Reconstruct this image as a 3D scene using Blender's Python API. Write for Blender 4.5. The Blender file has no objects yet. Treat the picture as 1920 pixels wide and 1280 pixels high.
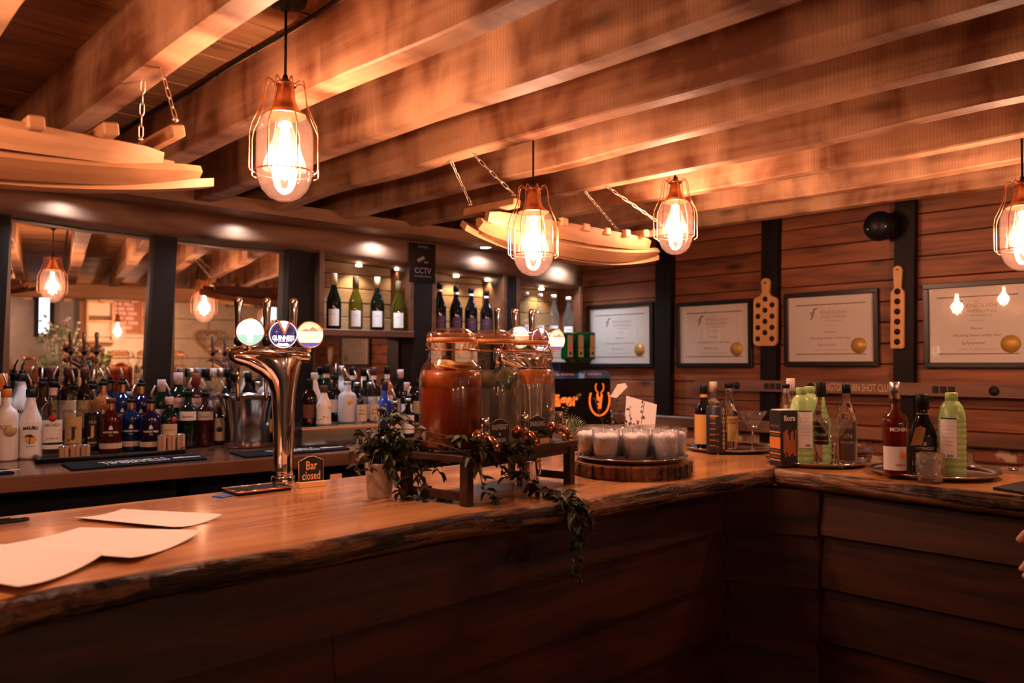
import bpy, bmesh, math, random
from mathutils import Vector, Matrix, Euler
random.seed(7)
PI = math.pi
C = bpy.context.scene.collection
sc = bpy.context.scene

# ---------------------------------------------------------------- camera
EYE = Vector((0.0, 0.0, 1.46))
FPX = 1493.33                       # 28 mm on a 36 mm wide frame of 1920 px
cam_d = bpy.data.cameras.new('camera')
cam_d.lens = 28.0
cam_d.sensor_width = 36.0
cam_d.clip_start = 0.05
cam = bpy.data.objects.new('camera', cam_d)
C.objects.link(cam)
cam.location = EYE
cam.rotation_euler = Euler((math.radians(90 + 1.61), 0, math.radians(46 - 90)), 'XYZ')
cam_d.dof.use_dof = True
cam_d.dof.focus_distance = 2.45
cam_d.dof.aperture_fstop = 2.8
sc.camera = cam

# ---------------------------------------------------------------- world, exposure
w = bpy.data.worlds.new('night')
sc.world = w
w.use_nodes = True
w.node_tree.nodes['Background'].inputs[0].default_value = (0.10, 0.13, 0.2, 1)
w.node_tree.nodes['Background'].inputs[1].default_value = 0.05
sc.view_settings.view_transform = 'Standard'
sc.view_settings.look = 'None'
sc.view_settings.gamma = 1.0
sc.view_settings.use_curve_mapping = False
sc.view_settings.exposure = 0.15
try:
    sc.cycles.max_bounces = 10
    sc.cycles.transparent_max_bounces = 24
    sc.cycles.sample_clamp_indirect = 4.0
    sc.cycles.sample_clamp_direct = 0.0
    sc.cycles.caustics_reflective = False
    sc.cycles.caustics_refractive = False
    sc.cycles.use_denoising = True
except Exception:
    pass

LAMP_W = 31.0         # pendant bulb, watts
REAR_W = 30.0         # same bulbs over the guest area, powered to brighten the cream wall
SPOT_W = 5.0          # soffit downlight
NICHE_W = 1.0         # shelf spotlight
WARM = (1.0, 0.54, 0.37)
COOL = (0.80, 0.88, 1.0)

# ---------------------------------------------------------------- pixels to points
_R = cam.rotation_euler.to_matrix()
def ray(px, py):
    return (_R @ Vector(((px - 960) / FPX, (640 - py) / FPX, -1.0)))
def at_z(px, py, z):
    d = ray(px, py)
    return EYE + d * ((z - EYE.z) / d.z)
def at_x(px, py, x):
    d = ray(px, py)
    return EYE + d * (x / d.x)
def at_y(px, py, y):
    d = ray(px, py)
    return EYE + d * (y / d.y)
def at_depth(px, py, dep):
    return EYE + ray(px, py) * dep
# the back wall stands seven degrees off the bar: s runs along it, d into it
BA = math.radians(7.0)
MH = Vector((math.sin(BA), math.cos(BA), 0))
WH = Vector((math.cos(BA), -math.sin(BA), 0))
BM = 3.95
def bw(s, d, z=0.0):
    return MH * (BM + d) + WH * s + Vector((0, 0, z))
def at_b(px, py, d):
    r = ray(px, py)
    t = (BM + d) / r.dot(MH)
    p = EYE + r * t
    return p
def bs(px, d, py=640):
    return at_b(px, py, d).dot(WH)
def bz(px, py, d):
    return at_b(px, py, d).z
def mirror_to_x(px, py, x, d):
    r = ray(px, py)
    p = EYE + r * ((BM + d) / r.dot(MH))
    q = r - MH * (2 * r.dot(MH))
    return p + q * ((x - p.x) / q.x)
def mirror_to_y(px, py, y):
    """where the ray through a pixel lands on the plane Y=y after the bar mirror"""
    r = ray(px, py)
    p = EYE + r * (BM / r.dot(MH))
    q = r - MH * (2 * r.dot(MH))
    return p + q * ((y - p.y) / q.y)

# ---------------------------------------------------------------- materials
MATS = {}
def _new(name):
    m = bpy.data.materials.new(name)
    m.use_nodes = True
    nt = m.node_tree
    b = nt.nodes['Principled BSDF']
    return m, nt, b
def mat(name, col=(0.8, 0.8, 0.8), rough=0.5, metal=0.0, spec=0.5, emit=None, estr=1.0, bump=0.0, bscale=60, trans=0.0, ior=1.45, var=0.0, coat=0.0):
    if name in MATS: return MATS[name]
    m, nt, b = _new(name)
    b.inputs['Base Color'].default_value = (*col, 1)
    b.inputs['Roughness'].default_value = rough
    b.inputs['Metallic'].default_value = metal
    b.inputs['Specular IOR Level'].default_value = spec
    b.inputs['Transmission Weight'].default_value = trans
    b.inputs['IOR'].default_value = ior
    b.inputs['Coat Weight'].default_value = coat
    if emit:
        b.inputs['Emission Color'].default_value = (*emit, 1)
        b.inputs['Emission Strength'].default_value = estr
    if bump or var:
        tc = nt.nodes.new('ShaderNodeTexCoord')
        nz = nt.nodes.new('ShaderNodeTexNoise')
        nz.inputs['Scale'].default_value = bscale
        nz.inputs['Detail'].default_value = 4
        nt.links.new(tc.outputs['Object'], nz.inputs['Vector'])
        if bump:
            bp = nt.nodes.new('ShaderNodeBump')
            bp.inputs['Strength'].default_value = bump
            bp.inputs['Distance'].default_value = 0.004
            nt.links.new(nz.outputs['Fac'], bp.inputs['Height'])
            nt.links.new(bp.outputs['Normal'], b.inputs['Normal'])
        if var:
            cr = nt.nodes.new('ShaderNodeValToRGB')
            cr.color_ramp.elements[0].position = 0.3
            cr.color_ramp.elements[1].position = 0.7
            cr.color_ramp.elements[0].color = (*[c * (1 - var) for c in col], 1)
            cr.color_ramp.elements[1].color = (*[min(1, c * (1 + var)) for c in col], 1)
            nt.links.new(nz.outputs['Fac'], cr.inputs['Fac'])
            nt.links.new(cr.outputs['Color'], b.inputs['Base Color'])
    MATS[name] = m
    return m

def wood(name, dark, light, axis='X', grain=26.0, rough=0.45, blotch=0.5, bump=0.25, spec=0.4, saw=0.0, knots=0.0, coat=0.0, bdist=0.004, lo=0.36, hi=0.63, bl=(5.5, 1.6), dist=0.9):
    """procedural timber: grain stretched along AXIS, broad blotches, optional saw marks and knots"""
    if name in MATS: return MATS[name]
    m, nt, b = _new(name)
    N = nt.nodes.new; L = nt.links.new
    tc = N('ShaderNodeTexCoord'); oi = N('ShaderNodeObjectInfo')
    mp = N('ShaderNodeMapping')
    sx = [grain] * 3
    sx['XYZ'.index(axis)] = grain * 0.07
    mp.inputs['Scale'].default_value = sx
    cmb = N('ShaderNodeVectorMath'); cmb.operation = 'SCALE'
    cmb.inputs[0].default_value = (17.0, 31.0, 23.0)
    L(oi.outputs['Random'], cmb.inputs['Scale'])
    ad = N('ShaderNodeVectorMath'); ad.operation = 'ADD'
    L(tc.outputs['Object'], ad.inputs[0]); L(cmb.outputs[0], ad.inputs[1])
    L(ad.outputs[0], mp.inputs['Vector'])
    n1 = N('ShaderNodeTexNoise'); n1.inputs['Scale'].default_value = 1.0
    n1.inputs['Detail'].default_value = 6; n1.inputs['Roughness'].default_value = 0.62; n1.inputs['Distortion'].default_value = dist
    L(mp.outputs[0], n1.inputs['Vector'])
    mp2 = N('ShaderNodeMapping')
    s2 = [bl[0]] * 3; s2['XYZ'.index(axis)] = bl[1]
    mp2.inputs['Scale'].default_value = s2
    L(ad.outputs[0], mp2.inputs['Vector'])
    n2 = N('ShaderNodeTexNoise'); n2.inputs['Scale'].default_value = 1.0; n2.inputs['Detail'].default_value = 3; n2.inputs['Distortion'].default_value = 0.6
    L(mp2.outputs[0], n2.inputs['Vector'])
    mx = N('ShaderNodeMix'); mx.data_type = 'FLOAT'; mx.inputs[0].default_value = blotch
    L(n1.outputs['Fac'], mx.inputs[2]); L(n2.outputs['Fac'], mx.inputs[3])
    cr = N('ShaderNodeValToRGB')
    e = cr.color_ramp.elements
    e[0].position = lo; e[0].color = (*dark, 1)
    e[1].position = hi; e[1].color = (*light, 1)
    mid = cr.color_ramp.elements.new(0.5)
    mid.color = (*[0.45 * a + 0.55 * c for a, c in zip(dark, light)], 1)
    L(mx.outputs[0], cr.inputs['Fac'])
    out = cr.outputs['Color']
    if knots:
        mp3 = N('ShaderNodeMapping')
        s3 = [7.0] * 3; s3['XYZ'.index(axis)] = 2.6
        mp3.inputs['Scale'].default_value = s3
        L(ad.outputs[0], mp3.inputs['Vector'])
        vo = N('ShaderNodeTexVoronoi'); vo.inputs['Scale'].default_value = 1.0
        L(mp3.outputs[0], vo.inputs['Vector'])
        kr = N('ShaderNodeValToRGB')
        kr.color_ramp.elements[0].position = 0.04; kr.color_ramp.elements[0].color = (knots, knots, knots, 1)
        kr.color_ramp.elements[1].position = 0.20; kr.color_ramp.elements[1].color = (0, 0, 0, 1)
        L(vo.outputs['Distance'], kr.inputs['Fac'])
        km = N('ShaderNodeMix'); km.data_type = 'RGBA'
        km.inputs[7].default_value = (*[c * 0.22 for c in dark], 1)
        L(kr.outputs['Color'], km.inputs[0]); L(out, km.inputs[6])
        out = km.outputs[2]
    hsrc = n1.outputs['Fac']
    if saw:
        mp4 = N('ShaderNodeMapping')
        L(ad.outputs[0], mp4.inputs['Vector'])
        wv = N('ShaderNodeTexWave'); wv.wave_type = 'BANDS'; wv.bands_direction = axis
        wv.inputs['Scale'].default_value = 28; wv.inputs['Distortion'].default_value = 1.2
        wv.inputs['Detail'].default_value = 1
        L(mp4.outputs[0], wv.inputs['Vector'])
        pw = N('ShaderNodeMath'); pw.operation = 'MULTIPLY'
        L(wv.outputs['Fac'], pw.inputs[0]); L(n2.outputs['Fac'], pw.inputs[1])
        sm = N('ShaderNodeMix'); sm.data_type = 'RGBA'; sm.blend_type = 'MULTIPLY'
        sr = N('ShaderNodeMath'); sr.operation = 'MULTIPLY'; sr.inputs[1].default_value = saw
        L(pw.outputs[0], sr.inputs[0]); L(sr.outputs[0], sm.inputs[0])
        L(out, sm.inputs[6]); sm.inputs[7].default_value = (*[max(0.05, c) for c in (0.35, 0.28, 0.25)], 1)
        out = sm.outputs[2]
    L(out, b.inputs['Base Color'])
    bp = N('ShaderNodeBump'); bp.inputs['Strength'].default_value = bump; bp.inputs['Distance'].default_value = bdist
    L(hsrc, bp.inputs['Height']); L(bp.outputs[0], b.inputs['Normal'])
    b.inputs['Roughness'].default_value = rough
    b.inputs['Specular IOR Level'].default_value = spec
    b.inputs['Coat Weight'].default_value = coat
    b.inputs['Coat Roughness'].default_value = 0.12
    MATS[name] = m
    return m

def glass(name, tint=(0.95, 0.97, 0.96), rough=0.02, ior=1.45, haze=0.0, hcol=(1, 1, 1)):
    """thin glass: clear (tinted) transparency with Fresnel reflection, optional frosting"""
    if name in MATS: return MATS[name]
    m, nt, b = _new(name)
    N = nt.nodes.new; L = nt.links.new
    nt.nodes.remove(b)
    out = nt.nodes['Material Output']
    tr = N('ShaderNodeBsdfTransparent'); tr.inputs[0].default_value = (*tint, 1)
    gl = N('ShaderNodeBsdfGlossy'); gl.inputs['Roughness'].default_value = rough
    lw = N('ShaderNodeLayerWeight'); lw.inputs['Blend'].default_value = 0.5
    f0 = ((ior - 1) / (ior + 1)) ** 2
    pw = N('ShaderNodeMath'); pw.operation = 'POWER'; pw.inputs[1].default_value = 3.2
    L(lw.outputs['Facing'], pw.inputs[0])
    fr = N('ShaderNodeMath'); fr.operation = 'MULTIPLY_ADD'; fr.inputs[1].default_value = 0.8; fr.inputs[2].default_value = f0 * 1.5
    L(pw.outputs[0], fr.inputs[0])
    src = tr.outputs[0]
    if haze:
        df = N('ShaderNodeBsdfTranslucent'); df.inputs[0].default_value = (*hcol, 1)
        d2 = N('ShaderNodeBsdfDiffuse'); d2.inputs[0].default_value = (*hcol, 1)
        ma = N('ShaderNodeMixShader'); ma.inputs[0].default_value = 0.5
        L(df.outputs[0], ma.inputs[1]); L(d2.outputs[0], ma.inputs[2])
        mh = N('ShaderNodeMixShader'); mh.inputs[0].default_value = haze
        L(src, mh.inputs[1]); L(ma.outputs[0], mh.inputs[2])
        src = mh.outputs[0]
    mx = N('ShaderNodeMixShader')
    L(fr.outputs[0], mx.inputs[0]); L(src, mx.inputs[1]); L(gl.outputs[0], mx.inputs[2])
    L(mx.outputs[0], out.inputs['Surface'])
    MATS[name] = m
    return m

# ---------------------------------------------------------------- mesh building
class MB:
    def __init__(s):
        s.v = []; s.f = []; s.sm = []
    def add(s, vs, fs, smooth=False, M=None):
        o = len(s.v)
        s.v += [tuple(M @ Vector(p)) if M else tuple(p) for p in vs]
        s.f += [tuple(i + o for i in f) for f in fs]
        s.sm += [smooth] * len(fs)
        return s
    def box(s, lo, hi, M=None):
        x0, y0, z0 = lo; x1, y1, z1 = hi
        vs = [(x0, y0, z0), (x1, y0, z0), (x1, y1, z0), (x0, y1, z0), (x0, y0, z1), (x1, y0, z1), (x1, y1, z1), (x0, y1, z1)]
        fs = [(0, 3, 2, 1), (4, 5, 6, 7), (0, 1, 5, 4), (1, 2, 6, 5), (2, 3, 7, 6), (3, 0, 4, 7)]
        return s.add(vs, fs, False, M)
    def cbox(s, lo, hi, c=0.003, M=None):
        """box with chamfered edges"""
        bm = bmesh.new()
        x0, y0, z0 = lo; x1, y1, z1 = hi
        vs = [bm.verts.new(p) for p in [(x0, y0, z0), (x1, y0, z0), (x1, y1, z0), (x0, y1, z0), (x0, y0, z1), (x1, y0, z1), (x1, y1, z1), (x0, y1, z1)]]
        for f in [(0, 3, 2, 1), (4, 5, 6, 7), (0, 1, 5, 4), (1, 2, 6, 5), (2, 3, 7, 6), (3, 0, 4, 7)]:
            bm.faces.new([vs[i] for i in f])
        bmesh.ops.bevel(bm, geom=list(bm.edges), offset=c, segments=1, affect='EDGES')
        bm.verts.index_update()
        s.add([v.co[:] for v in bm.verts], [[v.index for v in f.verts] for f in bm.faces], False, M)
        bm.free()
        return s
    def lathe(s, prof, n=24, M=None, smooth=True, arc=None, capb=True, capt=True):
        """prof [(r,z)...] turned round Z; a radius of 0 closes to a point"""
        vs = []; fs = []; rows = []
        a0, a1 = arc if arc else (0, 2 * PI)
        full = arc is None
        cnt = n if full else n + 1
        for r, z in prof:
            if r <= 1e-6 and full:
                rows.append([len(vs)]); vs.append((0, 0, z))
            else:
                row = []
                for i in range(cnt):
                    a = a0 + (a1 - a0) * i / n
                    row.append(len(vs)); vs.append((r * math.cos(a), r * math.sin(a), z))
                rows.append(row)
        for A, B in zip(rows, rows[1:]):
            m_ = n
            for i in range(m_):
                j = (i + 1) % cnt if full else i + 1
                if len(A) == 1 and len(B) == 1: continue
                if len(A) == 1: fs.append((A[0], B[j], B[i]))
                elif len(B) == 1: fs.append((A[i], A[j], B[0]))
                else: fs.append((A[i], A[j], B[j], B[i]))
        if full and capb and len(rows[0]) > 1: fs.append(tuple(reversed(rows[0])))
        if full and capt and len(rows[-1]) > 1: fs.append(tuple(rows[-1]))
        return s.add(vs, fs, smooth, M)
    def tube(s, pts, r, n=8, M=None, smooth=True, closed=False, caps=True):
        pts = [Vector(p) for p in pts]
        k = len(pts)
        rr = r if isinstance(r, (list, tuple)) else [r] * k
        vs = []; fs = []
        prev = None
        for i, p in enumerate(pts):
            if closed: t = pts[(i + 1) % k] - pts[i - 1]
            else: t = pts[min(i + 1, k - 1)] - pts[max(i - 1, 0)]
            if t.length < 1e-9: t = Vector((0, 0, 1))
            t.normalize()
            if prev is None:
                u = t.orthogonal().normalized()
            else:
                u = prev - t * prev.dot(t)
                u = u.normalized() if u.length > 1e-6 else t.orthogonal().normalized()
            prev = u
            v = t.cross(u)
            for j in range(n):
                a = 2 * PI * j / n
                vs.append(p + (u * math.cos(a) + v * math.sin(a)) * rr[i])
        for i in range(k if closed else k - 1):
            i2 = (i + 1) % k
            for j in range(n):
                j2 = (j + 1) % n
                fs.append((i * n + j, i * n + j2, i2 * n + j2, i2 * n + j))
        if not closed and caps:
            fs.append(tuple(reversed(range(n)))); fs.append(tuple(range((k - 1) * n, k * n)))
        return s.add(vs, fs, smooth, M)
    def prism(s, poly, z0, z1, M=None, smooth=False):
        """polygon [(x,y)...] pushed from z0 to z1"""
        n = len(poly)
        vs = [(x, y, z0) for x, y in poly] + [(x, y, z1) for x, y in poly]
        fs = [tuple(reversed(range(n))), tuple(range(n, 2 * n))]
        for i in range(n):
            j = (i + 1) % n
            fs.append((i, j, n + j, n + i))
        return s.add(vs, fs, smooth, M)
    def sphere(s, c, r, n=12, m=8, sz=1.0, M=None):
        prof = [(r * math.sin(PI * i / m), -r * sz * math.cos(PI * i / m)) for i in range(m + 1)]
        prof[0] = (0, -r * sz); prof[-1] = (0, r * sz)
        T = Matrix.Translation(c)
        return s.lathe(prof, n, (M @ T) if M else T)
    def mesh(s, name):
        me = bpy.data.meshes.new(name)
        me.from_pydata(s.v, [], s.f)
        me.polygons.foreach_set('use_smooth', s.sm)
        me.update()
        return me
    def build(s, name, m, parent=None, loc=None, rot=None):
        o = bpy.data.objects.new(name, s.mesh(name))
        if m is not None: o.data.materials.append(m)
        C.objects.link(o)
        if parent is not None: o.parent = parent
        if loc is not None: o.location = loc
        if rot is not None: o.rotation_euler = rot
        return o

def T(x=0, y=0, z=0): return Matrix.Translation((x, y, z))
def RX(a): return Matrix.Rotation(a, 4, 'X')
def RY(a): return Matrix.Rotation(a, 4, 'Y')
def RZ(a): return Matrix.Rotation(a, 4, 'Z')

def tag(o, label=None, cat=None, group=None, kind=None):
    if label: o['label'] = label
    if cat: o['category'] = cat
    if group: o['group'] = group
    if kind: o['kind'] = kind
    return o
def thing(name, label, cat, loc=(0, 0, 0), rz=0.0, group=None):
    o = bpy.data.objects.new(name, None)
    o.empty_display_size = 0.05
    C.objects.link(o)
    o.location = loc
    o.rotation_euler = (0, 0, rz)
    return tag(o, label, cat, group)
def inst(name, me, parent=None, loc=None, rot=None, scale=None):
    o = bpy.data.objects.new(name, me)
    C.objects.link(o)
    if parent is not None: o.parent = parent
    if loc is not None: o.location = loc
    if rot is not None: o.rotation_euler = rot
    if scale is not None: o.scale = scale
    return o
def copy_tree(o, parent=None):
    c = o.copy(); C.objects.link(c)
    if parent is not None: c.parent = parent
    for ch in list(o.children):
        copy_tree(ch, c)
    return c

_TXT = {}
def text_geo(s, size, width=None, res=2, bold=0.0):
    """(verts, faces) of a line of lettering centred on the origin in the XY plane"""
    k = (s, size, width, res, bold)
    if k in _TXT: return _TXT[k]
    cu = bpy.data.curves.new('lettering', 'FONT')
    cu.body = s; cu.size = size; cu.align_x = 'CENTER'; cu.align_y = 'CENTER'
    cu.resolution_u = res; cu.offset = bold
    o = bpy.data.objects.new('lettering', cu)
    C.objects.link(o)
    dg = bpy.context.evaluated_depsgraph_get()
    me = bpy.data.meshes.new_from_object(o.evaluated_get(dg))
    vs = [v.co.copy() for v in me.vertices]; fs = [tuple(p.vertices) for p in me.polygons]
    bpy.data.objects.remove(o); bpy.data.curves.remove(cu); bpy.data.meshes.remove(me)
    if width and vs:
        w0 = max(v.x for v in vs) - min(v.x for v in vs)
        if w0 > 1e-6:
            kx = width / w0
            for v in vs: v.x *= kx
    _TXT[k] = (vs, fs)
    return vs, fs
def flat_text(mb, s, size, M, width=None, bold=0.0):
    vs, fs = text_geo(s, size, width, 2, bold)
    mb.add(vs, fs, False, M)
    return mb
FACE = RX(PI / 2)          # lettering laid in XY stood up in XZ, facing -Y
def round_text(mb, s, size, r, z, width=None, a0=0.0, bold=0.0, arch=0.0):
    """lettering wrapped round a cylinder of radius r, its middle facing -Y"""
    vs, fs = text_geo(s, size, width, 2, bold)
    out = []
    for v in vs:
        a = v.x / r + a0
        out.append((r * math.sin(a), -r * math.cos(a), z + v.y - arch * v.x * v.x / max(1e-6, r * r) * r))
    mb.add(out, fs)
    return mb
def band(mb, r, z0, z1, a=1.0, n=14, a0=0.0, t=0.0006):
    """curved paper label on a cylinder, half angle a, facing -Y"""
    vs = []; fs = []
    for i in range(n + 1):
        q = a0 - a + 2 * a * i / n
        for rr in (r, r + t):
            for z in (z0, z1):
                vs.append((rr * math.sin(q), -rr * math.cos(q), z))
    for i in range(n):
        o = 4 * i; p = o + 4
        fs += [(o + 2, p + 2, p + 3, o + 3), (o, o + 1, p + 1, p), (o + 1, o + 3, p + 3, p + 1), (o, p, p + 2, o + 2)]
    fs += [(0, 2, 3, 1), (4 * n, 4 * n + 1, 4 * n + 3, 4 * n + 2)]
    mb.add(vs, fs, False)
    return mb
def face_cam(p, extra=0.0):
    return math.atan2(-p[0], p[1]) + extra
# ---------------------------------------------------------------- palette
BEAM = wood('beam_timber', (0.21, 0.078, 0.034), (0.64, 0.37, 0.21), 'Y', 16, 0.55, 0.70, 0.35, 0.3, saw=0.35, knots=0.6, lo=0.40, hi=0.60, bl=(2.2, 4.6), dist=0.3)
CEILW = wood('ceiling_timber', (0.16, 0.07, 0.03), (0.42, 0.22, 0.10), 'X', 18, 0.6, 0.5, 0.3, 0.3, knots=0.6)
WALLW = wood('wall_timber', (0.085, 0.025, 0.010), (0.32, 0.110, 0.045), 'Y', 22, 0.5, 0.4, 0.3, 0.35, knots=0.8)
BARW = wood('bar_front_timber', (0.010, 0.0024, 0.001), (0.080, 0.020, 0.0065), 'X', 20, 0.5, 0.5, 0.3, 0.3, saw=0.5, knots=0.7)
TOPW = wood('bar_top_timber', (0.30, 0.105, 0.033), (0.74, 0.36, 0.14), 'X', 13, 0.26, 0.55, 0.06, 0.5, coat=0.55)
TOPY = wood('bar_top_timber_short', (0.28, 0.095, 0.030), (0.64, 0.29, 0.105), 'Y', 13, 0.26, 0.55, 0.06, 0.5, coat=0.55)
EDGE = wood('live_edge_timber', (0.018, 0.007, 0.003), (0.42, 0.18, 0.062), 'X', 44, 0.36, 0.35, 1.0, 0.5, bdist=0.014, lo=0.42, hi=0.60)
HEADW = wood('header_timber', (0.085, 0.035, 0.018), (0.33, 0.18, 0.11), 'X', 9, 0.6, 0.55, 0.3, 0.3, knots=0.7)
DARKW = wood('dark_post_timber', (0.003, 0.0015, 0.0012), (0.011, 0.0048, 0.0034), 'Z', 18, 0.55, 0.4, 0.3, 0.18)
SHELFW = wood('shelf_timber', (0.065, 0.022, 0.010), (0.16, 0.058, 0.027), 'X', 18, 0.45, 0.4, 0.2, 0.4)
NICHEW = wood('niche_board_timber', (0.17, 0.085, 0.04), (0.36, 0.21, 0.11), 'X', 14, 0.55, 0.5, 0.25, 0.3, knots=0.6)
BACKTOP = wood('back_counter_timber', (0.09, 0.035, 0.022), (0.19, 0.075, 0.045), 'X', 14, 0.22, 0.5, 0.08, 0.5, coat=0.4)
CREAM = mat('cream_paint', (0.86, 0.75, 0.56), 0.55, bump=0.15, bscale=14, var=0.08)
PALEW = wood('pale_timber', (0.45, 0.26, 0.12), (0.72, 0.48, 0.26), 'X', 16, 0.5, 0.4, 0.15, 0.35)
PALEZ = wood('pale_timber_upright', (0.45, 0.26, 0.12), (0.72, 0.48, 0.26), 'Z', 16, 0.5, 0.4, 0.15, 0.35)
BLACK = mat('black_plastic', (0.006, 0.006, 0.0065), 0.45, spec=0.3)
BLACKG = mat('black_gloss', (0.008, 0.008, 0.009), 0.12)
CHROME = mat('chrome', (0.86, 0.84, 0.83), 0.06, 1.0)
STEEL = mat('brushed_steel', (0.62, 0.60, 0.60), 0.15, 1.0)
COPPER = mat('copper', (0.92, 0.50, 0.30), 0.2, 1.0)
GOLD = mat('gold_foil', (0.80, 0.52, 0.18), 0.35, 0.8)
WHITE = mat('white_paper', (0.80, 0.76, 0.72), 0.6)
MIRROR = mat('mirror_silver', (0.93, 0.93, 0.93), 0.0, 1.0)
MORTAR = mat('mortar', (0.25, 0.17, 0.11), 0.9, bump=0.5, bscale=80)
FLOORM = wood('floor_timber', (0.05, 0.025, 0.015), (0.14, 0.07, 0.04), 'X', 12, 0.5, 0.5, 0.2)

BEAM_Z = 2.18
CEIL_Z = 2.37
RW = 4.05            # right wall plane
BARZ = 1.10
BACKZ = 1.10

def noise1(seed, n, amp, smooth=2):
    rnd = random.Random(seed)
    a = [rnd.uniform(-1, 1) for _ in range(n)]
    for _ in range(smooth):
        a = [(a[max(0, i - 1)] + a[i] * 2 + a[min(n - 1, i + 1)]) / 4 for i in range(n)]
    m = max(abs(q) for q in a) or 1
    return [q / m * amp for q in a]

def struct(name, label, mb, m):
    o = mb.build(name, m)
    return tag(o, label, None, None, 'structure')

# ---------------------------------------------------------------- floor
struct('floor', 'dark timber floor of the bar room', MB().box((-3.7, -3.2, -0.1), (4.3, 4.9, 0.0)), FLOORM)

# ---------------------------------------------------------------- ceiling: boards across joists
ceiling = struct('ceiling', 'dark roof deck above the timber beams', MB().box((-3.7, -3.2, CEIL_Z + 0.02), (4.3, 4.9, CEIL_Z + 0.1)), DARKW)
pk = MB().cbox((-3.8, 0.004, 0), (3.9, 0.146, 0.018), 0.004)
me_pk = pk.mesh('plank'); me_pk.materials.append(CEILW)
for i in range(52):
    inst('plank', me_pk, ceiling, (0.2, -3.1 + i * 0.15, CEIL_Z + random.uniform(-0.002, 0.004)))
UE = [0.554, 1.05, 1.587, 2.07, 2.54, 3.03, 3.54, 4.08, 4.57, 5.12]
UE = [0.554 - 0.508 * k for k in range(9, 0, -1)] + UE
def beam_mesh(seed, wdt, y0=-3.1, y1=4.25, n=44):
    sag = noise1(seed, n, 0.010, 3); si = noise1(seed + 50, n, 0.008, 3); s2 = noise1(seed + 90, n, 0.006, 2)
    vs = []; fs = []
    ch = 0.005
    for i in range(n):
        y = y0 + (y1 - y0) * i / (n - 1)
        xl = -wdt + si[i]; xr = 0 + s2[i]; zb = BEAM_Z + sag[i]
        vs += [(xl, y, CEIL_Z), (xl, y, zb + ch), (xl + ch, y, zb), (xr - ch, y, zb), (xr, y, zb + ch), (xr, y, CEIL_Z)]
    for i in range(n - 1):
        for j in range(5):
            a = i * 6 + j
            fs.append((a, a + 6, a + 7, a + 1))
    fs += [tuple(range(6)), tuple(reversed(range((n - 1) * 6, n * 6)))]
    return MB().add(vs, fs)
for k, u in enumerate(UE):
    wdt = 0.075 if k < 13 else 0.07
    beam_mesh(k + 3, wdt).build('beam', BEAM, ceiling, (u * 0.72, 0, 0))
# heavy tie beam across the room behind the guests' side
MB().cbox((-3.6, -0.06, 2.06), (4.05, 0.06, BEAM_Z + 0.02), 0.012).build('tie_beam', wood('tie_beam_timber', (0.42, 0.20, 0.08), (0.66, 0.38, 0.18), 'X', 14, 0.55, 0.5, 0.2), ceiling, (0, -0.5, 0))
# wiring run beside the second beam
cab = MB().tube([(0.745 + 0.37 - 0.075, y, CEIL_Z - 0.012 + 0.003 * math.sin(y * 9)) for y in [0.6 + 0.1 * i for i in range(28)]], 0.006, 6)
cab.build('cable', BLACK, ceiling)

# ---------------------------------------------------------------- right wall: boards, posts, brick base
wall_right = struct('wall_right', 'right wall of stained horizontal boards above rough brick', MB().box((RW + 0.022, -3.2, 0), (RW + 0.2, 4.4, CEIL_Z + 0.02)), DARKW)
POST_PX = [(1227, 1256), (1425, 1455), (1674, 1712)]
posts = []
for a, b in POST_PX:
    ya = at_x(a, 560, RW - 0.05).y; yb = at_x(b, 560, RW - 0.05).y
    posts.append((yb, ya))
cuts = [-3.1, -1.2] + sorted(0.5 * (a + b) for a, b in posts) + [3.9]
row_h = 0.103
for r in range(12):
    z = 1.15 + r * row_h
    for y0, y1 in zip(cuts, cuts[1:]):
        p = random.uniform(-0.004, 0.003)
        o = MB().cbox((p, y0 + 0.001, z + 0.002), (0.022, y1 - 0.001, min(z + row_h - 0.002, CEIL_Z + 0.02)), 0.003)
        o.build('plank', WALLW, wall_right, (RW, 0, 0))
for (y0, y1) in posts:
    zt = CEIL_Z
    lean = 0.022
    vs = []
    for z, off in ((1.0, lean * -0.1), (zt, -lean * 0.9)):
        for x, y in ((RW - 0.05, y0), (RW, y0), (RW, y1), (RW - 0.05, y1)):
            vs.append((x, y + (0.012 if z < 1.5 else -0.016), z))
    MB().add(vs, [(0, 3, 2, 1), (4, 5, 6, 7), (0, 1, 5, 4), (1, 2, 6, 5), (2, 3, 7, 6), (3, 0, 4, 7)]).build('post', DARKW, wall_right)
MB().cbox((RW - 0.075, -3.1, 1.085), (RW + 0.02, 3.62, 1.15), 0.008).build('rail', wood('rail_timber', (0.07, 0.026, 0.013), (0.26, 0.11, 0.055), 'Y', 14, 0.4, 0.6, 0.5, 0.4, knots=0.8), wall_right)
MB().box((RW - 0.03, -1.6, 0.0), (RW + 0.02, 3.62, 1.085)).build('mortar_bed', MORTAR, wall_right)
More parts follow.
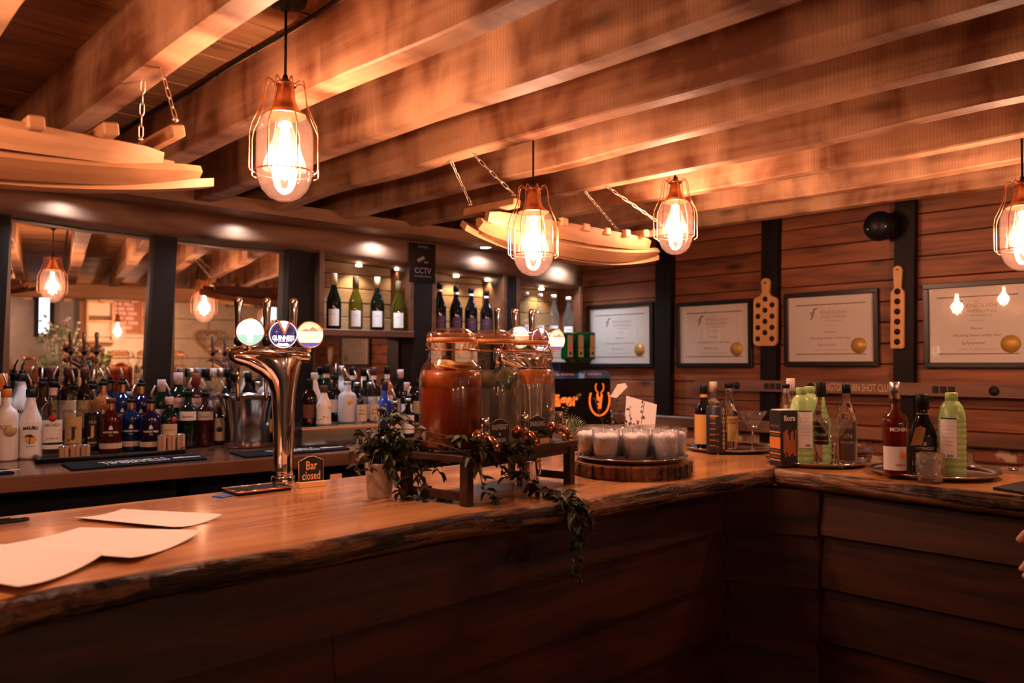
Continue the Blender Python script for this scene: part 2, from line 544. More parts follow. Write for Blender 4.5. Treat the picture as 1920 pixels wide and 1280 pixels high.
def brick_mat():
    m, nt, b = _new('brick_clay')
    N = nt.nodes.new; L = nt.links.new
    oi = N('ShaderNodeObjectInfo'); cr = N('ShaderNodeValToRGB')
    e = cr.color_ramp.elements
    e[0].color = (0.19, 0.055, 0.028, 1); e[1].color = (0.42, 0.25, 0.15, 1); e[1].position = 1.0
    x = e.new(0.6); x.color = (0.28, 0.095, 0.045, 1)
    L(oi.outputs['Random'], cr.inputs[0])
    tc = N('ShaderNodeTexCoord'); nz = N('ShaderNodeTexNoise'); nz.inputs['Scale'].default_value = 16; nz.inputs['Detail'].default_value = 6
    L(tc.outputs['Object'], nz.inputs['Vector'])
    mx = N('ShaderNodeMix'); mx.data_type = 'RGBA'; mx.inputs[7].default_value = (0.46, 0.31, 0.20, 1)
    c2 = N('ShaderNodeValToRGB'); c2.color_ramp.elements[0].position = 0.52; c2.color_ramp.elements[1].position = 0.62
    L(nz.outputs['Fac'], c2.inputs[0]); L(c2.outputs[0], mx.inputs[0]); L(cr.outputs[0], mx.inputs[6])
    L(mx.outputs[2], b.inputs['Base Color'])
    b.inputs['Roughness'].default_value = 0.85
    bp = N('ShaderNodeBump'); bp.inputs['Strength'].default_value = 0.6; bp.inputs['Distance'].default_value = 0.01
    L(nz.outputs['Fac'], bp.inputs['Height']); L(bp.outputs[0], b.inputs['Normal'])
    return m
BRICK = brick_mat()
bmesh_bricks = []
for s_ in range(4):
    rnd = random.Random(s_)
    q = MB().cbox((-0.012, 0.006, 0.005), (0.03, 0.214, 0.067), 0.009)
    q.v = [(x + rnd.uniform(-0.004, 0.004), y + rnd.uniform(-0.005, 0.005), z + rnd.uniform(-0.004, 0.004)) for x, y, z in q.v]
    me = q.mesh('brick'); me.materials.append(BRICK); bmesh_bricks.append(me)
for r in range(7):
    for c in range(22):
        y = -1.5 + c * 0.222 + (0.11 if r % 2 else 0) + random.uniform(-0.006, 0.006)
        if y + 0.2 > 3.6: continue
        inst('brick', random.choice(bmesh_bricks), wall_right, (RW - 0.03 + random.uniform(-0.004, 0.006), y, 1.085 - (r + 1) * 0.0735))

# ---------------------------------------------------------------- back, rear and left walls
wb = MB().box((-4.2, 0.16, 0), (3.75, 0.34, CEIL_Z + 0.02))
wall_back = wb.build('wall_back', DARKW, None, bw(0, 0), (0, 0, -BA))
tag(wall_back, 'dark timber wall behind the mirrors and bottle shelves', None, None, 'structure')
REARY = -2.75
wall_rear = struct('wall_rear', 'rear wall seen in the bar mirrors', MB().box((-3.7, REARY - 0.2, 0), (4.3, REARY - 0.03, CEIL_Z + 0.02)), DARKW)
GREYW = mat('grey_paint', (0.22, 0.20, 0.19), 0.6, var=0.15, bscale=6)
wall_left = struct('wall_left', 'grey painted wall at the far left of the room', MB().box((-3.7, -3.2, 0), (-3.5, 4.9, CEIL_Z + 0.02)), GREYW)

# ---------------------------------------------------------------- bar worktops
FRONT_PX = [(-140, 1168), (0, 1128), (112, 1102), (225, 1083), (337, 1061), (450, 1041), (562, 1023), (700, 996), (862, 966), (984, 951), (1106, 934), (1228, 913), (1350, 893), (1443, 880)]
fp = [at_z(x, y, BARZ) for x, y in FRONT_PX]
corner = fp[-1]
def interp(pts, x):
    for a, b in zip(pts, pts[1:]):
        if a[0] <= x <= b[0]:
            t = (x - a[0]) / (b[0] - a[0]); return a[1] + (b[1] - a[1]) * t
    return pts[0][1] if x < pts[0][0] else pts[-1][1]
fxy = [(-1.9, fp[0].y + 0.02)] + [(p.x, p.y) for p in fp]
BACK_Y = 2.19
X_END = 3.36
def slab(front, nseg, seed, back):
    """FRONT: list of (along, across) of the natural front edge; returns top and edge meshes (along = X, front faces -Y)"""
    n = nseg
    a0, a1 = front[0][0], front[-1][0]
    W = [[p + q for p, q in zip(noise1(seed + 7 * k, n, 0.0055, 4), noise1(seed + 7 * k + 3, n, 0.0022, 0))] for k in range(5)]
    rows = []
    for i in range(n):
        x = a0 + (a1 - a0) * i / (n - 1)
        y = interp(front, x)
        rows.append((x, y, i))
    top = MB(); vs = []; fs = []
    for x, y, i in rows:
        vs += [(x, y + 0.012, BARZ), (x, back, BARZ), (x, back, BARZ - 0.062), (x, y + 0.03, BARZ - 0.062)]
    for i in range(n - 1):
        for j in range(4):
            a = i * 4 + j; b = i * 4 + (j + 1) % 4
            fs.append((a, a + 4, b + 4, b))
    fs += [(0, 1, 2, 3), tuple(reversed(range((n - 1) * 4, n * 4)))]
    top.add(vs, fs)
    ed = MB(); vs = []; fs = []
    for x, y, i in rows:
        vs += [(x, y + 0.012, BARZ - 0.0002), (x, y + W[0][i] * 0.3, BARZ - 0.0015), (x, y - 0.004 + W[0][i], BARZ - 0.014), (x, y - 0.005 + W[1][i], BARZ - 0.026), (x, y - 0.001 + W[2][i], BARZ - 0.039), (x, y + 0.008 + W[3][i], BARZ - 0.052), (x, y + 0.03, BARZ - 0.063 + W[4][i] * 0.3)]
    for i in range(n - 1):
        for j in range(6):
            a = i * 7 + j
            fs.append((a, a + 1, a + 8, a + 7))
    fs += [tuple(reversed(range(7))), tuple(range((n - 1) * 7, n * 7))]
    ed.add(vs, fs, True)
    return top, ed
t, e = slab(fxy + [(X_END, corner.y)], 420, 11, BACK_Y)
bar_long = thing('bar_worktop', 'long live-edge timber bar top carrying the beer fonts and drink jars', 'worktop')
t.build('top', TOPW, bar_long)
e.build('live_edge', EDGE, bar_long)
# short arm of the L: built along its own X, turned to run towards the guests' right
SH_PX = [(1455, 880), (1585, 893), (1694, 905), (1803, 917), (1920, 929)]
sp = [at_z(x, y, BARZ) for x, y in SH_PX]
loc = [(corner.y - 0.004 - p.y, p.x) for p in sp]          # along = distance from the corner, across = X
loc = [(0.0, loc[0][1] + 0.012)] + loc[1:] + [(2.3, loc[-1][1] + 0.01)]
t, e = slab(loc, 220, 31, 2.985)
bar_short = thing('bar_worktop', 'short live-edge timber bar top at the right holding bottle trays', 'worktop', (0, corner.y - 0.004, 0), 0)
M = Matrix(((0, 1, 0, 0), (-1, 0, 0, 0), (0, 0, 1, 0), (0, 0, 0, 1)))    # local x -> -Y, local y -> X
for q in (t, e): q.v = [tuple(M @ Vector(v)) for v in q.v]
t.build('top', TOPY, bar_short)
EDGEY = wood('live_edge_timber_short', (0.018, 0.007, 0.003), (0.42, 0.18, 0.062), 'Y', 44, 0.36, 0.35, 1.0, 0.5, bdist=0.014, lo=0.42, hi=0.60)
e.build('live_edge', EDGEY, bar_short)

# ---------------------------------------------------------------- bar front, boarded
bar_base = thing('bar_counter', 'dark stained boarded bar counter under the live-edge tops', 'counter')
YC = 1.50                    # board plane of the long run
XC = 2.60                    # board plane of the short run
MB().box((-1.9, YC + 0.03, 0.0), (2.48, YC + 0.09, BARZ - 0.068)).build('panel', BLACK, bar_base)
MB().box((XC + 0.03, -0.95, 0.0), (XC + 0.09, 1.22, BARZ - 0.068)).build('panel', BLACK, bar_base)
def board(n, axis_len, h, th_b=0.034, th_t=0.008):
    """feather-edge board lying along X from 0 to axis_len, its face towards -Y, thick edge at the bottom"""
    vs = [(0, -th_b, 0), (axis_len, -th_b, 0), (axis_len, 0.0, 0), (0, 0.0, 0), (0, -th_t, h), (axis_len, -th_t, h), (axis_len, 0.0, h), (0, 0.0, h)]
    q = MB().add(vs, [(0, 3, 2, 1), (4, 5, 6, 7), (0, 1, 5, 4), (1, 2, 6, 5), (2, 3, 7, 6), (3, 0, 4, 7)])
    return q
BZ = [0.885, 0.712, 0.538, 0.364, 0.19, 0.016]
for i, z in enumerate(BZ):
    h = (BARZ - 0.0675 - 0.008 - z) if i == 0 else 0.186
    for (xa, xb) in ((-1.9, 0.62 + 0.3 * (i % 2)), (0.622 + 0.3 * (i % 2), 2.48)):
        if i == 0 and xa < 0: xb, x2 = 2.48, None
        if i == 0 and xa > 0: continue
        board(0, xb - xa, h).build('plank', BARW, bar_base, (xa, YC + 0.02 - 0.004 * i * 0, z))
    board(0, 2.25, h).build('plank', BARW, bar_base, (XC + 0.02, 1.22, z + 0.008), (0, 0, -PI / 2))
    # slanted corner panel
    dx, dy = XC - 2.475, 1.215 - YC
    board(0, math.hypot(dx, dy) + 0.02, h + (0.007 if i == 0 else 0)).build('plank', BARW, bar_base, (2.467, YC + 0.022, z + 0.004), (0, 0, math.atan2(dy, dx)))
MB().prism([(2.47, YC + 0.03), (XC + 0.03, 1.22), (XC + 0.08, 1.25), (2.52, YC + 0.06)], 0.0, BARZ - 0.0645).build('panel', BLACK, bar_base)  # unseen panel added to block light leaking behind the corner boards
for (x, y) in ((2.478, YC - 0.012), (XC - 0.004, 1.218)):
    MB().box((x - 0.012, y - 0.012, 0), (x + 0.012, y + 0.02, BARZ - 0.068)).build('corner_trim', BARW, bar_base)
# rear legs carrying the back of both tops
for x in (-1.2, 0.4, 2.0):
    MB().cbox((x, BACK_Y - 0.12, 0), (x + 0.05, BACK_Y - 0.06, BARZ - 0.066), 0.004).build('leg', DARKW, bar_base)
MB().box((-1.9, BACK_Y - 0.14, 0.6), (3.3, BACK_Y - 0.1, BARZ - 0.068)).build('back_rail', BLACK, bar_base)
MB().cbox((3.24, 1.42, 0), (3.30, 1.48, BARZ - 0.066), 0.004).build('leg', DARKW, bar_base)
MB().cbox((2.91, -0.9, 0), (2.97, -0.84, BARZ - 0.066), 0.004).build('leg', DARKW, bar_base)
# ================================================================ back bar: header, soffit, posts, mirrors, shelves
back_rot = (0, 0, -BA)
O_B = bw(0, 0)
def bpart(mb, name, m, parent=None):
    return mb.build(name, m, parent, None if parent is not None else O_B, None if parent is not None else back_rot)
def bthing(name, label, cat, group=None):
    return thing(name, label, cat, O_B, -BA, group)
def bl(px, py, d):
    """back-wall local coordinates (s, d, z) of a pixel on the plane d"""
    p = at_b(px, py, d)
    return (p.dot(WH), d, p.z)
HD = -0.14
hb_px = [(-160, 372), (0, 398), (122, 413), (234, 428), (283, 436), (340, 442), (455, 455), (537, 463), (607, 475), (700, 487), (777, 497), (860, 508), (945, 519), (1020, 529), (1092, 540)]
hb = [bl(x, y, HD) for x, y in hb_px]
sb_px = [(-160, 306), (452, 391), (711, 428), (911, 457), (1060, 478)]
SD = -0.33
sb = [bl(x, y, SD) for x, y in sb_px]
S_END = bs(1092, HD)
s_lo = -3.6
def zline(pts, s):
    q = [(p[0], p[2]) for p in pts]
    if s < q[0][0]:
        (a, za), (b, zb_) = q[0], q[1]
    elif s > q[-1][0]:
        (a, za), (b, zb_) = q[-2], q[-1]
    else:
        return interp(q, s)
    return za + (zb_ - za) * (s - a) / (b - a)
def soff(s): return min(zline(sb, s), BEAM_Z - 0.005 - 0.0)
n = 90
wv = noise1(77, n, 0.014, 2); wf = noise1(78, n, 0.010, 2)
hd = MB(); vs = []; fs = []
for i in range(n):
    s = s_lo + (S_END - s_lo) * i / (n - 1)
    zb_ = zline(hb, s) + wv[i] * 0.5; zt = soff(s)
    zm = 0.5 * (zb_ + zt)
    vs += [(s, 0.10, zb_), (s, HD + 0.02, zb_), (s, HD + wf[i] * 0.4, zb_ + 0.02), (s, HD - 0.012 + wf[i], zm), (s, HD + 0.004, zt), (s, 0.10, zt)]
for i in range(n - 1):
    for j in range(6):
        a = i * 6 + j; b = i * 6 + (j + 1) % 6
        fs.append((a, a + 6, b + 6, b))
fs += [tuple(range(6)), tuple(reversed(range((n - 1) * 6, n * 6)))]
hd.add(vs, fs, True)
header = bpart(hd, 'header_beam', HEADW)
tag(header, 'waney-edged timber header spanning the mirrors and bottle shelves', None, None, 'structure')
sf = MB(); vs = []; fs = []
for i in range(2):
    s = (s_lo, S_END + 0.02)[i]
    z = zline(sb, s)
    vs += [(s, 0.14, z), (s, SD, z), (s, SD, z + 0.06), (s, 0.14, z + 0.06)]
fs = [(0, 4, 5, 1), (1, 5, 6, 2), (2, 6, 7, 3), (3, 7, 4, 0), (0, 1, 2, 3), (7, 6, 5, 4)]
soffit = bpart(sf.add(vs, fs), 'soffit', wood('soffit_timber', (0.16, 0.07, 0.035), (0.34, 0.17, 0.085), 'X', 12, 0.5, 0.5, 0.2, 0.35))
tag(soffit, 'timber soffit board with downlights above the header', None, None, 'structure')

# downlights recessed in the soffit
def downlight(px, py, label, k):
    s, d, z = bl(px, py, SD + 0.105)
    z = zline(sb, s)
    t = thing('downlight', label, 'light', bw(s, SD + 0.105, z), -BA, 'recessed soffit downlights')
    MB().lathe([(0.030, -0.001), (0.042, -0.004), (0.044, -0.001), (0.044, 0.0), (0.030, 0.0)], 24).build('bezel', STEEL, t)
    MB().lathe([(0, -0.0015), (0.030, -0.0015), (0.030, 0.0), (0, 0.0)], 20).build('lens', mat('downlight_lens', (1, 1, 1), 0.3, emit=COOL, estr=30), t)
    ld = bpy.data.lights.new('downlight_beam', 'SPOT')
    ld.energy = SPOT_W * 6; ld.color = COOL; ld.spot_size = math.radians(150); ld.spot_blend = 0.9; ld.shadow_soft_size = 0.045
    lo = bpy.data.objects.new('downlight_beam', ld); C.objects.link(lo)
    lo.parent = t; lo.location = (0, 0, -0.008)
for px, py, lb in ((118, 345, 'downlight in the soffit above the leftmost mirror'), (452, 391, 'glowing downlight in the soffit above the second mirror'), (711, 428, 'glowing downlight in the soffit above the white wine shelf'), (911, 457, 'glowing downlight in the soffit above the red wine shelf'), (1062, 478, 'downlight at the far end of the soffit above clear bottles')):
    downlight(px, py, lb, 0)

# posts between the mirrors, leaning a little
def lean_post(px_t0, px_t1, px_b0, px_b1, d0, d1, label, ztop=None):
    z1 = 2.10; z0 = BACKZ
    py = 430
    t0, t1 = bs(px_t0, d0, py), bs(px_t1, d0, py)
    b0, b1 = bs(px_b0, d0, py), bs(px_b1, d0, py)
    vs = []
    for (a, b, z) in ((b0, b1, z0), (t0, t1, z1)):
        vs += [(a, d0, z), (b, d0, z), (b, d1, z), (a, d1, z)]
    m = MB().add(vs, [(0, 3, 2, 1), (4, 5, 6, 7), (0, 1, 5, 4), (1, 2, 6, 5), (2, 3, 7, 6), (3, 0, 4, 7)])
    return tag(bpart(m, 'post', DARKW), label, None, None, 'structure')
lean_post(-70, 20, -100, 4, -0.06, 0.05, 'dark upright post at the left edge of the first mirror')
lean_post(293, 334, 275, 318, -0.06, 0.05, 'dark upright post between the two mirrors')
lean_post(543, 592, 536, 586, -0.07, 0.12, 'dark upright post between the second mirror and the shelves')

# mirrors
MFRAME = wood('mirror_frame_timber', (0.07, 0.026, 0.014), (0.20, 0.085, 0.045), 'Z', 18, 0.35, 0.4, 0.2, 0.4)
def mirror(px0, px1, label, z0=BACKZ + 0.002, z1=2.12):
    t = bthing('wall_mirror', label, 'mirror')
    s0, s1 = bs(px0, 0), bs(px1, 0)
    MB().box((s0, 0.0, z0), (s1, 0.006, z1)).build('mirror_glass', MIRROR, t)
    MB().box((s0 - 0.03, 0.006, z0), (s1 + 0.03, 0.02, z1)).build('backing', BLACK, t)
    for a, b in ((s0 - 0.02, s0 + 0.018), (s1 - 0.012, s1 + 0.02)):
        MB().cbox((a, -0.02, z0), (b, 0.0, z1), 0.003).build('frame', MFRAME, t)
mirror(8, 290, 'tall mirror behind the spirit bottles at the far left')
mirror(318, 552, 'tall mirror behind the tall beer font')

# bottle shelves (three open niches)
SHZ = bz(608, 616, HD)
def shelf_unit(px0, px1, label, lights, shelf_px):
    t = bthing('bottle_shelf', label, 'shelf')
    f = HD + 0.01
    s0, s1 = bs(px0, f), bs(px1, f)
    zs = shelf_px
    zt = min(zline(hb, s0), zline(hb, s1)) + 0.02
    for a, b in ((s0 - 0.028, s0), (s1, s1 + 0.028)):
        MB().cbox((a, f, zs - 0.035), (b, 0.11, zt + 0.05), 0.003).build('side_panel', SHELFW, t)
    MB().cbox((s0 - 0.028, f - 0.004, zs - 0.035), (s1 + 0.028, 0.11, zs), 0.003).build('shelf_board', SHELFW, t)
    MB().box((s0, f + 0.02, zt + 0.02), (s1, 0.11, zt + 0.04)).build('top_board', SHELFW, t)
    hh = 0.078; z = zs; k = 0
    while z < zt + 0.02:
        MB().cbox((s0, 0.085 + random.uniform(-0.002, 0.003), z + 0.0015), (s1, 0.108, min(z + hh - 0.0015, zt + 0.03)), 0.003).build('plank', NICHEW, t)
        z += hh; k += 1
    MB().box((s0, 0.108, zs), (s1, 0.12, zt)).build('backing', BLACK, t)
    for q, (lx, ly) in enumerate(lights):
        s = bs(lx, 0.015); zz = bz(lx, ly, 0.015)
        g = MB().lathe([(0.004, 0.0), (0.004, max(0.012, zt + 0.02 - zz))], 8, T(s, 0.015, zz)).build('lamp_stem', STEEL, t)
        MB().lathe([(0.0, -0.010), (0.016, -0.010), (0.018, -0.004), (0.010, 0.006), (0.0, 0.008)], 16, T(s, 0.015, zz)).build('spotlight', mat('spot_lens', (1, 1, 1), 0.3, emit=(1.0, 0.84, 0.58), estr=14), t)
        ld = bpy.data.lights.new('shelf_beam', 'SPOT'); ld.energy = NICHE_W * 6; ld.color = (1.0, 0.80, 0.50)
        ld.spot_size = math.radians(115); ld.spot_blend = 0.8; ld.shadow_soft_size = 0.012
        lo = bpy.data.objects.new('shelf_beam', ld); C.objects.link(lo); lo.parent = t
        lo.location = (s, 0.012, zz - 0.013); lo.rotation_euler = (math.radians(12), 0, 0)
    return s0, s1, zs
N1 = shelf_unit(608, 768, 'lit open shelf of white wine bottles left of the CCTV sign', [(672, 496), (745, 503)], SHZ)
N2 = shelf_unit(818, 944, 'lit open shelf of red wine bottles right of the CCTV sign', [(855, 516), (914, 523)], SHZ - 0.004)
N3 = shelf_unit(976, 1087, 'lit open shelf of clear bottles beside the right wall', [(1015, 540), (1065, 544)], SHZ - 0.008)
MB().cbox((N1[1] + 0.028, HD + 0.02, SHZ - 0.035), (N2[0] - 0.028, 0.1, 2.06), 0.003)
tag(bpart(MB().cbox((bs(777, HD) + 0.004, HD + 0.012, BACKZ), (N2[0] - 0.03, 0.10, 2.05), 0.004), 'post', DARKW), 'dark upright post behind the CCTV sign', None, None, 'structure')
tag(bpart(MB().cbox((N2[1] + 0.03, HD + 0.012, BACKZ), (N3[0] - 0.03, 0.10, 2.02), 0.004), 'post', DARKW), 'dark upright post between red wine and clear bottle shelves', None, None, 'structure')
def mirror2(s0, s1, z1, label):
    t = bthing('wall_mirror', label, 'mirror')
    MB().box((s0, 0.03, BACKZ + 0.002), (s1, 0.036, z1)).build('mirror_glass', MIRROR, t)
    MB().box((s0, 0.036, BACKZ + 0.002), (s1, 0.05, z1)).build('backing', BLACK, t)
mirror2(N1[0] - 0.03, N1[1] + 0.02, SHZ - 0.037, 'low mirror panel under the white wine shelf')
mirror2(N2[0] - 0.026, N2[1] + 0.02, SHZ - 0.042, 'low mirror panel under the red wine shelf')
mirror2(N3[0] - 0.026, N3[1] + 0.02, SHZ - 0.046, 'low mirror panel under the clear bottle shelf')

# CCTV notice on the post
t = bthing('cctv_notice', 'black CCTV notice fixed to the post between wine shelves', 'sign')
s0, _, z1 = bl(768, 452, HD - 0.03); s1, _, z0 = bl(817, 532, HD - 0.03)
z1 -= 0.004
MB().cbox((s0, HD - 0.03, z0), (s1, HD - 0.022, z1), 0.002).build('board', BLACKG, t)
SGN = mat('sign_grey_print', (0.32, 0.30, 0.32), 0.6)
cs = 0.5 * (s0 + s1); ch = z1 - z0; cw = s1 - s0
mb = MB()
flat_text(mb, 'CCTV', 0.045, T(cs, HD - 0.0308, z0 + ch * 0.30) @ FACE, cw * 0.62)
flat_text(mb, 'IN OPERATION', 0.010, T(cs, HD - 0.0308, z0 + ch * 0.16) @ FACE, cw * 0.62)
flat_text(mb, 'NOTICE', 0.014, T(cs, HD - 0.0308, z0 + ch * 0.90) @ FACE, cw * 0.34)
mb.build('lettering', SGN, t)
mb = MB()
Mi = T(cs - 0.01, HD - 0.0308, z0 + ch * 0.60) @ RY(-0.5)
mb.box((-0.026, 0, -0.009), (0.022, 0.0006, 0.009), Mi)
mb.box((0.004, 0, -0.02), (0.03, 0.0006, -0.014), T(cs + 0.004, HD - 0.0308, z0 + ch * 0.60))
mb.build('camera_symbol', SGN, t)

# ---------------------------------------------------------------- back counter and coolers
FB = -0.94
t = bthing('back_counter', 'polished dark timber back counter under the spirit bottles', 'counter')
back_counter = t
MB().cbox((-3.3, FB, BACKZ - 0.042), (3.40, 0.0, BACKZ), 0.003).build('top', BACKTOP, t)
MB().cbox((-3.3, FB - 0.012, BACKZ - 0.052), (3.40, FB, BACKZ - 0.001), 0.003).build('fascia', SHELFW, t)
MB().box((-3.3, -0.03, 0), (3.40, 0.0, BACKZ - 0.042)).build('rear_panel', BLACK, t)
for k in range(5):
    s0 = -2.9 + k * 1.24
    c = bthing('bottle_cooler', ['black under-counter cooler, first from the left under the back counter', 'black under-counter cooler, second from the left under the back counter', 'black under-counter cooler, third from the left under the back counter', 'black under-counter cooler, fourth from the left under the back counter', 'black under-counter cooler nearest the right wall'][k], 'cooler', 'coolers under the back counter')
    MB().cbox((s0, FB + 0.05, 0.04), (s0 + 1.2, -0.04, BACKZ - 0.055), 0.006).build('body', BLACK, c)
    for q in range(2):
        a = s0 + 0.012 + q * 0.595
        dr = MB().cbox((a, FB + 0.028, 0.10), (a + 0.583, FB + 0.05, BACKZ - 0.14), 0.004).build('door', BLACK, c)
        MB().box((a + 0.05, FB + 0.0265, 0.15), (a + 0.533, FB + 0.0285, BACKZ - 0.2)).build('pane', BLACKG, dr)
        MB().cbox((a + (0.545 if q == 0 else 0.015), FB + 0.008, 0.45), (a + (0.567 if q == 0 else 0.037), FB + 0.03, 0.75), 0.003).build('handle', STEEL, dr)
    MB().cbox((s0 + 0.02, FB + 0.04, BACKZ - 0.13), (s0 + 1.18, FB + 0.052, BACKZ - 0.065), 0.003).build('control_panel', BLACKG, c)
    MB().box((s0 + 0.55, FB + 0.036, BACKZ - 0.11), (s0 + 0.60, FB + 0.04, BACKZ - 0.09)).build('display', mat('cooler_display', (0.1, 0.02, 0.02), 0.3, emit=(1, 0.25, 0.1), estr=0.4), c)
# ================================================================ pendant lamps
BULBG = glass('bulb_glass', (1.0, 0.96, 0.92), 0.02, 1.3, 0.016, (1.0, 0.70, 0.62))
FIL = mat('filament_glow', (1, 0.6, 0.3), 0.5, emit=(1.0, 0.62, 0.34), estr=70)
TUBE = mat('glowing_core', (1, 0.7, 0.4), 0.5, emit=(1.0, 0.66, 0.40), estr=22)
CONE = glass('inner_glow_cone', (1.0, 0.94, 0.88), 0.3, 1.1, 0.022, (1.0, 0.72, 0.62))
SOCK = mat('copper_socket', (0.85, 0.42, 0.22), 0.32, 1.0)
def pendant_proto():
    """the lamp hangs with the top of its cage at z=0; cage and bulb reach down to -0.30"""
    t = thing('pendant_lamp', 'pendant lamp', 'lamp')
    MB().lathe([(0.012, 0.004), (0.012, -0.012), (0.020, -0.018), (0.024, -0.045), (0.034, -0.070), (0.052, -0.086), (0.050, -0.088), (0.0, -0.070)], 24).build('socket_cap', SOCK, t)
    cage = MB().lathe([(0.020, -0.008), (0.027, -0.006), (0.027, -0.012), (0.020, -0.012)], 20).build('cage_collar', COPPER, t)
    for k in range(8):
        a = 2 * PI * k / 8 + 0.2
        pr = [(0.022, -0.010), (0.034, -0.001), (0.043, 0.002), (0.050, -0.006), (0.053, -0.026), (0.057, -0.060), (0.072, -0.094), (0.084, -0.118), (0.088, -0.140), (0.088, -0.225), (0.086, -0.233), (0.076, -0.238)]
        MB().tube([(r * math.cos(a), r * math.sin(a), z) for r, z in pr], 0.0017, 6).build('cage_wire', COPPER, t)
    MB().tube([(0.074 * math.cos(a), 0.074 * math.sin(a), -0.228) for a in [2 * PI * i / 36 for i in range(36)]], 0.0018, 6, closed=True).build('cage_ring', COPPER, t)
    bp = [(0.030, -0.075), (0.046, -0.083), (0.060, -0.098), (0.067, -0.118), (0.069, -0.150), (0.069, -0.215), (0.065, -0.245), (0.055, -0.270), (0.038, -0.289), (0.018, -0.298), (0.0, -0.300)]
    MB().lathe(bp, 32).build('bulb', BULBG, t)
    MB().lathe([(0.012, -0.08), (0.018, -0.11), (0.050, -0.205), (0.052, -0.222)], 28, capb=False, capt=False).build('glow_cone', CONE, t)  # hazy cone added for the cone-shaped glow inside the bulb
    MB().lathe([(0.0, -0.10), (0.005, -0.105), (0.008, -0.15), (0.012, -0.20), (0.012, -0.235), (0.0, -0.25)], 14).build('core', TUBE, t)
    f = MB()
    for k in range(6):
        a = 2 * PI * k / 6
        f.tube([(0.006 * math.cos(a), 0.006 * math.sin(a), -0.10), (0.024 * math.cos(a + 0.3), 0.024 * math.sin(a + 0.3), -0.235)], 0.0016, 5)
    for k in range(1):
        f.build('filament', FIL, t)
    return t
def lamp_light(t, watts):
    ld = bpy.data.lights.new('bulb_light', 'POINT')
    ld.energy = watts; ld.color = WARM; ld.shadow_soft_size = 0.035
    lo = bpy.data.objects.new('bulb_light', ld); C.objects.link(lo)
    lo.parent = t; lo.location = (0, 0, -0.19)
proto_lamp = pendant_proto()
LAMPS = []
def hang(px, py_top, h_px, label, first=False, xyz=None, watts=LAMP_W, rose=True):
    if xyz is None:
        dep = FPX * 0.30 / h_px
        p = at_depth(px, py_top, dep)
    else:
        p = Vector(xyz)
    t = proto_lamp if first else copy_tree(proto_lamp)
    t.location = p; t.rotation_euler = (0, 0, random.uniform(0, 0.7))
    t['label'] = label; t['category'] = 'lamp'; t['group'] = 'copper cage pendant lamps'
    LAMPS.append((t, watts, rose, p))
hang(535, 153, 226, 'copper cage pendant lamp hanging before the two mirrors, largest in view', True)
hang(1000, 350, 168, 'copper cage pendant lamp hanging over the drink jars')
hang(1266, 338, 140, 'copper cage pendant lamp beside the right end of the stave rack')
hang(1917, 340, 168, 'copper cage pendant lamp cut off at the right edge above the bottle trays')
hang(0, 0, 0, 'copper cage pendant lamp over the left end of the bar top', xyz=(0.02, 1.68, 2.13))
hang(0, 0, 0, 'copper cage pendant lamp over the near end of the short bar top', xyz=(2.85, -0.45, 2.10), watts=14.0)
hang(0, 0, 0, 'copper cage pendant lamp over the guest area, first from the left wall', xyz=(-1.0, -2.2, 2.02), watts=REAR_W)
hang(0, 0, 0, 'copper cage pendant lamp over the guest area, middle one', xyz=(0.3, -2.25, 2.0), watts=REAR_W)
hang(0, 0, 0, 'copper cage pendant lamp over the guest area, nearest the right wall', xyz=(1.6, -2.2, 2.02), watts=REAR_W)
for t, wts, rose, p in LAMPS:
    top = CEIL_Z - p.z
    MB().tube([(0, 0, 0.0), (0, 0, top)], 0.0035, 8).build('cord', BLACK, t)
    MB().lathe([(0.006, -0.004), (0.008, 0.002), (0.006, 0.016)], 10).build('cord_grip', BLACK, t)
    MB().lathe([(0.0, top - 0.03), (0.012, top - 0.03), (0.016, top - 0.018), (0.048, top - 0.012), (0.052, top - 0.001), (0.0, top - 0.001)], 24).build('ceiling_rose', BLACK, t)
    lamp_light(t, wts)

# ================================================================ hanging racks of barrel staves
STAVE = wood('stave_oak', (0.24, 0.105, 0.045), (0.50, 0.27, 0.135), 'X', 12, 0.5, 0.5, 0.2, 0.35)
CHAINM = mat('chain_zinc', (0.78, 0.62, 0.48), 0.3, 0.9)
def stave(length, width, thick, sag, n=26):
    vs = []; fs = []
    for i in range(n):
        q = -1 + 2 * i / (n - 1)
        x = q * length / 2
        w2 = width * (0.5 - 0.14 * q * q)
        if abs(q) > 0.95: w2 *= 0.72
        z = sag * q * q
        vs += [(x, -w2, z), (x, w2, z), (x, w2, z + thick), (x, -w2, z + thick)]
    for i in range(n - 1):
        for j in range(4):
            a = i * 4 + j; b = i * 4 + (j + 1) % 4
            fs.append((a, b, b + 4, a + 4))
    fs += [(3, 2, 1, 0), tuple(range((n - 1) * 4, n * 4))]
    return MB().add(vs, fs)
link = MB()
lp = [(0.0052 * math.cos(a), 0, 0.011 * math.sin(a) + (0.006 if math.sin(a) > 0 else -0.006)) for a in [2 * PI * i / 14 for i in range(14)]]
link.tube(lp, 0.0017, 6, closed=True)
me_link = link.mesh('chain_link'); me_link.materials.append(CHAINM)
def chain(parent, a, b):
    a = Vector(a); b = Vector(b)
    d = b - a; n = max(2, int(d.length / 0.026))
    q = d.to_track_quat('Z', 'Y')
    for i in range(n):
        p = a + d * ((i + 0.5) / n)
        o = inst('chain_link', me_link, parent, p)
        o.rotation_mode = 'QUATERNION'
        o.rotation_quaternion = q @ Euler((0, 0, (i % 2) * PI / 2)).to_quaternion()
    MB().lathe([(0.004, -0.012), (0.009, -0.006), (0.004, 0.0)], 8, T(*b)).build('hook', CHAINM, parent)
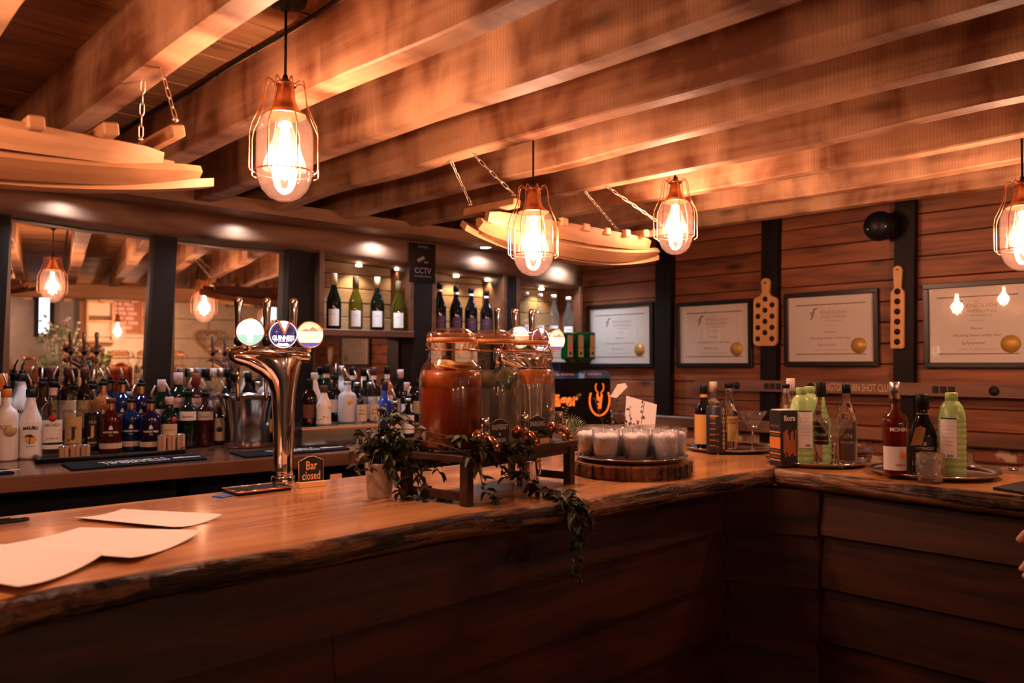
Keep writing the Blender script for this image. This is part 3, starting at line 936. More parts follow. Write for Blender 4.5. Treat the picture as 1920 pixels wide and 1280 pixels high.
def rack(label, x0, x1, y, zmid, sag, tops, R=0.13):
    L = x1 - x0
    t = thing('stave_rack', label, 'rack', ((x0 + x1) / 2, y, zmid), 0, 'hanging racks of barrel staves')
    for k, ph in enumerate((-72, -36, 0, 36, 72)):
        a = math.radians(ph)
        st = stave(L * (1.0 if k in (1, 2, 3) else 0.9), 0.064, 0.022, sag * (1.0 + 0.1 * (k % 2)))
        st.build('stave', STAVE, t, (0.02 * ((k * 37) % 5 - 2), R * math.sin(a), R * (1 - math.cos(a))), (-a if False else a * -1.0, 0, 0) if False else (a, 0, 0))
    zr = R * (1 - math.cos(math.radians(72)))
    nb = 8
    for i in range(nb):
        q = -0.84 + 1.68 * i / (nb - 1)
        x = q * L / 2
        z = zr + sag * q * q + 0.012 + 0.012
        MB().cbox((-0.017, -R - 0.006, -0.014), (0.017, R + 0.006, 0.016), 0.004).build('cross_block', STAVE, t, (x, 0, z), (0, -math.atan(2 * sag * q / (L / 2)), 0))
    for (tx, ty, q, yy) in tops:
        x = q * L / 2
        z = zr + sag * q * q + 0.06
        bx = tx - (x0 + x1) / 2
        chain(t, (bx, ty - y, BEAM_Z - zmid), (x, yy, z))
    return t
xa = UE[10] * 0.72 - 0.035; xb = UE[13] * 0.72 - 0.035; xc = UE[15] * 0.72 - 0.03
rack('long stave rack hanging by chains before the mirrors at the left edge', -0.40, 0.83, 2.03, 1.845, 0.075, [(xa, 1.98, 0.84, -0.115), (xa, 2.10, 0.84, 0.115), (UE[9] * 0.72 - 0.55, 1.98, -0.84, -0.115), (UE[9] * 0.72 - 0.55, 2.10, -0.84, 0.115)])
rack('stave rack hanging by chains behind the lamp over the jars', 1.84, 2.88, 2.10, 1.862, 0.060, [(xb, 2.05, -0.84, -0.115), (xb, 2.17, -0.84, 0.115), (xc, 2.05, 0.84, -0.115), (xc, 2.17, 0.84, 0.115)])
# ================================================================ things on the right wall
PRINT = mat('brown_print', (0.16, 0.085, 0.05), 0.6)
FADE = mat('faded_print', (0.42, 0.30, 0.21), 0.6)
CERT = mat('certificate_paper', (0.80, 0.72, 0.66), 0.7)
SEAL = mat('gold_seal', (0.72, 0.42, 0.10), 0.45, 0.3)
PANE = glass('picture_glass', (0.98, 0.98, 0.98), 0.01, 1.5)
WROT = (0, 0, -PI / 2)          # local X runs towards the near end of the wall (-Y), the face looks to -X
def certificate(px0, px1, pyt, pyb, label, roll=0.0):
    dx = 0.03
    a = at_x(px0, 640, RW - dx); b = at_x(px1, 640, RW - dx)
    top = at_x(px0, pyt, RW - dx).z; bot = at_x(px0, pyb, RW - dx).z
    W = a.y - b.y; H = top - bot
    t = thing('framed_certificate', label, 'picture', (RW - 0.004, a.y - W / 2, bot), -PI / 2, 'framed award certificates')
    t.rotation_euler = (0, roll, -PI / 2)
    fw = 0.024
    for lo, hi in (((-W / 2, -0.026, 0), (W / 2, 0, fw)), ((-W / 2, -0.026, H - fw), (W / 2, 0, H)), ((-W / 2, -0.026, fw), (-W / 2 + fw, 0, H - fw)), ((W / 2 - fw, -0.026, fw), (W / 2, 0, H - fw))):
        MB().cbox(lo, hi, 0.002).build('frame', BLACKG if False else mat('black_frame', (0.012, 0.010, 0.010), 0.35), t)
    MB().box((-W / 2 + fw, -0.012, fw), (W / 2 - fw, -0.004, H - fw)).build('paper', CERT, t)
    y = -0.0126
    w2 = W * 0.37
    MB().box((-w2, y, H * 0.82), (w2, y + 0.0004, H * 0.832)).build('gold_rule', PRINT, t)
    MB().box((-w2, y, H * 0.155), (w2, y + 0.0004, H * 0.166)).build('gold_rule', PRINT, t)
    def line(s, size, x, z, w, m):
        q = MB(); flat_text(q, s, size, T(x, y, z) @ FACE, w); q.build('lettering', m, t)
    line('THE', 0.010, 0.0, H * 0.765, None, FADE)
    line('ENGLISH', 0.026, 0.02, H * 0.715, W * 0.27, FADE)
    line('WEDDING', 0.022, 0.02, H * 0.655, W * 0.27, FADE)
    line('AWARDS', 0.012, 0.02, H * 0.605, W * 0.20, FADE)
    line('Presented to', 0.011, 0.0, H * 0.545, W * 0.14, FADE)
    line('Winner', 0.014, 0.0, H * 0.455, W * 0.12, PRINT)
    line('Wedding Venue of the Year', 0.016, 0.0, H * 0.375, W * 0.44, PRINT)
    line('English Wedding Awards', 0.009, 0.0, H * 0.215, W * 0.34, FADE)
    lg = MB()
    lg.tube([(-0.02, 0, -0.028), (-0.012, 0, -0.012), (-0.022, 0, 0.006), (-0.006, 0, 0.012), (0.0, 0, 0.026), (0.016, 0, 0.03)], 0.0028, 5, T(-W * 0.16, y, H * 0.70))
    lg.tube([(-0.006, 0, 0.03), (-0.008, 0, 0.0), (-0.018, 0, -0.02)], 0.0022, 5, T(-W * 0.155, y, H * 0.70))
    lg.build('crest', PRINT, t)
    sg = MB().tube([(-0.05 + 0.006 * i, 0, 0.010 * math.sin(i * 2.1) * (1 - i / 22)) for i in range(17)], 0.0012, 4, T(-W * 0.03, y, H * 0.285))
    sg.build('signature', PRINT, t)
    MB().lathe([(0, 0), (0.040, 0), (0.040, 0.001), (0, 0.0012)], 28, T(W * 0.30, y, H * 0.27) @ RX(PI / 2)).build('gold_seal', SEAL, t)
    MB().box((-W / 2 + fw, -0.019, fw), (W / 2 - fw, -0.0175, H - fw)).build('pane', PANE, t)
    return t
certificate(1099, 1223, 573, 688, 'black framed certificate nearest the clear bottle shelf')
certificate(1267, 1409, 568, 688, 'black framed certificate left of the many-holed shot paddle')
certificate(1469, 1646, 551, 686, 'black framed certificate between the two shot paddles')
certificate(1731, 1938, 533, 689, 'black framed certificate cut off by the right edge of the photo')

# further along the same wall, beyond the right edge: seen in the low mirror under the wine shelf
def certificate_at(y0, y1, z0, z1, label):
    """place by wall span: y0 far end, y1 near end"""
    c0 = RW - 0.03
    def px_of(p):
        v = _R.transposed() @ (p - EYE); return 960 + FPX * v.x / -v.z, 640 - FPX * v.y / -v.z
    t = certificate(1469, 1646, 551, 686, label)
    a = at_x(1469, 640, c0); b = at_x(1646, 640, c0)
    W = a.y - b.y; H = at_x(1469, 551, c0).z - at_x(1469, 686, c0).z
    t.location = (RW - 0.004, (y0 + y1) / 2, z0)
    t.scale = (abs(y0 - y1) / W, 1, (z1 - z0) / H)
pa = mirror_to_x(641, 656, RW, 0.03); pb = mirror_to_x(697, 656, RW, 0.03)
certificate_at(pa.y, pb.y, mirror_to_x(668, 686, RW, 0.03).z, mirror_to_x(668, 628, RW, 0.03).z, 'framed certificate seen only in the low mirror under the white wine')
pc = mirror_to_x(622, 640, RW, 0.03)
t = thing('shield_plaque', 'pale shield plaque seen in the low mirror beside the font badges', 'plaque', (RW - 0.004, pc.y, 1.45), -PI / 2)
MB().prism([(-0.09, 0.22), (0.09, 0.22), (0.09, 0.10), (0.05, 0.02), (0, -0.02), (-0.05, 0.02), (-0.09, 0.10)], 0, 0.02, RX(PI / 2)).build('shield', PALEZ, t)
MB().prism([(-0.06, 0.19), (0.06, 0.19), (0.06, 0.11), (0.03, 0.05), (0, 0.02), (-0.03, 0.05), (-0.06, 0.11)], 0, 0.004, T(0, -0.02, 0) @ RX(PI / 2)).build('crest', CERT, t)

PADDLE = wood('paddle_timber', (0.50, 0.24, 0.09), (0.68, 0.37, 0.16), 'Z', 14, 0.45, 0.4, 0.1, 0.35)
def paddle(px, pyt, pyb, half_px, holes, label, neck=0.24, hw=0.32):
    X = RW - 0.075
    c = at_x(px, 640, X); top = at_x(px, pyt, X).z; bot = at_x(px, pyb, X).z
    W = abs(at_x(px - half_px, 640, X).y - at_x(px + half_px, 640, X).y); H = top - bot
    t = thing('shot_paddle', label, 'shot paddle', (RW - 0.052, c.y, bot), -PI / 2)
    t.rotation_euler = (0, 0.018, -PI / 2)
    # outline in (x, z), rounded base, sloping shoulders, rounded handle
    ol = []
    r = W * 0.18
    zs = H * (1 - neck)
    for k in range(5):
        a = PI + k * PI / 8; ol.append((-W / 2 + r + r * math.cos(a), r + r * math.sin(a)))
    for k in range(5):
        a = 1.5 * PI + k * PI / 8; ol.append((W / 2 - r + r * math.cos(a), r + r * math.sin(a)))
    hwid = W * hw / 2
    ol += [(W / 2, zs - W * 0.14), (W / 2 - W * 0.05, zs - W * 0.05), (hwid * 1.25, zs + W * 0.05), (hwid * 0.85, zs + W * 0.2)]
    for k in range(9):
        a = k * PI / 8; ol.append((hwid * math.cos(a) * 1.1, H - hwid * 1.1 + hwid * 1.1 * math.sin(a)))
    ol += [(-hwid * 0.85, zs + W * 0.2), (-hwid * 1.25, zs + W * 0.05), (-W / 2 + W * 0.05, zs - W * 0.05), (-W / 2, zs - W * 0.14)]
    MB().prism(ol, 0, 0.018, RX(PI / 2)).build('board', PADDLE, t)
    for hx, hz, hr in holes:
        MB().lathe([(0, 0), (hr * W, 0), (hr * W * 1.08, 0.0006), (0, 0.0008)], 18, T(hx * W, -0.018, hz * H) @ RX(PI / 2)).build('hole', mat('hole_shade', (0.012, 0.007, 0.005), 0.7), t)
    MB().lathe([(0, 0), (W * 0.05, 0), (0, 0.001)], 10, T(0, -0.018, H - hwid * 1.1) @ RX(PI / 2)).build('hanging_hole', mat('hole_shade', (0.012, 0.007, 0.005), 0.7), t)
    MB().tube([(0, -0.0, H - hwid * 1.1), (0, -0.03, H - hwid * 1.0)], 0.003, 6).build('nail', STEEL, t)
    return t
hl = [(0, 0.69, 0.10)] + [(sx * 0.30, z, 0.10) for z in (0.60, 0.435, 0.27, 0.105) for sx in (-1, 1)] + [(0, z, 0.10) for z in (0.525, 0.36, 0.195)]
paddle(1433, 521, 648, 22, hl, 'pale wooden shot paddle with many holes in three rows', 0.28, 0.34)
paddle(1681, 498, 653, 12.5, [(0, 0.08 + 0.122 * k, 0.225) for k in range(6)], 'narrow wooden shot paddle with one column of six holes', 0.30, 0.60)

# shot ski with lettering along the wall
SKI = wood('ski_timber', (0.10, 0.045, 0.028), (0.24, 0.115, 0.07), 'X', 16, 0.45, 0.4, 0.15, 0.35)
X = RW - 0.09
a = at_x(1290, 725, X); b = at_x(2000, 733, X)
zc = 0.5 * (at_x(1640, 716, X).z + at_x(1640, 740, X).z)
L = a.y - b.y
H = at_x(1640, 717, X).z - at_x(1640, 740, X).z
t = thing('shot_ski', 'long lettered wooden shot ski fixed along the right wall', 'shot ski', (RW - 0.055, a.y, zc), -PI / 2)
ol = [(0.0, -H * 0.1), (0.05, -H * 0.42), (0.14, -H / 2), (L, -H / 2), (L, H / 2), (0.14, H / 2), (0.05, H * 0.4), (0, H * 0.1)]
MB().prism(ol, 0, 0.022, RX(PI / 2)).build('board', SKI, t)
def ski_x(px): return a.y - at_x(px, 725, X).y
q = MB(); x0, x1 = ski_x(1524), ski_x(1672)
flat_text(q, 'WELLINGTON BARN SHOT CLUB', 0.055, T((x0 + x1) / 2 - 0.01, -0.0225, 0) @ FACE, (x1 - x0) * 1.02)
q.build('lettering', mat('ski_lettering', (0.62, 0.42, 0.30), 0.6), t)
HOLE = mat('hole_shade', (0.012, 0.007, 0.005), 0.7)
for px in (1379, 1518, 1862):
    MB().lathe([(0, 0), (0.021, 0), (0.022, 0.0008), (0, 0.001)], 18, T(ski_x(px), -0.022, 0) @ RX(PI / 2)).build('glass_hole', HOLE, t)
for px in (1446, 1767):
    x = ski_x(px)
    for dx in (-0.034, 0.0, 0.034):
        MB().cbox((x + dx - 0.014, -0.0235, -0.016), (x + dx + 0.014, -0.0215, 0.016), 0.0005).build('binding_slot', HOLE, t)
for dx in (0.4, 1.2):
    MB().cbox((dx, -0.002, -0.02), (dx + 0.03, 0.055, 0.02), 0.002).build('bracket', DARKW, t)

# black ball speaker under the last beam
X = RW - 0.14
p = at_x(1649, 424, X)
t = thing('wall_speaker', 'black round wall speaker tucked under the ceiling beams', 'speaker', p, -PI / 2)
MB().sphere((0, 0, 0), 0.072, 20, 12).build('body', BLACK, t)
MB().lathe([(0, 0), (0.05, 0), (0.056, -0.012), (0, -0.012)], 24, T(0, -0.052, -0.012) @ RX(PI / 2 + 0.2)).build('grille', BLACKG, t)
MB().cbox((-0.02, 0.05, -0.02), (0.02, 0.139, 0.02), 0.003).build('bracket', BLACK, t)
MB().sphere((-0.03, -0.065, -0.02), 0.006, 8, 6).build('status_light', CHROME, t)

# white card propped on the rail near the corner, seen beyond the bar
# ================================================================ rear of the room, seen in the mirrors
def rear_box(px0, py0, px1, py1, y):
    """opening in mirror pixels to a box on the plane Y=y: returns x0, x1, z0, z1"""
    a = mirror_to_y(px0, py0, y); b = mirror_to_y(px1, py1, y)
    return min(a.x, b.x), max(a.x, b.x), min(a.z, b.z), max(a.z, b.z)
ry = REARY
# cream boards over the middle and right of the rear wall
ca = mirror_to_y(160, 600, ry).x; cb = mirror_to_y(487, 600, ry).x
cx0, cx1 = min(ca, cb), max(ca, cb)
for r in range(9):
    z = 0.06 + r * 0.245
    if z > 2.2: break
    MB().cbox((cx0, ry - 0.03, z + 0.003), (cx1, ry + random.uniform(-0.004, 0.004), min(z + 0.242, 2.3)), 0.008).build('plank', CREAM, wall_rear)
for (xa_, xb_) in ((-3.6, cx0), (cx1, 4.2)):
    MB().box((xa_ + 0.0, ry - 0.03, 0), (xb_, ry - 0.008, 2.3)).build('panel', GREYW, wall_rear)
MB().cbox((cx0 - 0.06, ry - 0.02, 0), (cx0, ry + 0.03, 2.2), 0.005).build('post', PALEZ, wall_rear)
MB().cbox((cx0, ry - 0.01, 0.80), (cx1, ry + 0.012, 1.0), 0.005).build('dado_rail', PALEW, wall_rear)
# window
x0, x1, z0, z1 = rear_box(497, 538, 542, 600, ry)
t = MB().box((x0, ry + 0.0, z0), (x1, ry + 0.008, z1)).build('window_1', mat('daylight_pane', (0.6, 0.75, 0.9), 0.2, emit=(0.62, 0.80, 1.0), estr=2.2))
tag(t, 'small bluish daylight window on the rear wall', None, None, 'structure')
for lo, hi in (((x0 - 0.04, ry, z0 - 0.04), (x1 + 0.04, ry + 0.03, z0)), ((x0 - 0.04, ry, z1), (x1 + 0.04, ry + 0.03, z1 + 0.04)), ((x0 - 0.04, ry, z0), (x0, ry + 0.03, z1)), ((x1, ry, z0), (x1 + 0.04, ry + 0.03, z1)), (((x0 + x1) / 2 - 0.012, ry, z0), ((x0 + x1) / 2 + 0.012, ry + 0.025, z1))):
    MB().cbox(lo, hi, 0.003).build('frame', BLACK, t)
x0, x1, z0, z1 = rear_box(74, 545, 92, 625, ry)
t = MB().box((x0, ry, z0), (x1, ry + 0.008, z1)).build('window_2', mat('daylight_pane', (0.6, 0.75, 0.9), 0.2, emit=(0.62, 0.80, 1.0), estr=2.2))
tag(t, 'narrow daylight slit beside the plants on the rear wall', None, None, 'structure')
for lo, hi in (((x0 - 0.05, ry, z0 - 0.04), (x0, ry + 0.03, z1 + 0.04)), ((x1, ry, z0 - 0.04), (x1 + 0.05, ry + 0.03, z1 + 0.04)), ((x0, ry, z1), (x1, ry + 0.03, z1 + 0.04)), ((x0, ry, z0 - 0.04), (x1, ry + 0.03, z0))):
    MB().cbox(lo, hi, 0.003).build('frame', BLACK, t)
# open shelf with cream back
sy = ry + 0.16
x0, x1, z0, z1 = rear_box(165, 525, 212, 640, sy)
t = thing('wall_shelf', 'cream open shelf on the rear wall seen in the left mirror', 'shelf', ((x0 + x1) / 2, ry, 0))
w2 = (x1 - x0) / 2
for k in range(4):
    z = z0 + (z1 - z0) * k / 3
    MB().cbox((-w2, 0.0, z - 0.012), (w2, 0.16, z + 0.012), 0.003).build('shelf_board', PALEW, t)
for s_ in (-1, 1):
    MB().cbox((s_ * w2 - 0.012, 0.0, z0), (s_ * w2 + 0.012, 0.16, z1), 0.003).build('side_panel', PALEZ, t)
# framed red brickwork picture
x0, x1, z0, z1 = rear_box(211, 548, 266, 624, ry + 0.03)
t = thing('framed_picture', 'framed reddish lettered board on the rear wall in the left mirror', 'picture', ((x0 + x1) / 2, ry, (z0 + z1) / 2))
w2 = (x1 - x0) / 2; h2 = (z1 - z0) / 2
MB().box((-w2, 0.004, -h2), (w2, 0.02, h2)).build('board', mat('terracotta_board', (0.42, 0.16, 0.09), 0.6), t)
for r in range(7):
    xx = -w2 + 0.03
    while xx < w2 - 0.09:
        wd = random.uniform(0.06, 0.14)
        MB().box((xx, 0.02, -h2 + 0.04 + r * (2 * h2 - 0.08) / 7), (min(xx + wd, w2 - 0.02), 0.024, -h2 + 0.04 + (r + 0.7) * (2 * h2 - 0.08) / 7)).build('print_block', mat('pale_pink_print', (0.72, 0.48, 0.38), 0.6), t)
        xx += wd + 0.02
for lo, hi in (((-w2 - 0.02, 0, -h2 - 0.02), (w2 + 0.02, 0.03, -h2)), ((-w2 - 0.02, 0, h2), (w2 + 0.02, 0.03, h2 + 0.02)), ((-w2 - 0.02, 0, -h2), (-w2, 0.03, h2)), ((w2, 0, -h2), (w2 + 0.02, 0.03, h2))):
    MB().cbox(lo, hi, 0.003).build('frame', PALEW, t)
# hanging heart
p = mirror_to_y(386, 636, ry + 0.04)
t = thing('wooden_heart', 'open wooden heart hanging on cream boards in the second mirror', 'ornament', (p.x, ry + 0.012, p.z))
hp = []
for i in range(40):
    a = 2 * PI * i / 40
    hp.append((0.0085 * 16 * math.sin(a) ** 3, 0.025, 0.0085 * (13 * math.cos(a) - 5 * math.cos(2 * a) - 2 * math.cos(3 * a) - math.cos(4 * a))))
MB().tube(hp, 0.020, 8, closed=True).build('heart', PALEW, t)
MB().box((-0.012, 0.004, 0.06), (0.012, 0.008, 0.42)).build('ribbon', WHITE, t)
# pot plants and a bottle on a side table under the mirror view
LEAFG = mat('fresh_leaf', (0.16, 0.30, 0.06), 0.5, var=0.3, bscale=8)
PETAL = mat('white_petal', (0.80, 0.80, 0.70), 0.6)
ty = ry + 0.45
x0, x1, z0, z1 = rear_box(40, 690, 275, 720, ty)
tbz = z0
t = thing('side_table', 'timber side table against the rear wall in the left mirror', 'table', ((x0 + x1) / 2, ty, 0))
w2 = (x1 - x0) / 2 + 0.1
MB().cbox((-w2, -0.3, tbz - 0.04), (w2, 0.25, tbz), 0.004).build('top', PALEW, t)
for sx in (-1, 1):
    for yy in (-0.26, 0.2):
        MB().cbox((sx * (w2 - 0.06) - 0.03, yy - 0.03, 0), (sx * (w2 - 0.06) + 0.03, yy + 0.03, tbz - 0.04), 0.004).build('leg', PALEZ, t)
def leaf_mesh(l, w_):
    return [(0, 0, 0), (w_ / 2, l * 0.4, 0.01), (0, l, -0.01), (-w_ / 2, l * 0.4, 0.01)], [(0, 1, 2, 3)]
def bush(px, py, rad, hgt, name, label, flowers, seed):
    rnd = random.Random(seed)
    p = mirror_to_y(px, py, ty)
    t = thing(name, label, 'plant', (p.x, ty, tbz))
    MB().lathe([(0.055, 0), (0.075, 0.13), (0.07, 0.13), (0.05, 0.01), (0, 0.01)], 20).build('pot', mat('grey_pot', (0.30, 0.29, 0.28), 0.6), t)
    q = MB(); fl = MB()
    for k in range(130):
        a = rnd.uniform(0, 2 * PI); rr = rad * math.sqrt(rnd.random()); z = 0.12 + hgt * rnd.random()
        vs, fs = leaf_mesh(rnd.uniform(0.06, 0.12), 0.035)
        q.add(vs, fs, False, T(rr * math.cos(a), rr * math.sin(a), z) @ RZ(a) @ RX(rnd.uniform(-0.4, 1.2)))
    for k in range(flowers):
        a = rnd.uniform(0, 2 * PI); rr = rad * 1.05 * math.sqrt(rnd.random()); z = 0.12 + hgt * rnd.uniform(0.7, 1.25)
        fl.sphere((rr * math.cos(a), rr * math.sin(a), z), 0.022, 7, 5, 0.6)
        fl.tube([(rr * 0.4 * math.cos(a), rr * 0.4 * math.sin(a), 0.12), (rr * math.cos(a), rr * math.sin(a), z)], 0.003, 4)
    tag(q.build('leaves', LEAFG, t), kind='stuff')
    if flowers: tag(fl.build('blossom', PETAL, t), kind='stuff')
bush(110, 680, 0.22, 0.52, 'potted_flowers', 'potted white flowers reflected in the left mirror', 26, 1)
bush(185, 690, 0.13, 0.24, 'potted_fern', 'small grey-green pot plant reflected in the left mirror', 0, 2)
for px, lb in ((55, 'drink jar on the rear table, right of its twin in the left mirror'), (8, 'drink jar on the rear table at the very edge of the left mirror')):
    p = mirror_to_y(px, 690, ty + 0.1)
    t = thing('drink_jar', lb, 'jar', (p.x, ty + 0.1, tbz))
    MB().lathe([(0.08, 0), (0.085, 0.03), (0.085, 0.21), (0.062, 0.25), (0.06, 0.28)], 22, capt=False).build('glass', glass('far_jar_glass', (0.9, 0.75, 0.62), 0.05), t)
    MB().lathe([(0.062, 0.28), (0.066, 0.285), (0.066, 0.31), (0, 0.315)], 20).build('lid', COPPER, t)
    MB().lathe([(0.0, 0.01), (0.078, 0.01), (0.08, 0.18), (0, 0.18)], 20).build('drink', mat('far_drink', (0.35, 0.12, 0.06), 0.4), t)
# ================================================================ beer fonts
DISC = mat('badge_white', (0.9, 0.95, 0.95), 0.35, emit=(0.85, 1.0, 0.97), estr=0.75)
DTEAL = mat('badge_teal', (0.25, 0.62, 0.60), 0.35, emit=(0.35, 0.80, 0.76), estr=0.5)
DNAVY = mat('badge_navy', (0.02, 0.02, 0.09), 0.25, emit=(0.05, 0.05, 0.25), estr=0.25)
DLET = mat('badge_lettering', (0.9, 0.9, 1.0), 0.4, emit=(0.85, 0.85, 1.0), estr=1.4)
DORG = mat('badge_cream_orange', (0.95, 0.62, 0.40), 0.35, emit=(1.0, 0.62, 0.40), estr=0.55)
DPALE = mat('badge_pale', (0.95, 0.88, 0.82), 0.35, emit=(1.0, 0.9, 0.82), estr=0.6)
DBLUE = mat('badge_blue', (0.10, 0.10, 0.45), 0.35, emit=(0.16, 0.16, 0.7), estr=0.4)
def font_body():
    b = MB()
    b.lathe([(0.034, 0.0), (0.035, 0.003), (0.035, 0.026), (0.032, 0.030)], 32)
    # swelling column that sweeps up into the head
    def loft(path, n=28):
        vs = []; fs = []
        for (cx, cz, rx, ry, tilt) in path:
            for j in range(n):
                a = 2 * PI * j / n
                x = rx * math.cos(a); y = ry * math.sin(a)
                vs.append((cx + x * math.cos(tilt), y, cz + x * math.sin(tilt)))
        for i in range(len(path) - 1):
            for j in range(n):
                j2 = (j + 1) % n
                fs.append((i * n + j, i * n + j2, (i + 1) * n + j2, (i + 1) * n + j))
        fs.append(tuple(reversed(range(n)))); fs.append(tuple(range((len(path) - 1) * n, len(path) * n)))
        b.add(vs, fs, True)
    loft([(0, 0.028, 0.032, 0.032, 0), (0, 0.045, 0.029, 0.029, 0), (0, 0.075, 0.0295, 0.0295, 0), (0, 0.16, 0.0305, 0.0305, 0), (0, 0.23, 0.033, 0.032, 0), (0, 0.275, 0.036, 0.033, 0.05), (-0.003, 0.315, 0.046, 0.036, 0.12), (-0.012, 0.345, 0.062, 0.038, 0.18), (-0.020, 0.372, 0.082, 0.038, 0.12), (-0.026, 0.392, 0.098, 0.035, 0.05), (-0.030, 0.405, 0.104, 0.028, 0.02), (-0.030, 0.410, 0.096, 0.020, 0.0)])
    # long throat to the left
    loft([(0.010, 0.285, 0.030, 0.030, 0.6), (-0.020, 0.320, 0.028, 0.031, 0.8), (-0.055, 0.350, 0.026, 0.031, 1.05), (-0.095, 0.370, 0.023, 0.030, 1.3), (-0.135, 0.380, 0.020, 0.027, 1.5), (-0.152, 0.382, 0.014, 0.020, 1.57), (-0.157, 0.382, 0.004, 0.006, 1.57)])
    loft([(-0.157, 0.388, 0.004, 0.006, 1.57), (-0.150, 0.388, 0.017, 0.022, 1.57), (-0.10, 0.390, 0.022, 0.030, 1.57), (-0.03, 0.390, 0.024, 0.034, 1.57), (0.04, 0.388, 0.023, 0.033, 1.57), (0.070, 0.382, 0.018, 0.028, 1.5), (0.078, 0.378, 0.006, 0.010, 1.5)])
    return b
def badge(t, x, z, kind):
    r = 0.040
    M = T(x, -0.045, z) @ RX(PI / 2)
    g = MB().lathe([(0.012, -0.05), (0.03, -0.030), (r + 0.001, -0.014), (r + 0.001, 0.0), (r - 0.003, 0.002)], 36, M, capt=False).build('badge_shell', CHROME, t)
    face = {'teal': DISC, 'navy': DNAVY, 'orange': DORG}[kind]
    MB().lathe([(0, 0.0), (r - 0.002, 0.0), (r - 0.002, 0.003), (0, 0.0035)], 36, M).build('badge_face', face, g)
    y = -0.0492
    def disc_seg(a, b, m, nm):
        """segment of the disc below height a (fraction of r) and above b"""
        rr = r - 0.003; pts = []
        for i in range(13):
            zz = b + (a - b) * i / 12
            xx = math.sqrt(max(0, 1 - zz * zz)); pts.append((xx * rr, zz * rr))
        ol = pts + [(-p, q) for p, q in reversed(pts)]
        MB().prism(ol, 0, 0.0003, T(x, y, z) @ RX(PI / 2)).build(nm, m, g)
    def txt(s, size, zz, wd, m, bold=0.0):
        q = MB(); flat_text(q, s, size, T(x, y - 0.0005, z + zz) @ FACE, wd, bold); q.build('lettering', m, g)
    ring = MB().tube([(r * 0.965 * math.cos(a), r * 0.965 * math.sin(a), 0.0035) for a in [2 * PI * i / 40 for i in range(40)]], 0.0011, 5, M, closed=True)
    ring.build('badge_rim', DLET if kind == 'navy' else COPPER, g)
    if kind == 'teal':
        disc_seg(-0.2, -0.97, DTEAL, 'green_field'); txt('THATCHERS', 0.012, 0.016, 0.05, DTEAL)
        MB().prism([(-0.006, -0.03), (0.006, -0.03), (0.01, -0.006), (-0.01, -0.006)], 0, 0.0002, T(x, y - 0.0004, z) @ RX(PI / 2)).build('emblem', DISC, g)
    if kind == 'navy':
        txt('GUINNESS', 0.019, -0.011, 0.062, DLET, 0.0006); txt('ST. JAMES GATE', 0.005, -0.020, 0.05, DLET)
        MB().prism([(-0.018, 0.040), (0.001, 0.0), (0.006, 0.0), (0.020, 0.036), (0.014, 0.036), (0.004, 0.008), (-0.011, 0.040)], 0, 0.004, T(x, y + 0.001, z) @ RX(PI / 2)).build('copper_harp', COPPER, g)
        MB().prism([(-0.010, 0.038), (0.004, 0.009), (0.013, 0.035)], 0, 0.002, T(x, y + 0.001, z) @ RX(PI / 2)).build('light_wedge', DLET, g)
        MB().prism([(-0.02, -0.030), (-0.012, -0.025), (0.0, -0.027), (0.010, -0.025), (0.019, -0.030), (0.01, -0.034), (-0.01, -0.034)], 0, 0.0003, T(x, y - 0.0002, z) @ RX(PI / 2)).build('scroll', DLET, g)
    if kind == 'orange':
        disc_seg(0.25, -0.62, DPALE, 'pale_band'); disc_seg(-0.66, -0.96, DBLUE, 'blue_band'); txt('Coors', 0.026, -0.006, 0.056, DORG)
        MB().prism([(-0.026, 0.010), (-0.012, 0.018), (-0.004, 0.014), (0.008, 0.024), (0.026, 0.010)], 0, 0.0003, T(x, y - 0.0002, z) @ RX(PI / 2)).build('mountain', mat('badge_grey', (0.55, 0.5, 0.52), 0.4), g)
def beer_font(label, loc, rz):
    t = thing('beer_font', label, 'beer font', loc, rz, 'chrome beer fonts on the bar')
    font_body().build('body', CHROME, t)
    for x, k in ((-0.098, 'teal'), (-0.006, 'navy'), (0.070, 'orange')):
        badge(t, x, 0.452 if k == 'teal' else 0.446, k)
        MB().lathe([(0.008, 0), (0.008, 0.05)], 12, T(x, -0.02, 0.395)).build('badge_stem', CHROME, t)
    for x in (-0.128, -0.048, 0.030):
        tp = MB().lathe([(0.007, 0.435), (0.0095, 0.45), (0.011, 0.50), (0.0135, 0.545), (0.0125, 0.556), (0.007, 0.560), (0, 0.561)], 16, T(x, 0.045, 0)).build('tap_handle', CHROME, t)
        MB().lathe([(0.010, 0.418), (0.0135, 0.420), (0.0135, 0.436), (0.008, 0.440)], 16, T(x, 0.045, 0)).build('tap_collar', BLACKG, tp)
        MB().lathe([(0.0085, 0.36), (0.0135, 0.375), (0.0135, 0.40), (0.010, 0.418)], 16, T(x, 0.045, 0)).build('tap_valve', CHROME, tp)
        MB().tube([(x, 0.02, 0.385), (x, 0.045, 0.385)], 0.008, 10).build('tap_shank', CHROME, tp)
        MB().tube([(x, 0.045, 0.37), (x, 0.047, 0.31), (x, 0.047, 0.25)], [0.0075, 0.0065, 0.005], 12).build('spout', CHROME, tp)
    return t
pf = at_z(540, 912, BARZ)
beer_font('tall chrome beer font with three round badges before the second mirror', (pf.x, pf.y + 0.03, BARZ), -0.42)
pf2 = at_depth(1000, 682, 2.86)
beer_font('chrome beer font standing behind the three drink jars', (pf2.x, min(pf2.y, 2.08), BARZ), -0.10)

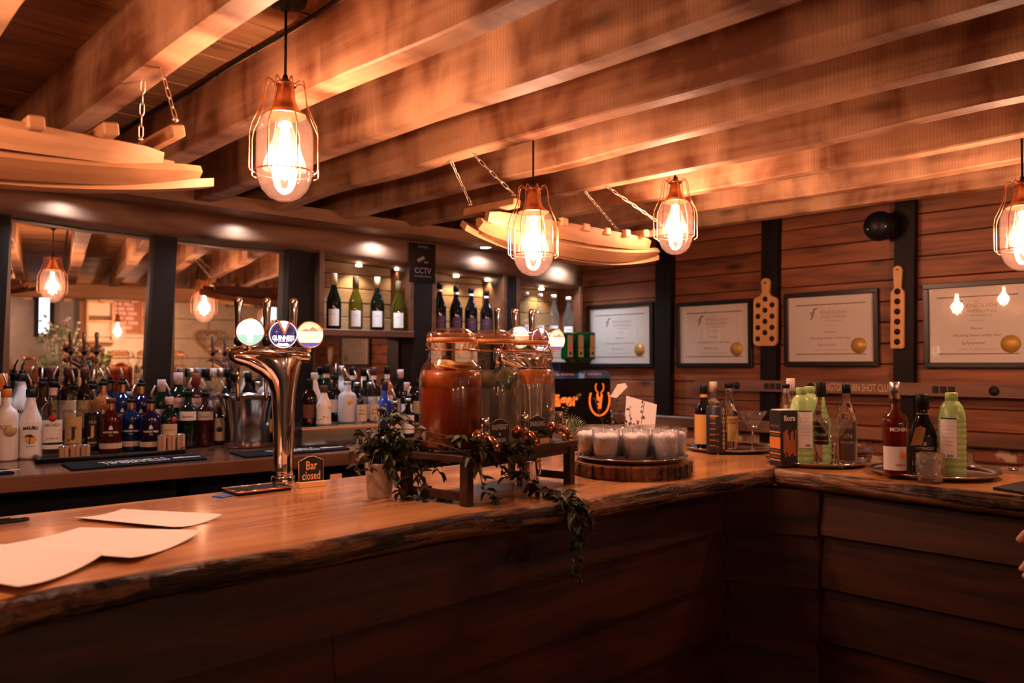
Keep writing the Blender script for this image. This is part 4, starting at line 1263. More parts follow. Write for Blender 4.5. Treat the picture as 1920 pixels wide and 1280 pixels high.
# drip tray beside the first font
DRIP = thing('drip_tray', 'slotted steel drip tray on the rear edge of the bar top', 'drip tray', (0, 0, 0))
a = at_z(392, 916, BARZ); b = at_z(488, 905, BARZ)
x0, x1 = a.x, b.x
yb0 = 2.08
MB().cbox((x0, yb0, BARZ + 0.0005), (x1, yb0 + 0.10, BARZ + 0.008), 0.002).build('tray', BLACK, DRIP)
for k in range(14):
    xx = x0 + 0.01 + (x1 - x0 - 0.02) * k / 13
    MB().cbox((xx - 0.004, yb0 + 0.006, BARZ + 0.008), (xx + 0.004, yb0 + 0.094, BARZ + 0.011), 0.001).build('slat', STEEL, DRIP)
MB().tube([(x0, yb0, BARZ + 0.010), (x1, yb0, BARZ + 0.010), (x1, yb0 + 0.1, BARZ + 0.010), (x0, yb0 + 0.1, BARZ + 0.010)], 0.003, 6, closed=True).build('rim', COPPER, DRIP)
o = MB().cbox((-0.02, -0.02, 0), (0.02, 0.02, 0.002), 0.0005).build('beer_mat', mat('blue_print', (0.03, 0.12, 0.45), 0.5), None, (x0 - 0.03, yb0 + 0.03, BARZ + 0.001), (0, 0, 0.4))
tag(o, 'small blue coaster at the end of the drip tray', 'coaster')

# ================================================================ chalkboard signs
CHALK = mat('chalkboard', (0.012, 0.012, 0.013), 0.5)
CHALKT = mat('chalk_lettering', (0.72, 0.62, 0.52), 0.8)
GOLDT = mat('gold_lettering', (0.85, 0.52, 0.26), 0.5)
SIGNW = wood('sign_base_timber', (0.58, 0.33, 0.13), (0.78, 0.50, 0.24), 'X', 14, 0.5, 0.35, 0.1, 0.3)
def table_sign(label, loc, rz, w, h, lines, m, base_h=0.018, base_d=0.03):
    t = thing('table_sign', label, 'sign', loc, rz)
    MB().cbox((-w / 2 - 0.004, -base_d / 2, 0), (w / 2 + 0.004, base_d / 2, base_h), 0.0015).build('base', SIGNW, t)
    ol = [(-w / 2, 0), (w / 2, 0), (w / 2, h * 0.84), (w * 0.12, h), (-w * 0.12, h), (-w / 2, h * 0.84)]
    MB().prism(ol, 0, 0.004, T(0, 0.002, base_h - 0.006) @ RX(PI / 2)).build('board', CHALK, t)
    ed = MB()
    for (p, q) in zip(ol[1:], ol[2:] + ol[:1]):
        ed.tube([(p[0], 0.0, p[1] + base_h - 0.006), (q[0], 0.0, q[1] + base_h - 0.006)], 0.0014, 5)
    ed.build('edge', SIGNW, t)
    for s, size, z, wd in lines:
        q = MB(); flat_text(q, s, size, T(0, -0.0026, base_h - 0.006 + z * h) @ FACE, wd * w, 0.0003); q.build('lettering', m, t)
    return t
p = at_z(583, 912, BARZ)
table_sign('small chalkboard sign reading Bar closed beside the tall beer font', (p.x, p.y, BARZ), face_cam(p, 0.42), 0.075, 0.078, [('Bar', 0.036, 0.66, 0.46), ('closed', 0.034, 0.28, 0.74)], GOLDT, 0.016)

# ================================================================ drink jars on low wooden risers
RISERW = wood('riser_timber', (0.014, 0.006, 0.004), (0.05, 0.020, 0.011), 'X', 16, 0.4, 0.4, 0.2, 0.4)
RZ_ = 0.38                       # the row of jars runs a little askew to the bar
JZ = BARZ + 0.13
ang = 0.162
ud = Vector((math.cos(ang), math.sin(ang), 0)); nd = Vector((ud.y, -ud.x, 0))     # along the row; towards the guests
jc = Vector((1.544, 1.683, 0))
j1, j2, j3 = jc - ud * 0.176, jc.copy(), jc + ud * 0.174
def riser(label, c, L, D):
    t = thing('wooden_riser', label, 'riser', (c.x, c.y, BARZ), ang)
    MB().cbox((-L / 2, -D / 2, 0.112), (L / 2, D / 2, 0.13), 0.002).build('top', RISERW, t)
    for sx in (-1, 1):
        for sy in (-1, 1):
            MB().cbox((sx * (L / 2 - 0.03) - 0.013, sy * (D / 2 - 0.013) - 0.013, 0), (sx * (L / 2 - 0.03) + 0.013, sy * (D / 2 - 0.013) + 0.013, 0.112), 0.0015).build('leg', RISERW, t)
        MB().cbox((sx * (L / 2 - 0.03) - 0.006, -D / 2 + 0.02, 0.012), (sx * (L / 2 - 0.03) + 0.006, D / 2 - 0.02, 0.034), 0.001).build('stretcher', RISERW, t)
    for sy in (-1, 1):
        MB().cbox((-L / 2 + 0.04, sy * (D / 2 - 0.013) - 0.006, 0.092), (L / 2 - 0.04, sy * (D / 2 - 0.013) + 0.006, 0.112), 0.001).build('apron', RISERW, t)
riser('dark wooden riser carrying the three drink jars', jc + nd * 0.004, 0.54, 0.235)
JGLASS = glass('jar_glass', (0.95, 0.96, 0.95), 0.02, 1.55)
SEALR = mat('orange_rubber', (0.85, 0.33, 0.10), 0.45)
WIRE = mat('copper_wire', (0.80, 0.45, 0.28), 0.25, 1.0)
TAPM = mat('copper_tap', (0.78, 0.42, 0.28), 0.12, 1.0)
def liquid(name, col, clear):
    return glass(name, col, 0.05, 1.2, 1 - clear, col)
TEA = mat('iced_tea', (0.22, 0.030, 0.007), 0.25, emit=None, spec=0.4)
_m, _nt, _b = MATS['iced_tea'], MATS['iced_tea'].node_tree, MATS['iced_tea'].node_tree.nodes['Principled BSDF']
_b.inputs['Subsurface Weight'].default_value = 0.35
_b.inputs['Subsurface Radius'].default_value = (0.05, 0.012, 0.004)
PALE = glass('pale_drink', (0.82, 0.80, 0.74), 0.05, 1.2, 0.10, (0.75, 0.68, 0.58))
PALE2 = glass('elderflower_drink', (0.84, 0.78, 0.72), 0.05, 1.2, 0.09, (0.75, 0.65, 0.6))
LEMON = mat('lemon_slice', (0.80, 0.42, 0.12), 0.5)
LEMR = mat('lemon_rind', (0.82, 0.50, 0.10), 0.5)
MINT = mat('mint_leaf', (0.03, 0.07, 0.03), 0.5)
LIME = mat('lime_slice', (0.36, 0.40, 0.24), 0.5)
BERRY = mat('dark_berry', (0.12, 0.02, 0.01), 0.4)
PEACH = glass('peach_layer', (0.82, 0.50, 0.30), 0.2, 1.2, 0.35, (0.72, 0.36, 0.18))
def jar(label, p, kind, seed):
    rnd = random.Random(seed)
    t = thing('drink_jar', label, 'jar', (p.x, p.y, JZ), ang, 'clip-top drink jars with copper taps')
    R = 0.0855
    out = [(0.0, 0.002), (0.070, 0.0), (0.080, 0.006), (R, 0.02), (R, 0.195), (0.081, 0.213), (0.073, 0.230), (0.063, 0.241), (0.0605, 0.250), (0.0605, 0.276), (0.066, 0.279), (0.067, 0.284), (0.062, 0.288)]
    MB().lathe(out, 40, capt=False).build('glass', JGLASS, t)
    MB().lathe([(0.062, 0.288), (0.0655, 0.290), (0.0655, 0.2985), (0.062, 0.300)], 36, capb=False, capt=False).build('rubber_seal', SEALR, t)
    lid = MB().lathe([(0.0655, 0.300), (0.067, 0.303), (0.066, 0.309), (0.058, 0.316), (0.050, 0.322), (0.046, 0.325), (0.0, 0.327)], 36, capb=False).build('lid', glass('lid_glass', (0.93, 0.90, 0.86), 0.04, 1.9), t)
    MB().lathe([(0.060, 0.301), (0.062, 0.304), (0.056, 0.312), (0.0, 0.314)], 30, capb=False).build('lid_lining', glass('lid_orange_tint', (0.98, 0.78, 0.62), 0.1, 1.2, 0.10, (0.9, 0.5, 0.25)), lid)
    w_ = MB()
    w_.tube([(0.0675 * math.cos(a), 0.0675 * math.sin(a), 0.268) for a in [2 * PI * i / 30 for i in range(30)]], 0.0016, 5, closed=True)
    w_.build('neck_wire', WIRE, t)
    c1 = MB().tube([(0.0675, 0.02, 0.268), (0.085, 0.022, 0.285), (0.082, 0.016, 0.312), (0.066, 0.0, 0.322), (0.082, -0.016, 0.312), (0.085, -0.022, 0.285), (0.0675, -0.02, 0.268)], 0.0017, 6)
    c1.build('bail_wire', WIRE, t)
    MB().tube([(0.07, 0.018, 0.30), (0.084, 0.012, 0.296), (0.086, 0.0, 0.272), (0.084, -0.012, 0.296), (0.07, -0.018, 0.30)], 0.0017, 6).build('bail_lever', WIRE, t)
    MB().tube([(-0.0675, 0.016, 0.268), (-0.083, 0.014, 0.280), (-0.080, 0.0, 0.308), (-0.083, -0.014, 0.280), (-0.0675, -0.016, 0.268)], 0.0017, 6).build('hinge_wire', WIRE, t)
    rl = R - 0.004
    lv = 0.212
    body = [(0, 0.006), (0.072, 0.006), (rl, 0.02), (rl, 0.195), (0.075, lv), (0, lv)]
    if kind == 'tea':
        MB().lathe(body, 36).build('drink', TEA, t)
        for k in range(5):
            a = rnd.uniform(0, 6.28); rr = rnd.uniform(0.02, 0.05)
            s_ = MB().lathe([(0, 0), (0.029, 0), (0.030, 0.004), (0, 0.005)], 20).build('lemon_slice', LEMON, t, (rr * math.cos(a), rr * math.sin(a) - 0.02, lv + 0.002 + 0.003 * k), (rnd.uniform(-0.35, 0.35), rnd.uniform(-0.35, 0.35), 0))
        MB().lathe([(0.0, 0.168), (rl + 0.0006, 0.168), (rl + 0.0006, 0.197), (0.0755, lv + 0.001), (0, lv + 0.001)], 36).build('fruit_layer', mat('tea_fruit_layer', (0.40, 0.085, 0.018), 0.35, var=0.55, bscale=22), t)
    elif kind == 'mint':
        MB().lathe(body, 36).build('drink', PALE, t)
        for k in range(26):
            a = rnd.uniform(0, 6.28); rr = rnd.uniform(0.03, rl - 0.008); z = rnd.uniform(0.165, 0.212)
            q = MB().add(*leaf_mesh(0.04, 0.024)); q.build('mint_leaf', MINT, t, (rr * math.cos(a), rr * math.sin(a), z), (rnd.uniform(-1, 1), rnd.uniform(-1, 1), a))
        for k in range(4):
            a = -PI / 2 + (k - 1.5) * 0.7; rr = rl - 0.010
            MB().lathe([(0, 0), (0.023, 0), (0.024, 0.004), (0, 0.005)], 18).build('lime_slice', LIME, t, (rr * math.cos(a), rr * math.sin(a), 0.185 + 0.012 * (k % 2)), (PI / 2, 0, a + PI / 2))
    else:
        MB().lathe([(0, 0.006), (0.072, 0.006), (rl, 0.02), (rl, 0.172), (0, 0.172)], 36).build('drink', PALE2, t)
        MB().lathe([(0, 0.172), (rl, 0.172), (rl, 0.197), (0.0755, 0.214), (0, 0.216)], 36).build('fruit_layer', PEACH, t)
        for k in range(36):
            a = rnd.uniform(0, 6.28); rr = rnd.uniform(0.02, 0.07)
            MB().sphere((0, 0, 0), rnd.uniform(0.004, 0.007), 8, 6, 0.7).build('berry', BERRY, t, (rr * math.cos(a), rr * math.sin(a), 0.217))
    # embossed band and tap, facing the guests
    tap = MB()
    tap.lathe([(0.016, -0.004), (0.018, 0.0), (0.018, 0.008), (0.012, 0.012)], 18, T(0, -R, 0.040) @ RX(PI / 2)).build('tap', TAPM, t) if False else None
    tp = MB().lathe([(0.018, -0.003), (0.019, 0.001), (0.019, 0.008), (0.012, 0.011), (0.010, 0.018), (0.0115, 0.034), (0.0105, 0.038)], 18, T(0, -R, 0.040) @ RX(PI / 2)).build('tap', TAPM, t)
    MB().lathe([(0.0105, -0.014), (0.012, -0.008), (0.012, 0.010), (0.009, 0.014), (0.012, 0.018), (0.0125, 0.045), (0.011, 0.050)], 16, T(0, -R - 0.030, 0.040)).build('tap_lever', CHROME, tp)
    MB().tube([(0, -R - 0.034, 0.040), (0, -R - 0.052, 0.036), (0, -R - 0.066, 0.022), (0, -R - 0.070, 0.006)], [0.009, 0.009, 0.0085, 0.008], 12).build('tap_spout', TAPM, tp)
    e = MB()
    round_text(e, 'KILNER', 0.026, R + 0.0006, 0.13, 0.075)
    e.build('embossed_lettering', glass('embossed_glass', (0.86, 0.88, 0.86), 0.08, 1.6), t)
    return t
jar('big clip-top jar of red iced tea with lemon slices', j1, 'tea', 1)
jar('middle clip-top jar of pale drink with mint and lime', j2, 'mint', 2)
jar('clip-top jar of clear drink topped with orange fruit and berries', j3, 'berry', 3)
def sign_at(c, off_u, off_n): return c + ud * off_u + nd * off_n
q = sign_at(j1, 0.088, 0.096); table_sign('small chalkboard sign reading Raspberry and Lemon before the jars', (q.x, q.y, JZ), ang - 0.22, 0.066, 0.070, [('RASPBERRY', 0.020, 0.70, 0.86), ('&', 0.012, 0.44, 0.12), ('LEMON', 0.016, 0.20, 0.62)], CHALKT, 0.016, 0.028)
q = sign_at(j2, 0.088, 0.096); table_sign('small chalkboard sign reading Sparkling Elderflower before the jars', (q.x, q.y, JZ), ang - 0.22, 0.066, 0.070, [('SPARKLING', 0.020, 0.68, 0.88), ('ELDERFLOWER', 0.020, 0.28, 0.88)], CHALKT, 0.016, 0.028)
q = sign_at(j3, 0.075, 0.096); table_sign('small chalkboard sign at the far end beside the fern', (q.x, q.y, JZ), ang + 0.5, 0.040, 0.050, [('ELDERFLOWER', 0.016, 0.6, 0.86)], CHALKT, 0.016, 0.028)
# steel jug under the second riser
q = j3 + ud * -0.03 + nd * 0.02
t = thing('steel_jug', 'dull steel jug tucked under the wooden riser', 'jug', (q.x, q.y, BARZ))
MB().lathe([(0.0, 0.002), (0.036, 0.0), (0.038, 0.008), (0.032, 0.07), (0.034, 0.078), (0.031, 0.078), (0.029, 0.068), (0.034, 0.012), (0, 0.01)], 22).build('body', STEEL, t)
MB().tube([(0.032, 0, 0.065), (0.056, 0, 0.058), (0.058, 0, 0.03), (0.036, 0, 0.018)], 0.004, 8).build('handle', STEEL, t)

# ================================================================ trailing plant, fern
LEAFD = mat('dark_ivy_leaf', (0.022, 0.034, 0.014), 0.45, var=0.35, bscale=20)
LEAFV = mat('mottled_leaf', (0.075, 0.070, 0.038), 0.5, var=0.4, bscale=30)
STEMM = mat('vine_stem', (0.06, 0.045, 0.02), 0.6)
def leaf_geo(l, w_):
    vs = [(0, 0, 0), (w_ * 0.42, l * 0.28, 0.004), (w_ * 0.5, l * 0.5, 0.003), (w_ * 0.25, l * 0.82, -0.003), (0, l, -0.010), (-w_ * 0.25, l * 0.82, -0.003), (-w_ * 0.5, l * 0.5, 0.003), (-w_ * 0.42, l * 0.28, 0.004), (0, l * 0.45, -0.003)]
    fs = [(0, 1, 8), (1, 2, 8), (2, 3, 8), (3, 4, 8), (4, 5, 8), (5, 6, 8), (6, 7, 8), (7, 0, 8)]
    return vs, fs
me_leaves = []
for l, w_ in ((0.034, 0.020), (0.042, 0.024), (0.028, 0.016)):
    for m in (LEAFD, LEAFD, LEAFV):
        me = MB().add(*leaf_geo(l, w_), True).mesh('leaf'); me.materials.append(m); me_leaves.append(me)
p = at_z(724, 934, BARZ)
PLANT = thing('trailing_plant', 'trailing ivy in a pale pot spilling over the bar edge', 'plant', (p.x, p.y + 0.03, BARZ))
MB().lathe([(0.0, 0.002), (0.031, 0.0), (0.033, 0.004), (0.041, 0.088), (0.042, 0.094), (0.038, 0.094), (0.036, 0.085), (0, 0.085)], 26).build('pot', mat('pale_concrete', (0.42, 0.38, 0.33), 0.8, bump=0.2, bscale=90, var=0.1), PLANT)
MB().lathe([(0, 0.086), (0.036, 0.086)], 20).build('soil', mat('soil', (0.03, 0.02, 0.012), 0.9), PLANT)
inv = Vector((p.x, p.y + 0.03, BARZ))
rnd = random.Random(5)
def vine(pts, n_leaf, sc_=1.0, spread=0.02):
    P = [Vector(q) - inv for q in pts]
    # smooth the control line
    for _ in range(2):
        Q = [P[0]]
        for a_, b_ in zip(P, P[1:]): Q += [a_ * 0.75 + b_ * 0.25, a_ * 0.25 + b_ * 0.75]
        P = Q + [P[-1]]
    MB().tube(P, 0.0014, 5).build('stem', STEMM, PLANT)
    n_leaf = int(n_leaf * 1.35)
    for k in range(n_leaf):
        t_ = (k + rnd.random()) / n_leaf * (len(P) - 1); i = min(int(t_), len(P) - 2)
        q = P[i].lerp(P[i + 1], t_ - i)
        o = inst('leaf', rnd.choice(me_leaves), PLANT, q, (rnd.uniform(-1.2, 0.6), rnd.uniform(-0.6, 0.6), rnd.uniform(0, 6.28)))
        s_ = rnd.uniform(0.6, 1.05) * sc_; o.scale = (s_, s_, s_)
base = inv + Vector((0, 0, 0.09))
CAMR = Vector((0.719, -0.695, 0)); CAMF = Vector((0.695, 0.719, 0))
def rel(r, f, z): return inv + CAMR * r + CAMF * f + Vector((0, 0, z))
for k in range(16):                                  # bushy crown round the pot
    a = rnd.uniform(0, 6.28); L = rnd.uniform(0.05, 0.12)
    e_ = base + Vector((L * math.cos(a), L * math.sin(a), rnd.uniform(-0.01, 0.10)))
    vine([base, base + Vector((0.3 * L * math.cos(a), 0.3 * L * math.sin(a), 0.06)), e_], 9)
for k in range(16):
    r_ = rnd.uniform(0.0, 0.15); z_ = rnd.uniform(0.04, 0.24) * (1 - 0.5 * r_ / 0.15) + 0.02
    vine([base, rel(r_ * 0.5, -0.03, 0.10 + z_ * 0.4), rel(r_ * 0.9, -0.045 - 0.02 * rnd.random(), z_ + 0.02), rel(r_ + 0.02, -0.055, max(0.012, z_ - 0.03))], 11)
def over(u_, n_, z_): return jc + ud * u_ + nd * n_ + Vector((0, 0, JZ + z_))
vine([base, rel(-0.02, -0.01, 0.13), rel(-0.058, 0.0, 0.12)], 8)
vine([base, rel(0.03, -0.02, 0.20), rel(0.05, -0.02, 0.225), rel(0.08, -0.03, 0.20)], 14)
vine([base, rel(0.03, -0.03, 0.20), over(-0.25, 0.11, 0.04), over(-0.2, 0.125, 0.01), over(-0.14, 0.13, -0.02), over(-0.11, 0.135, -0.07)], 26)
vine([base, rel(0.03, -0.03, 0.17), over(-0.27, 0.125, 0.02), over(-0.22, 0.13, -0.03), over(-0.2, 0.135, -0.10), over(-0.16, 0.15, -0.122)], 26)
vine([base, rel(0.04, -0.04, 0.10), rel(0.05, -0.05, 0.05), rel(0.07, -0.06, 0.008), rel(0.14, -0.065, 0.008), rel(0.20, -0.07, 0.010)], 30)
vine([over(-0.26, 0.1, 0.05), over(-0.2, 0.115, 0.03), over(-0.12, 0.118, 0.02), over(-0.05, 0.122, 0.015), over(0.0, 0.13, -0.01)], 26)
vine([over(-0.2, 0.118, 0.02), over(-0.12, 0.13, 0.0), over(-0.06, 0.135, -0.03), over(-0.04, 0.14, -0.08)], 18)
vine([over(-0.14, 0.118, 0.02), over(-0.08, 0.135, 0.0), over(-0.03, 0.14, -0.05), over(-0.01, 0.15, -0.10), over(0.0, 0.19, -0.122), over(0.01, 0.262, -0.118)], 30)
fe = Vector((1.56, interp(fxy, 1.56), 0))
def hangp(dx, dy, z_): return Vector((1.56 + dx, interp(fxy, 1.56 + dx) - 0.022 + dy, BARZ + z_))
vine([over(-0.02, 0.15, -0.10), over(0.0, 0.20, -0.12), hangp(-0.02, 0.05, 0.012), hangp(-0.01, -0.006, -0.005), hangp(0.0, -0.01, -0.06), hangp(0.004, -0.008, -0.12), hangp(0.0, -0.006, -0.19)], 60)
vine([over(0.0, 0.20, -0.122), hangp(0.0, 0.05, 0.012), hangp(0.02, -0.008, -0.005), hangp(0.028, -0.012, -0.05), hangp(0.02, -0.01, -0.10)], 34)
vine([hangp(-0.01, 0.04, 0.012), hangp(0.03, -0.006, 0.0), hangp(0.045, -0.012, -0.045)], 14)
vine([over(0.0, 0.122, 0.02), over(0.06, 0.124, 0.03), over(0.09, 0.126, 0.045)], 10)
FERNM = mat('fern_green', (0.13, 0.17, 0.06), 0.5, var=0.3, bscale=20)
q0 = at_z(1078, 868, BARZ)
fern = thing('fern_sprig', 'feathery green fern sprig hanging beside the ice glasses', 'fern', (q0.x - 0.02, q0.y + 0.02, BARZ))
def frond(pts, leaf):
    P = [Vector(q) for q in pts]
    for _ in range(2):
        Q = [P[0]]
        for a_, b_ in zip(P, P[1:]): Q += [a_ * 0.75 + b_ * 0.25, a_ * 0.25 + b_ * 0.75]
        P = Q + [P[-1]]
    MB().tube(P, 0.0011, 5).build('rachis', STEMM, fern)
    n_ = 20; qm = MB()
    for k in range(n_):
        t_ = (k + 0.5) / n_ * (len(P) - 1); i = min(int(t_), len(P) - 2)
        q = P[i].lerp(P[i + 1], t_ - i); tg = (P[i + 1] - P[i]).normalized()
        sd = tg.cross(Vector((-0.6, -0.7, 0.3))).normalized()
        ll = leaf * (0.35 + 0.65 * math.sin(PI * min(0.98, (k + 2) / (n_ + 2))))
        for s_ in (-1, 1):
            e_ = q + sd * s_ * ll + tg * ll * 0.35
            wv_ = tg * 0.0013
            qm.add([q - wv_, q + wv_, e_ + wv_ * 0.3, e_ - wv_ * 0.3], [(0, 1, 2, 3)])
    tag(qm.build('leaflets', FERNM, fern), kind='stuff')
def fr(r, f, z): return CAMR * r + CAMF * f + Vector((0, 0, z))
frond([fr(-0.01, 0, 0.14), fr(0.012, -0.01, 0.165), fr(0.04, -0.02, 0.15), fr(0.075, -0.03, 0.125)], 0.020)
frond([fr(-0.01, 0, 0.14), fr(0.01, -0.02, 0.12), fr(0.018, -0.03, 0.06), fr(0.0, -0.03, 0.01)], 0.026)
frond([fr(-0.01, 0, 0.14), fr(0.0, -0.02, 0.15), fr(0.03, -0.03, 0.13), fr(0.05, -0.04, 0.09)], 0.022)
frond([fr(-0.01, 0, 0.14), fr(-0.004, 0.0, 0.20), fr(0.02, 0.0, 0.23), fr(0.05, 0.0, 0.25)], 0.010)
frond([fr(0.0, 0, 0.10), fr(-0.01, -0.02, 0.06), fr(-0.015, -0.03, 0.01)], 0.020)
# ================================================================ papers, pen
PAPER = mat('sheet_paper', (0.82, 0.72, 0.66), 0.7)
def sheet(label, corners, z):
    P = [at_z(x, y, BARZ + z) for x, y in corners]
    c = sum(P, Vector()) / 4
    n_ = 8; vs = []; fs = []
    for i in range(n_ + 1):
        for j in range(n_ + 1):
            u_, v_ = i / n_, j / n_
            q = (P[0] * (1 - u_) + P[1] * u_) * (1 - v_) + (P[3] * (1 - u_) + P[2] * u_) * v_
            lift = 0.010 * (2 * u_ - 1) ** 2 * (0.5 + 0.5 * v_)
            vs.append((q.x - c.x, q.y - c.y, lift))
    k = len(vs); m_ = n_ + 1
    vs += [(x, y, zz + 0.0006) for x, y, zz in vs]
    for i in range(n_):
        for j in range(n_):
            a = i * m_ + j
            fs += [(a, a + m_, a + m_ + 1, a + 1), (k + a, k + a + 1, k + a + m_ + 1, k + a + m_)]
    o = MB().add(vs, fs, True).build('paper_sheet', PAPER, None, (c.x, c.y, BARZ + z))
    return tag(o, label, 'paper', 'sheets of paper on the bar top')
sheet('loose paper sheet farthest from the bar edge', [(138, 974), (230, 958), (417, 972), (315, 996)], 0.001)
sheet('middle paper sheet overlapping the one at the left edge', [(-30, 1030), (150, 993), (380, 1003), (245, 1056)], 0.003)
sheet('paper sheet overhanging the front bar edge at far left', [(-150, 1075), (0, 1025), (195, 1048), (34, 1112)], 0.006)
a = at_z(-30, 988, BARZ); b = at_z(56, 978, BARZ)
t = thing('pen', 'black pen lying on the bar top at the left edge', 'pen', (a.x, a.y, BARZ + 0.007), math.atan2(b.y - a.y, b.x - a.x))
Lp = (b - a).length
MB().lathe([(0.003, 0), (0.0055, 0.004), (0.0058, Lp - 0.01), (0.004, Lp - 0.002), (0, Lp)], 14, RY(PI / 2)).build('barrel', BLACKG, t)
MB().cbox((0.01, -0.0015, 0.005), (0.05, 0.0015, 0.008), 0.0005).build('clip', BLACK, t)

# ================================================================ log slice, tray and ice-filled tumblers
BARK = wood('bark', (0.008, 0.004, 0.0025), (0.22, 0.10, 0.045), 'Z', 60, 0.8, 0.3, 1.0, 0.2, bdist=0.012, lo=0.42, hi=0.62)
p = at_depth(1183, 682, 2.63)
LX, LY = p.x, p.y
t = thing('log_slice', 'bark-edged log slice under the tray of ice glasses', 'log slice', (LX, LY, BARZ))
n_ = 72; rr = [0.196 + q for q in noise1(9, n_, 0.005, 1)]; fl = noise1(10, n_, 0.004, 0)
vs = []; fs = []
for k, z in enumerate((0.0, 0.012, 0.026, 0.040, 0.045)):
    for i in range(n_):
        a = 2 * PI * i / n_; r = rr[i] + (fl[(i * (k + 3)) % n_] if 0 < k < 4 else -0.004)
        vs.append((r * math.cos(a), r * math.sin(a), z))
for k in range(4):
    for i in range(n_):
        j = (i + 1) % n_
        fs.append((k * n_ + i, k * n_ + j, (k + 1) * n_ + j, (k + 1) * n_ + i))
fs.append(tuple(reversed(range(n_))))
MB().add(vs, fs).build('bark', BARK, t)
MB().prism([((rr[i] - 0.005) * math.cos(2 * PI * i / n_), (rr[i] - 0.005) * math.sin(2 * PI * i / n_)) for i in range(n_)], 0.035, 0.0455).build('cut_face', TOPW, t)
TRAYM = mat('tray_steel', (0.40, 0.38, 0.40), 0.16, 1.0)
def tray(label, x, y, z, r, oval=1.0, rz=0.0):
    t = thing('round_tray', label, 'tray', (x, y, z), rz, 'round steel serving trays')
    q = MB().lathe([(0, 0.002), (r * 0.86, 0.001), (r * 0.93, 0.006), (r, 0.014), (r * 1.005, 0.016), (r * 0.985, 0.0165), (r * 0.92, 0.0085), (r * 0.85, 0.0045), (0, 0.0045)], 48)
    q.v = [(a, b * oval, c) for a, b, c in q.v]
    q.build('pan', TRAYM, t)
    w_ = MB().tube([(r * 1.0 * math.cos(a), r * oval * math.sin(a), 0.0165) for a in [2 * PI * i / 48 for i in range(48)]], 0.0018, 6, closed=True)
    w_.build('rim', CHROME, t)
    return t
tray('round steel tray of ice glasses on the log slice', LX, LY, BARZ + 0.046, 0.182)
TG = glass('tumbler_glass', (0.96, 0.96, 0.97), 0.03, 1.6, 0.05, (0.9, 0.8, 0.75))
ICE = mat('crushed_ice', (0.97, 0.93, 0.92), 0.25, bump=0.7, bscale=260, spec=0.6)
MATS['crushed_ice'].node_tree.nodes['Principled BSDF'].inputs['Subsurface Weight'].default_value = 0.5
MATS['crushed_ice'].node_tree.nodes['Principled BSDF'].inputs['Subsurface Radius'].default_value = (0.08, 0.07, 0.065)
gp = []
def tumbler(label, x, y, z, first=None):
    t = thing('ice_tumbler', label, 'glass', (x, y, z), random.uniform(0, 3), 'cut tumblers filled with crushed ice')
    if not gp:
        gp.append(MB().lathe([(0, 0.0), (0.034, 0.0), (0.037, 0.003), (0.0415, 0.05), (0.0445, 0.088), (0.045, 0.100), (0.0435, 0.1005), (0.043, 0.088), (0.039, 0.05), (0.034, 0.008), (0, 0.008)], 28).mesh('glass'))
        gp[0].materials.append(TG)
        q = MB().lathe([(0, 0.009), (0.033, 0.009), (0.0385, 0.05), (0.0412, 0.074), (0.036, 0.082), (0.018, 0.087), (0, 0.084)], 24)
        rn = random.Random(3)
        q.v = [(a + rn.uniform(-0.0006, 0.0006), b + rn.uniform(-0.0006, 0.0006), c + (rn.uniform(-0.004, 0.005) if c > 0.08 else 0)) for a, b, c in q.v]
        gp.append(q.mesh('crushed_ice')); gp[1].materials.append(ICE)
        q = MB()
        for i in range(16):
            a = 2 * PI * i / 16
            for dz in (-1, 1):
                pts = []
                for k in range(5):
                    z_ = 0.058 + k * 0.006; aa = a + dz * k * 0.09
                    r_ = 0.0421 + (z_ - 0.05) * 0.08
                    pts.append((r_ * math.cos(aa), r_ * math.sin(aa), z_))
                q.tube(pts, 0.0006, 4)
        gp.append(q.mesh('cut_pattern')); gp[2].materials.append(TG)
    inst('glass', gp[0], t); inst('crushed_ice', gp[1], t); inst('cut_pattern', gp[2], t)
pos = []
rows_ = [(-0.094, [-0.094, 0.0, 0.094]), (-0.005, [-0.138, -0.046, 0.046, 0.138]), (0.086, [-0.094, 0.0, 0.094])]
wordr = ['front row', 'middle row', 'back row']
for ri, (f_, rs) in enumerate(rows_):
    for ci, r_ in enumerate(rs):
        q = Vector((LX, LY, 0)) + CAMR * r_ + CAMF * f_
        side = {3: ['left', 'centre', 'right'], 4: ['far left', 'inner left', 'inner right', 'far right']}[len(rs)][ci]
        tumbler('ice-filled tumbler on the log slice tray, %s, %s' % (wordr[ri], side), q.x, q.y, BARZ + 0.046 + 0.0055)

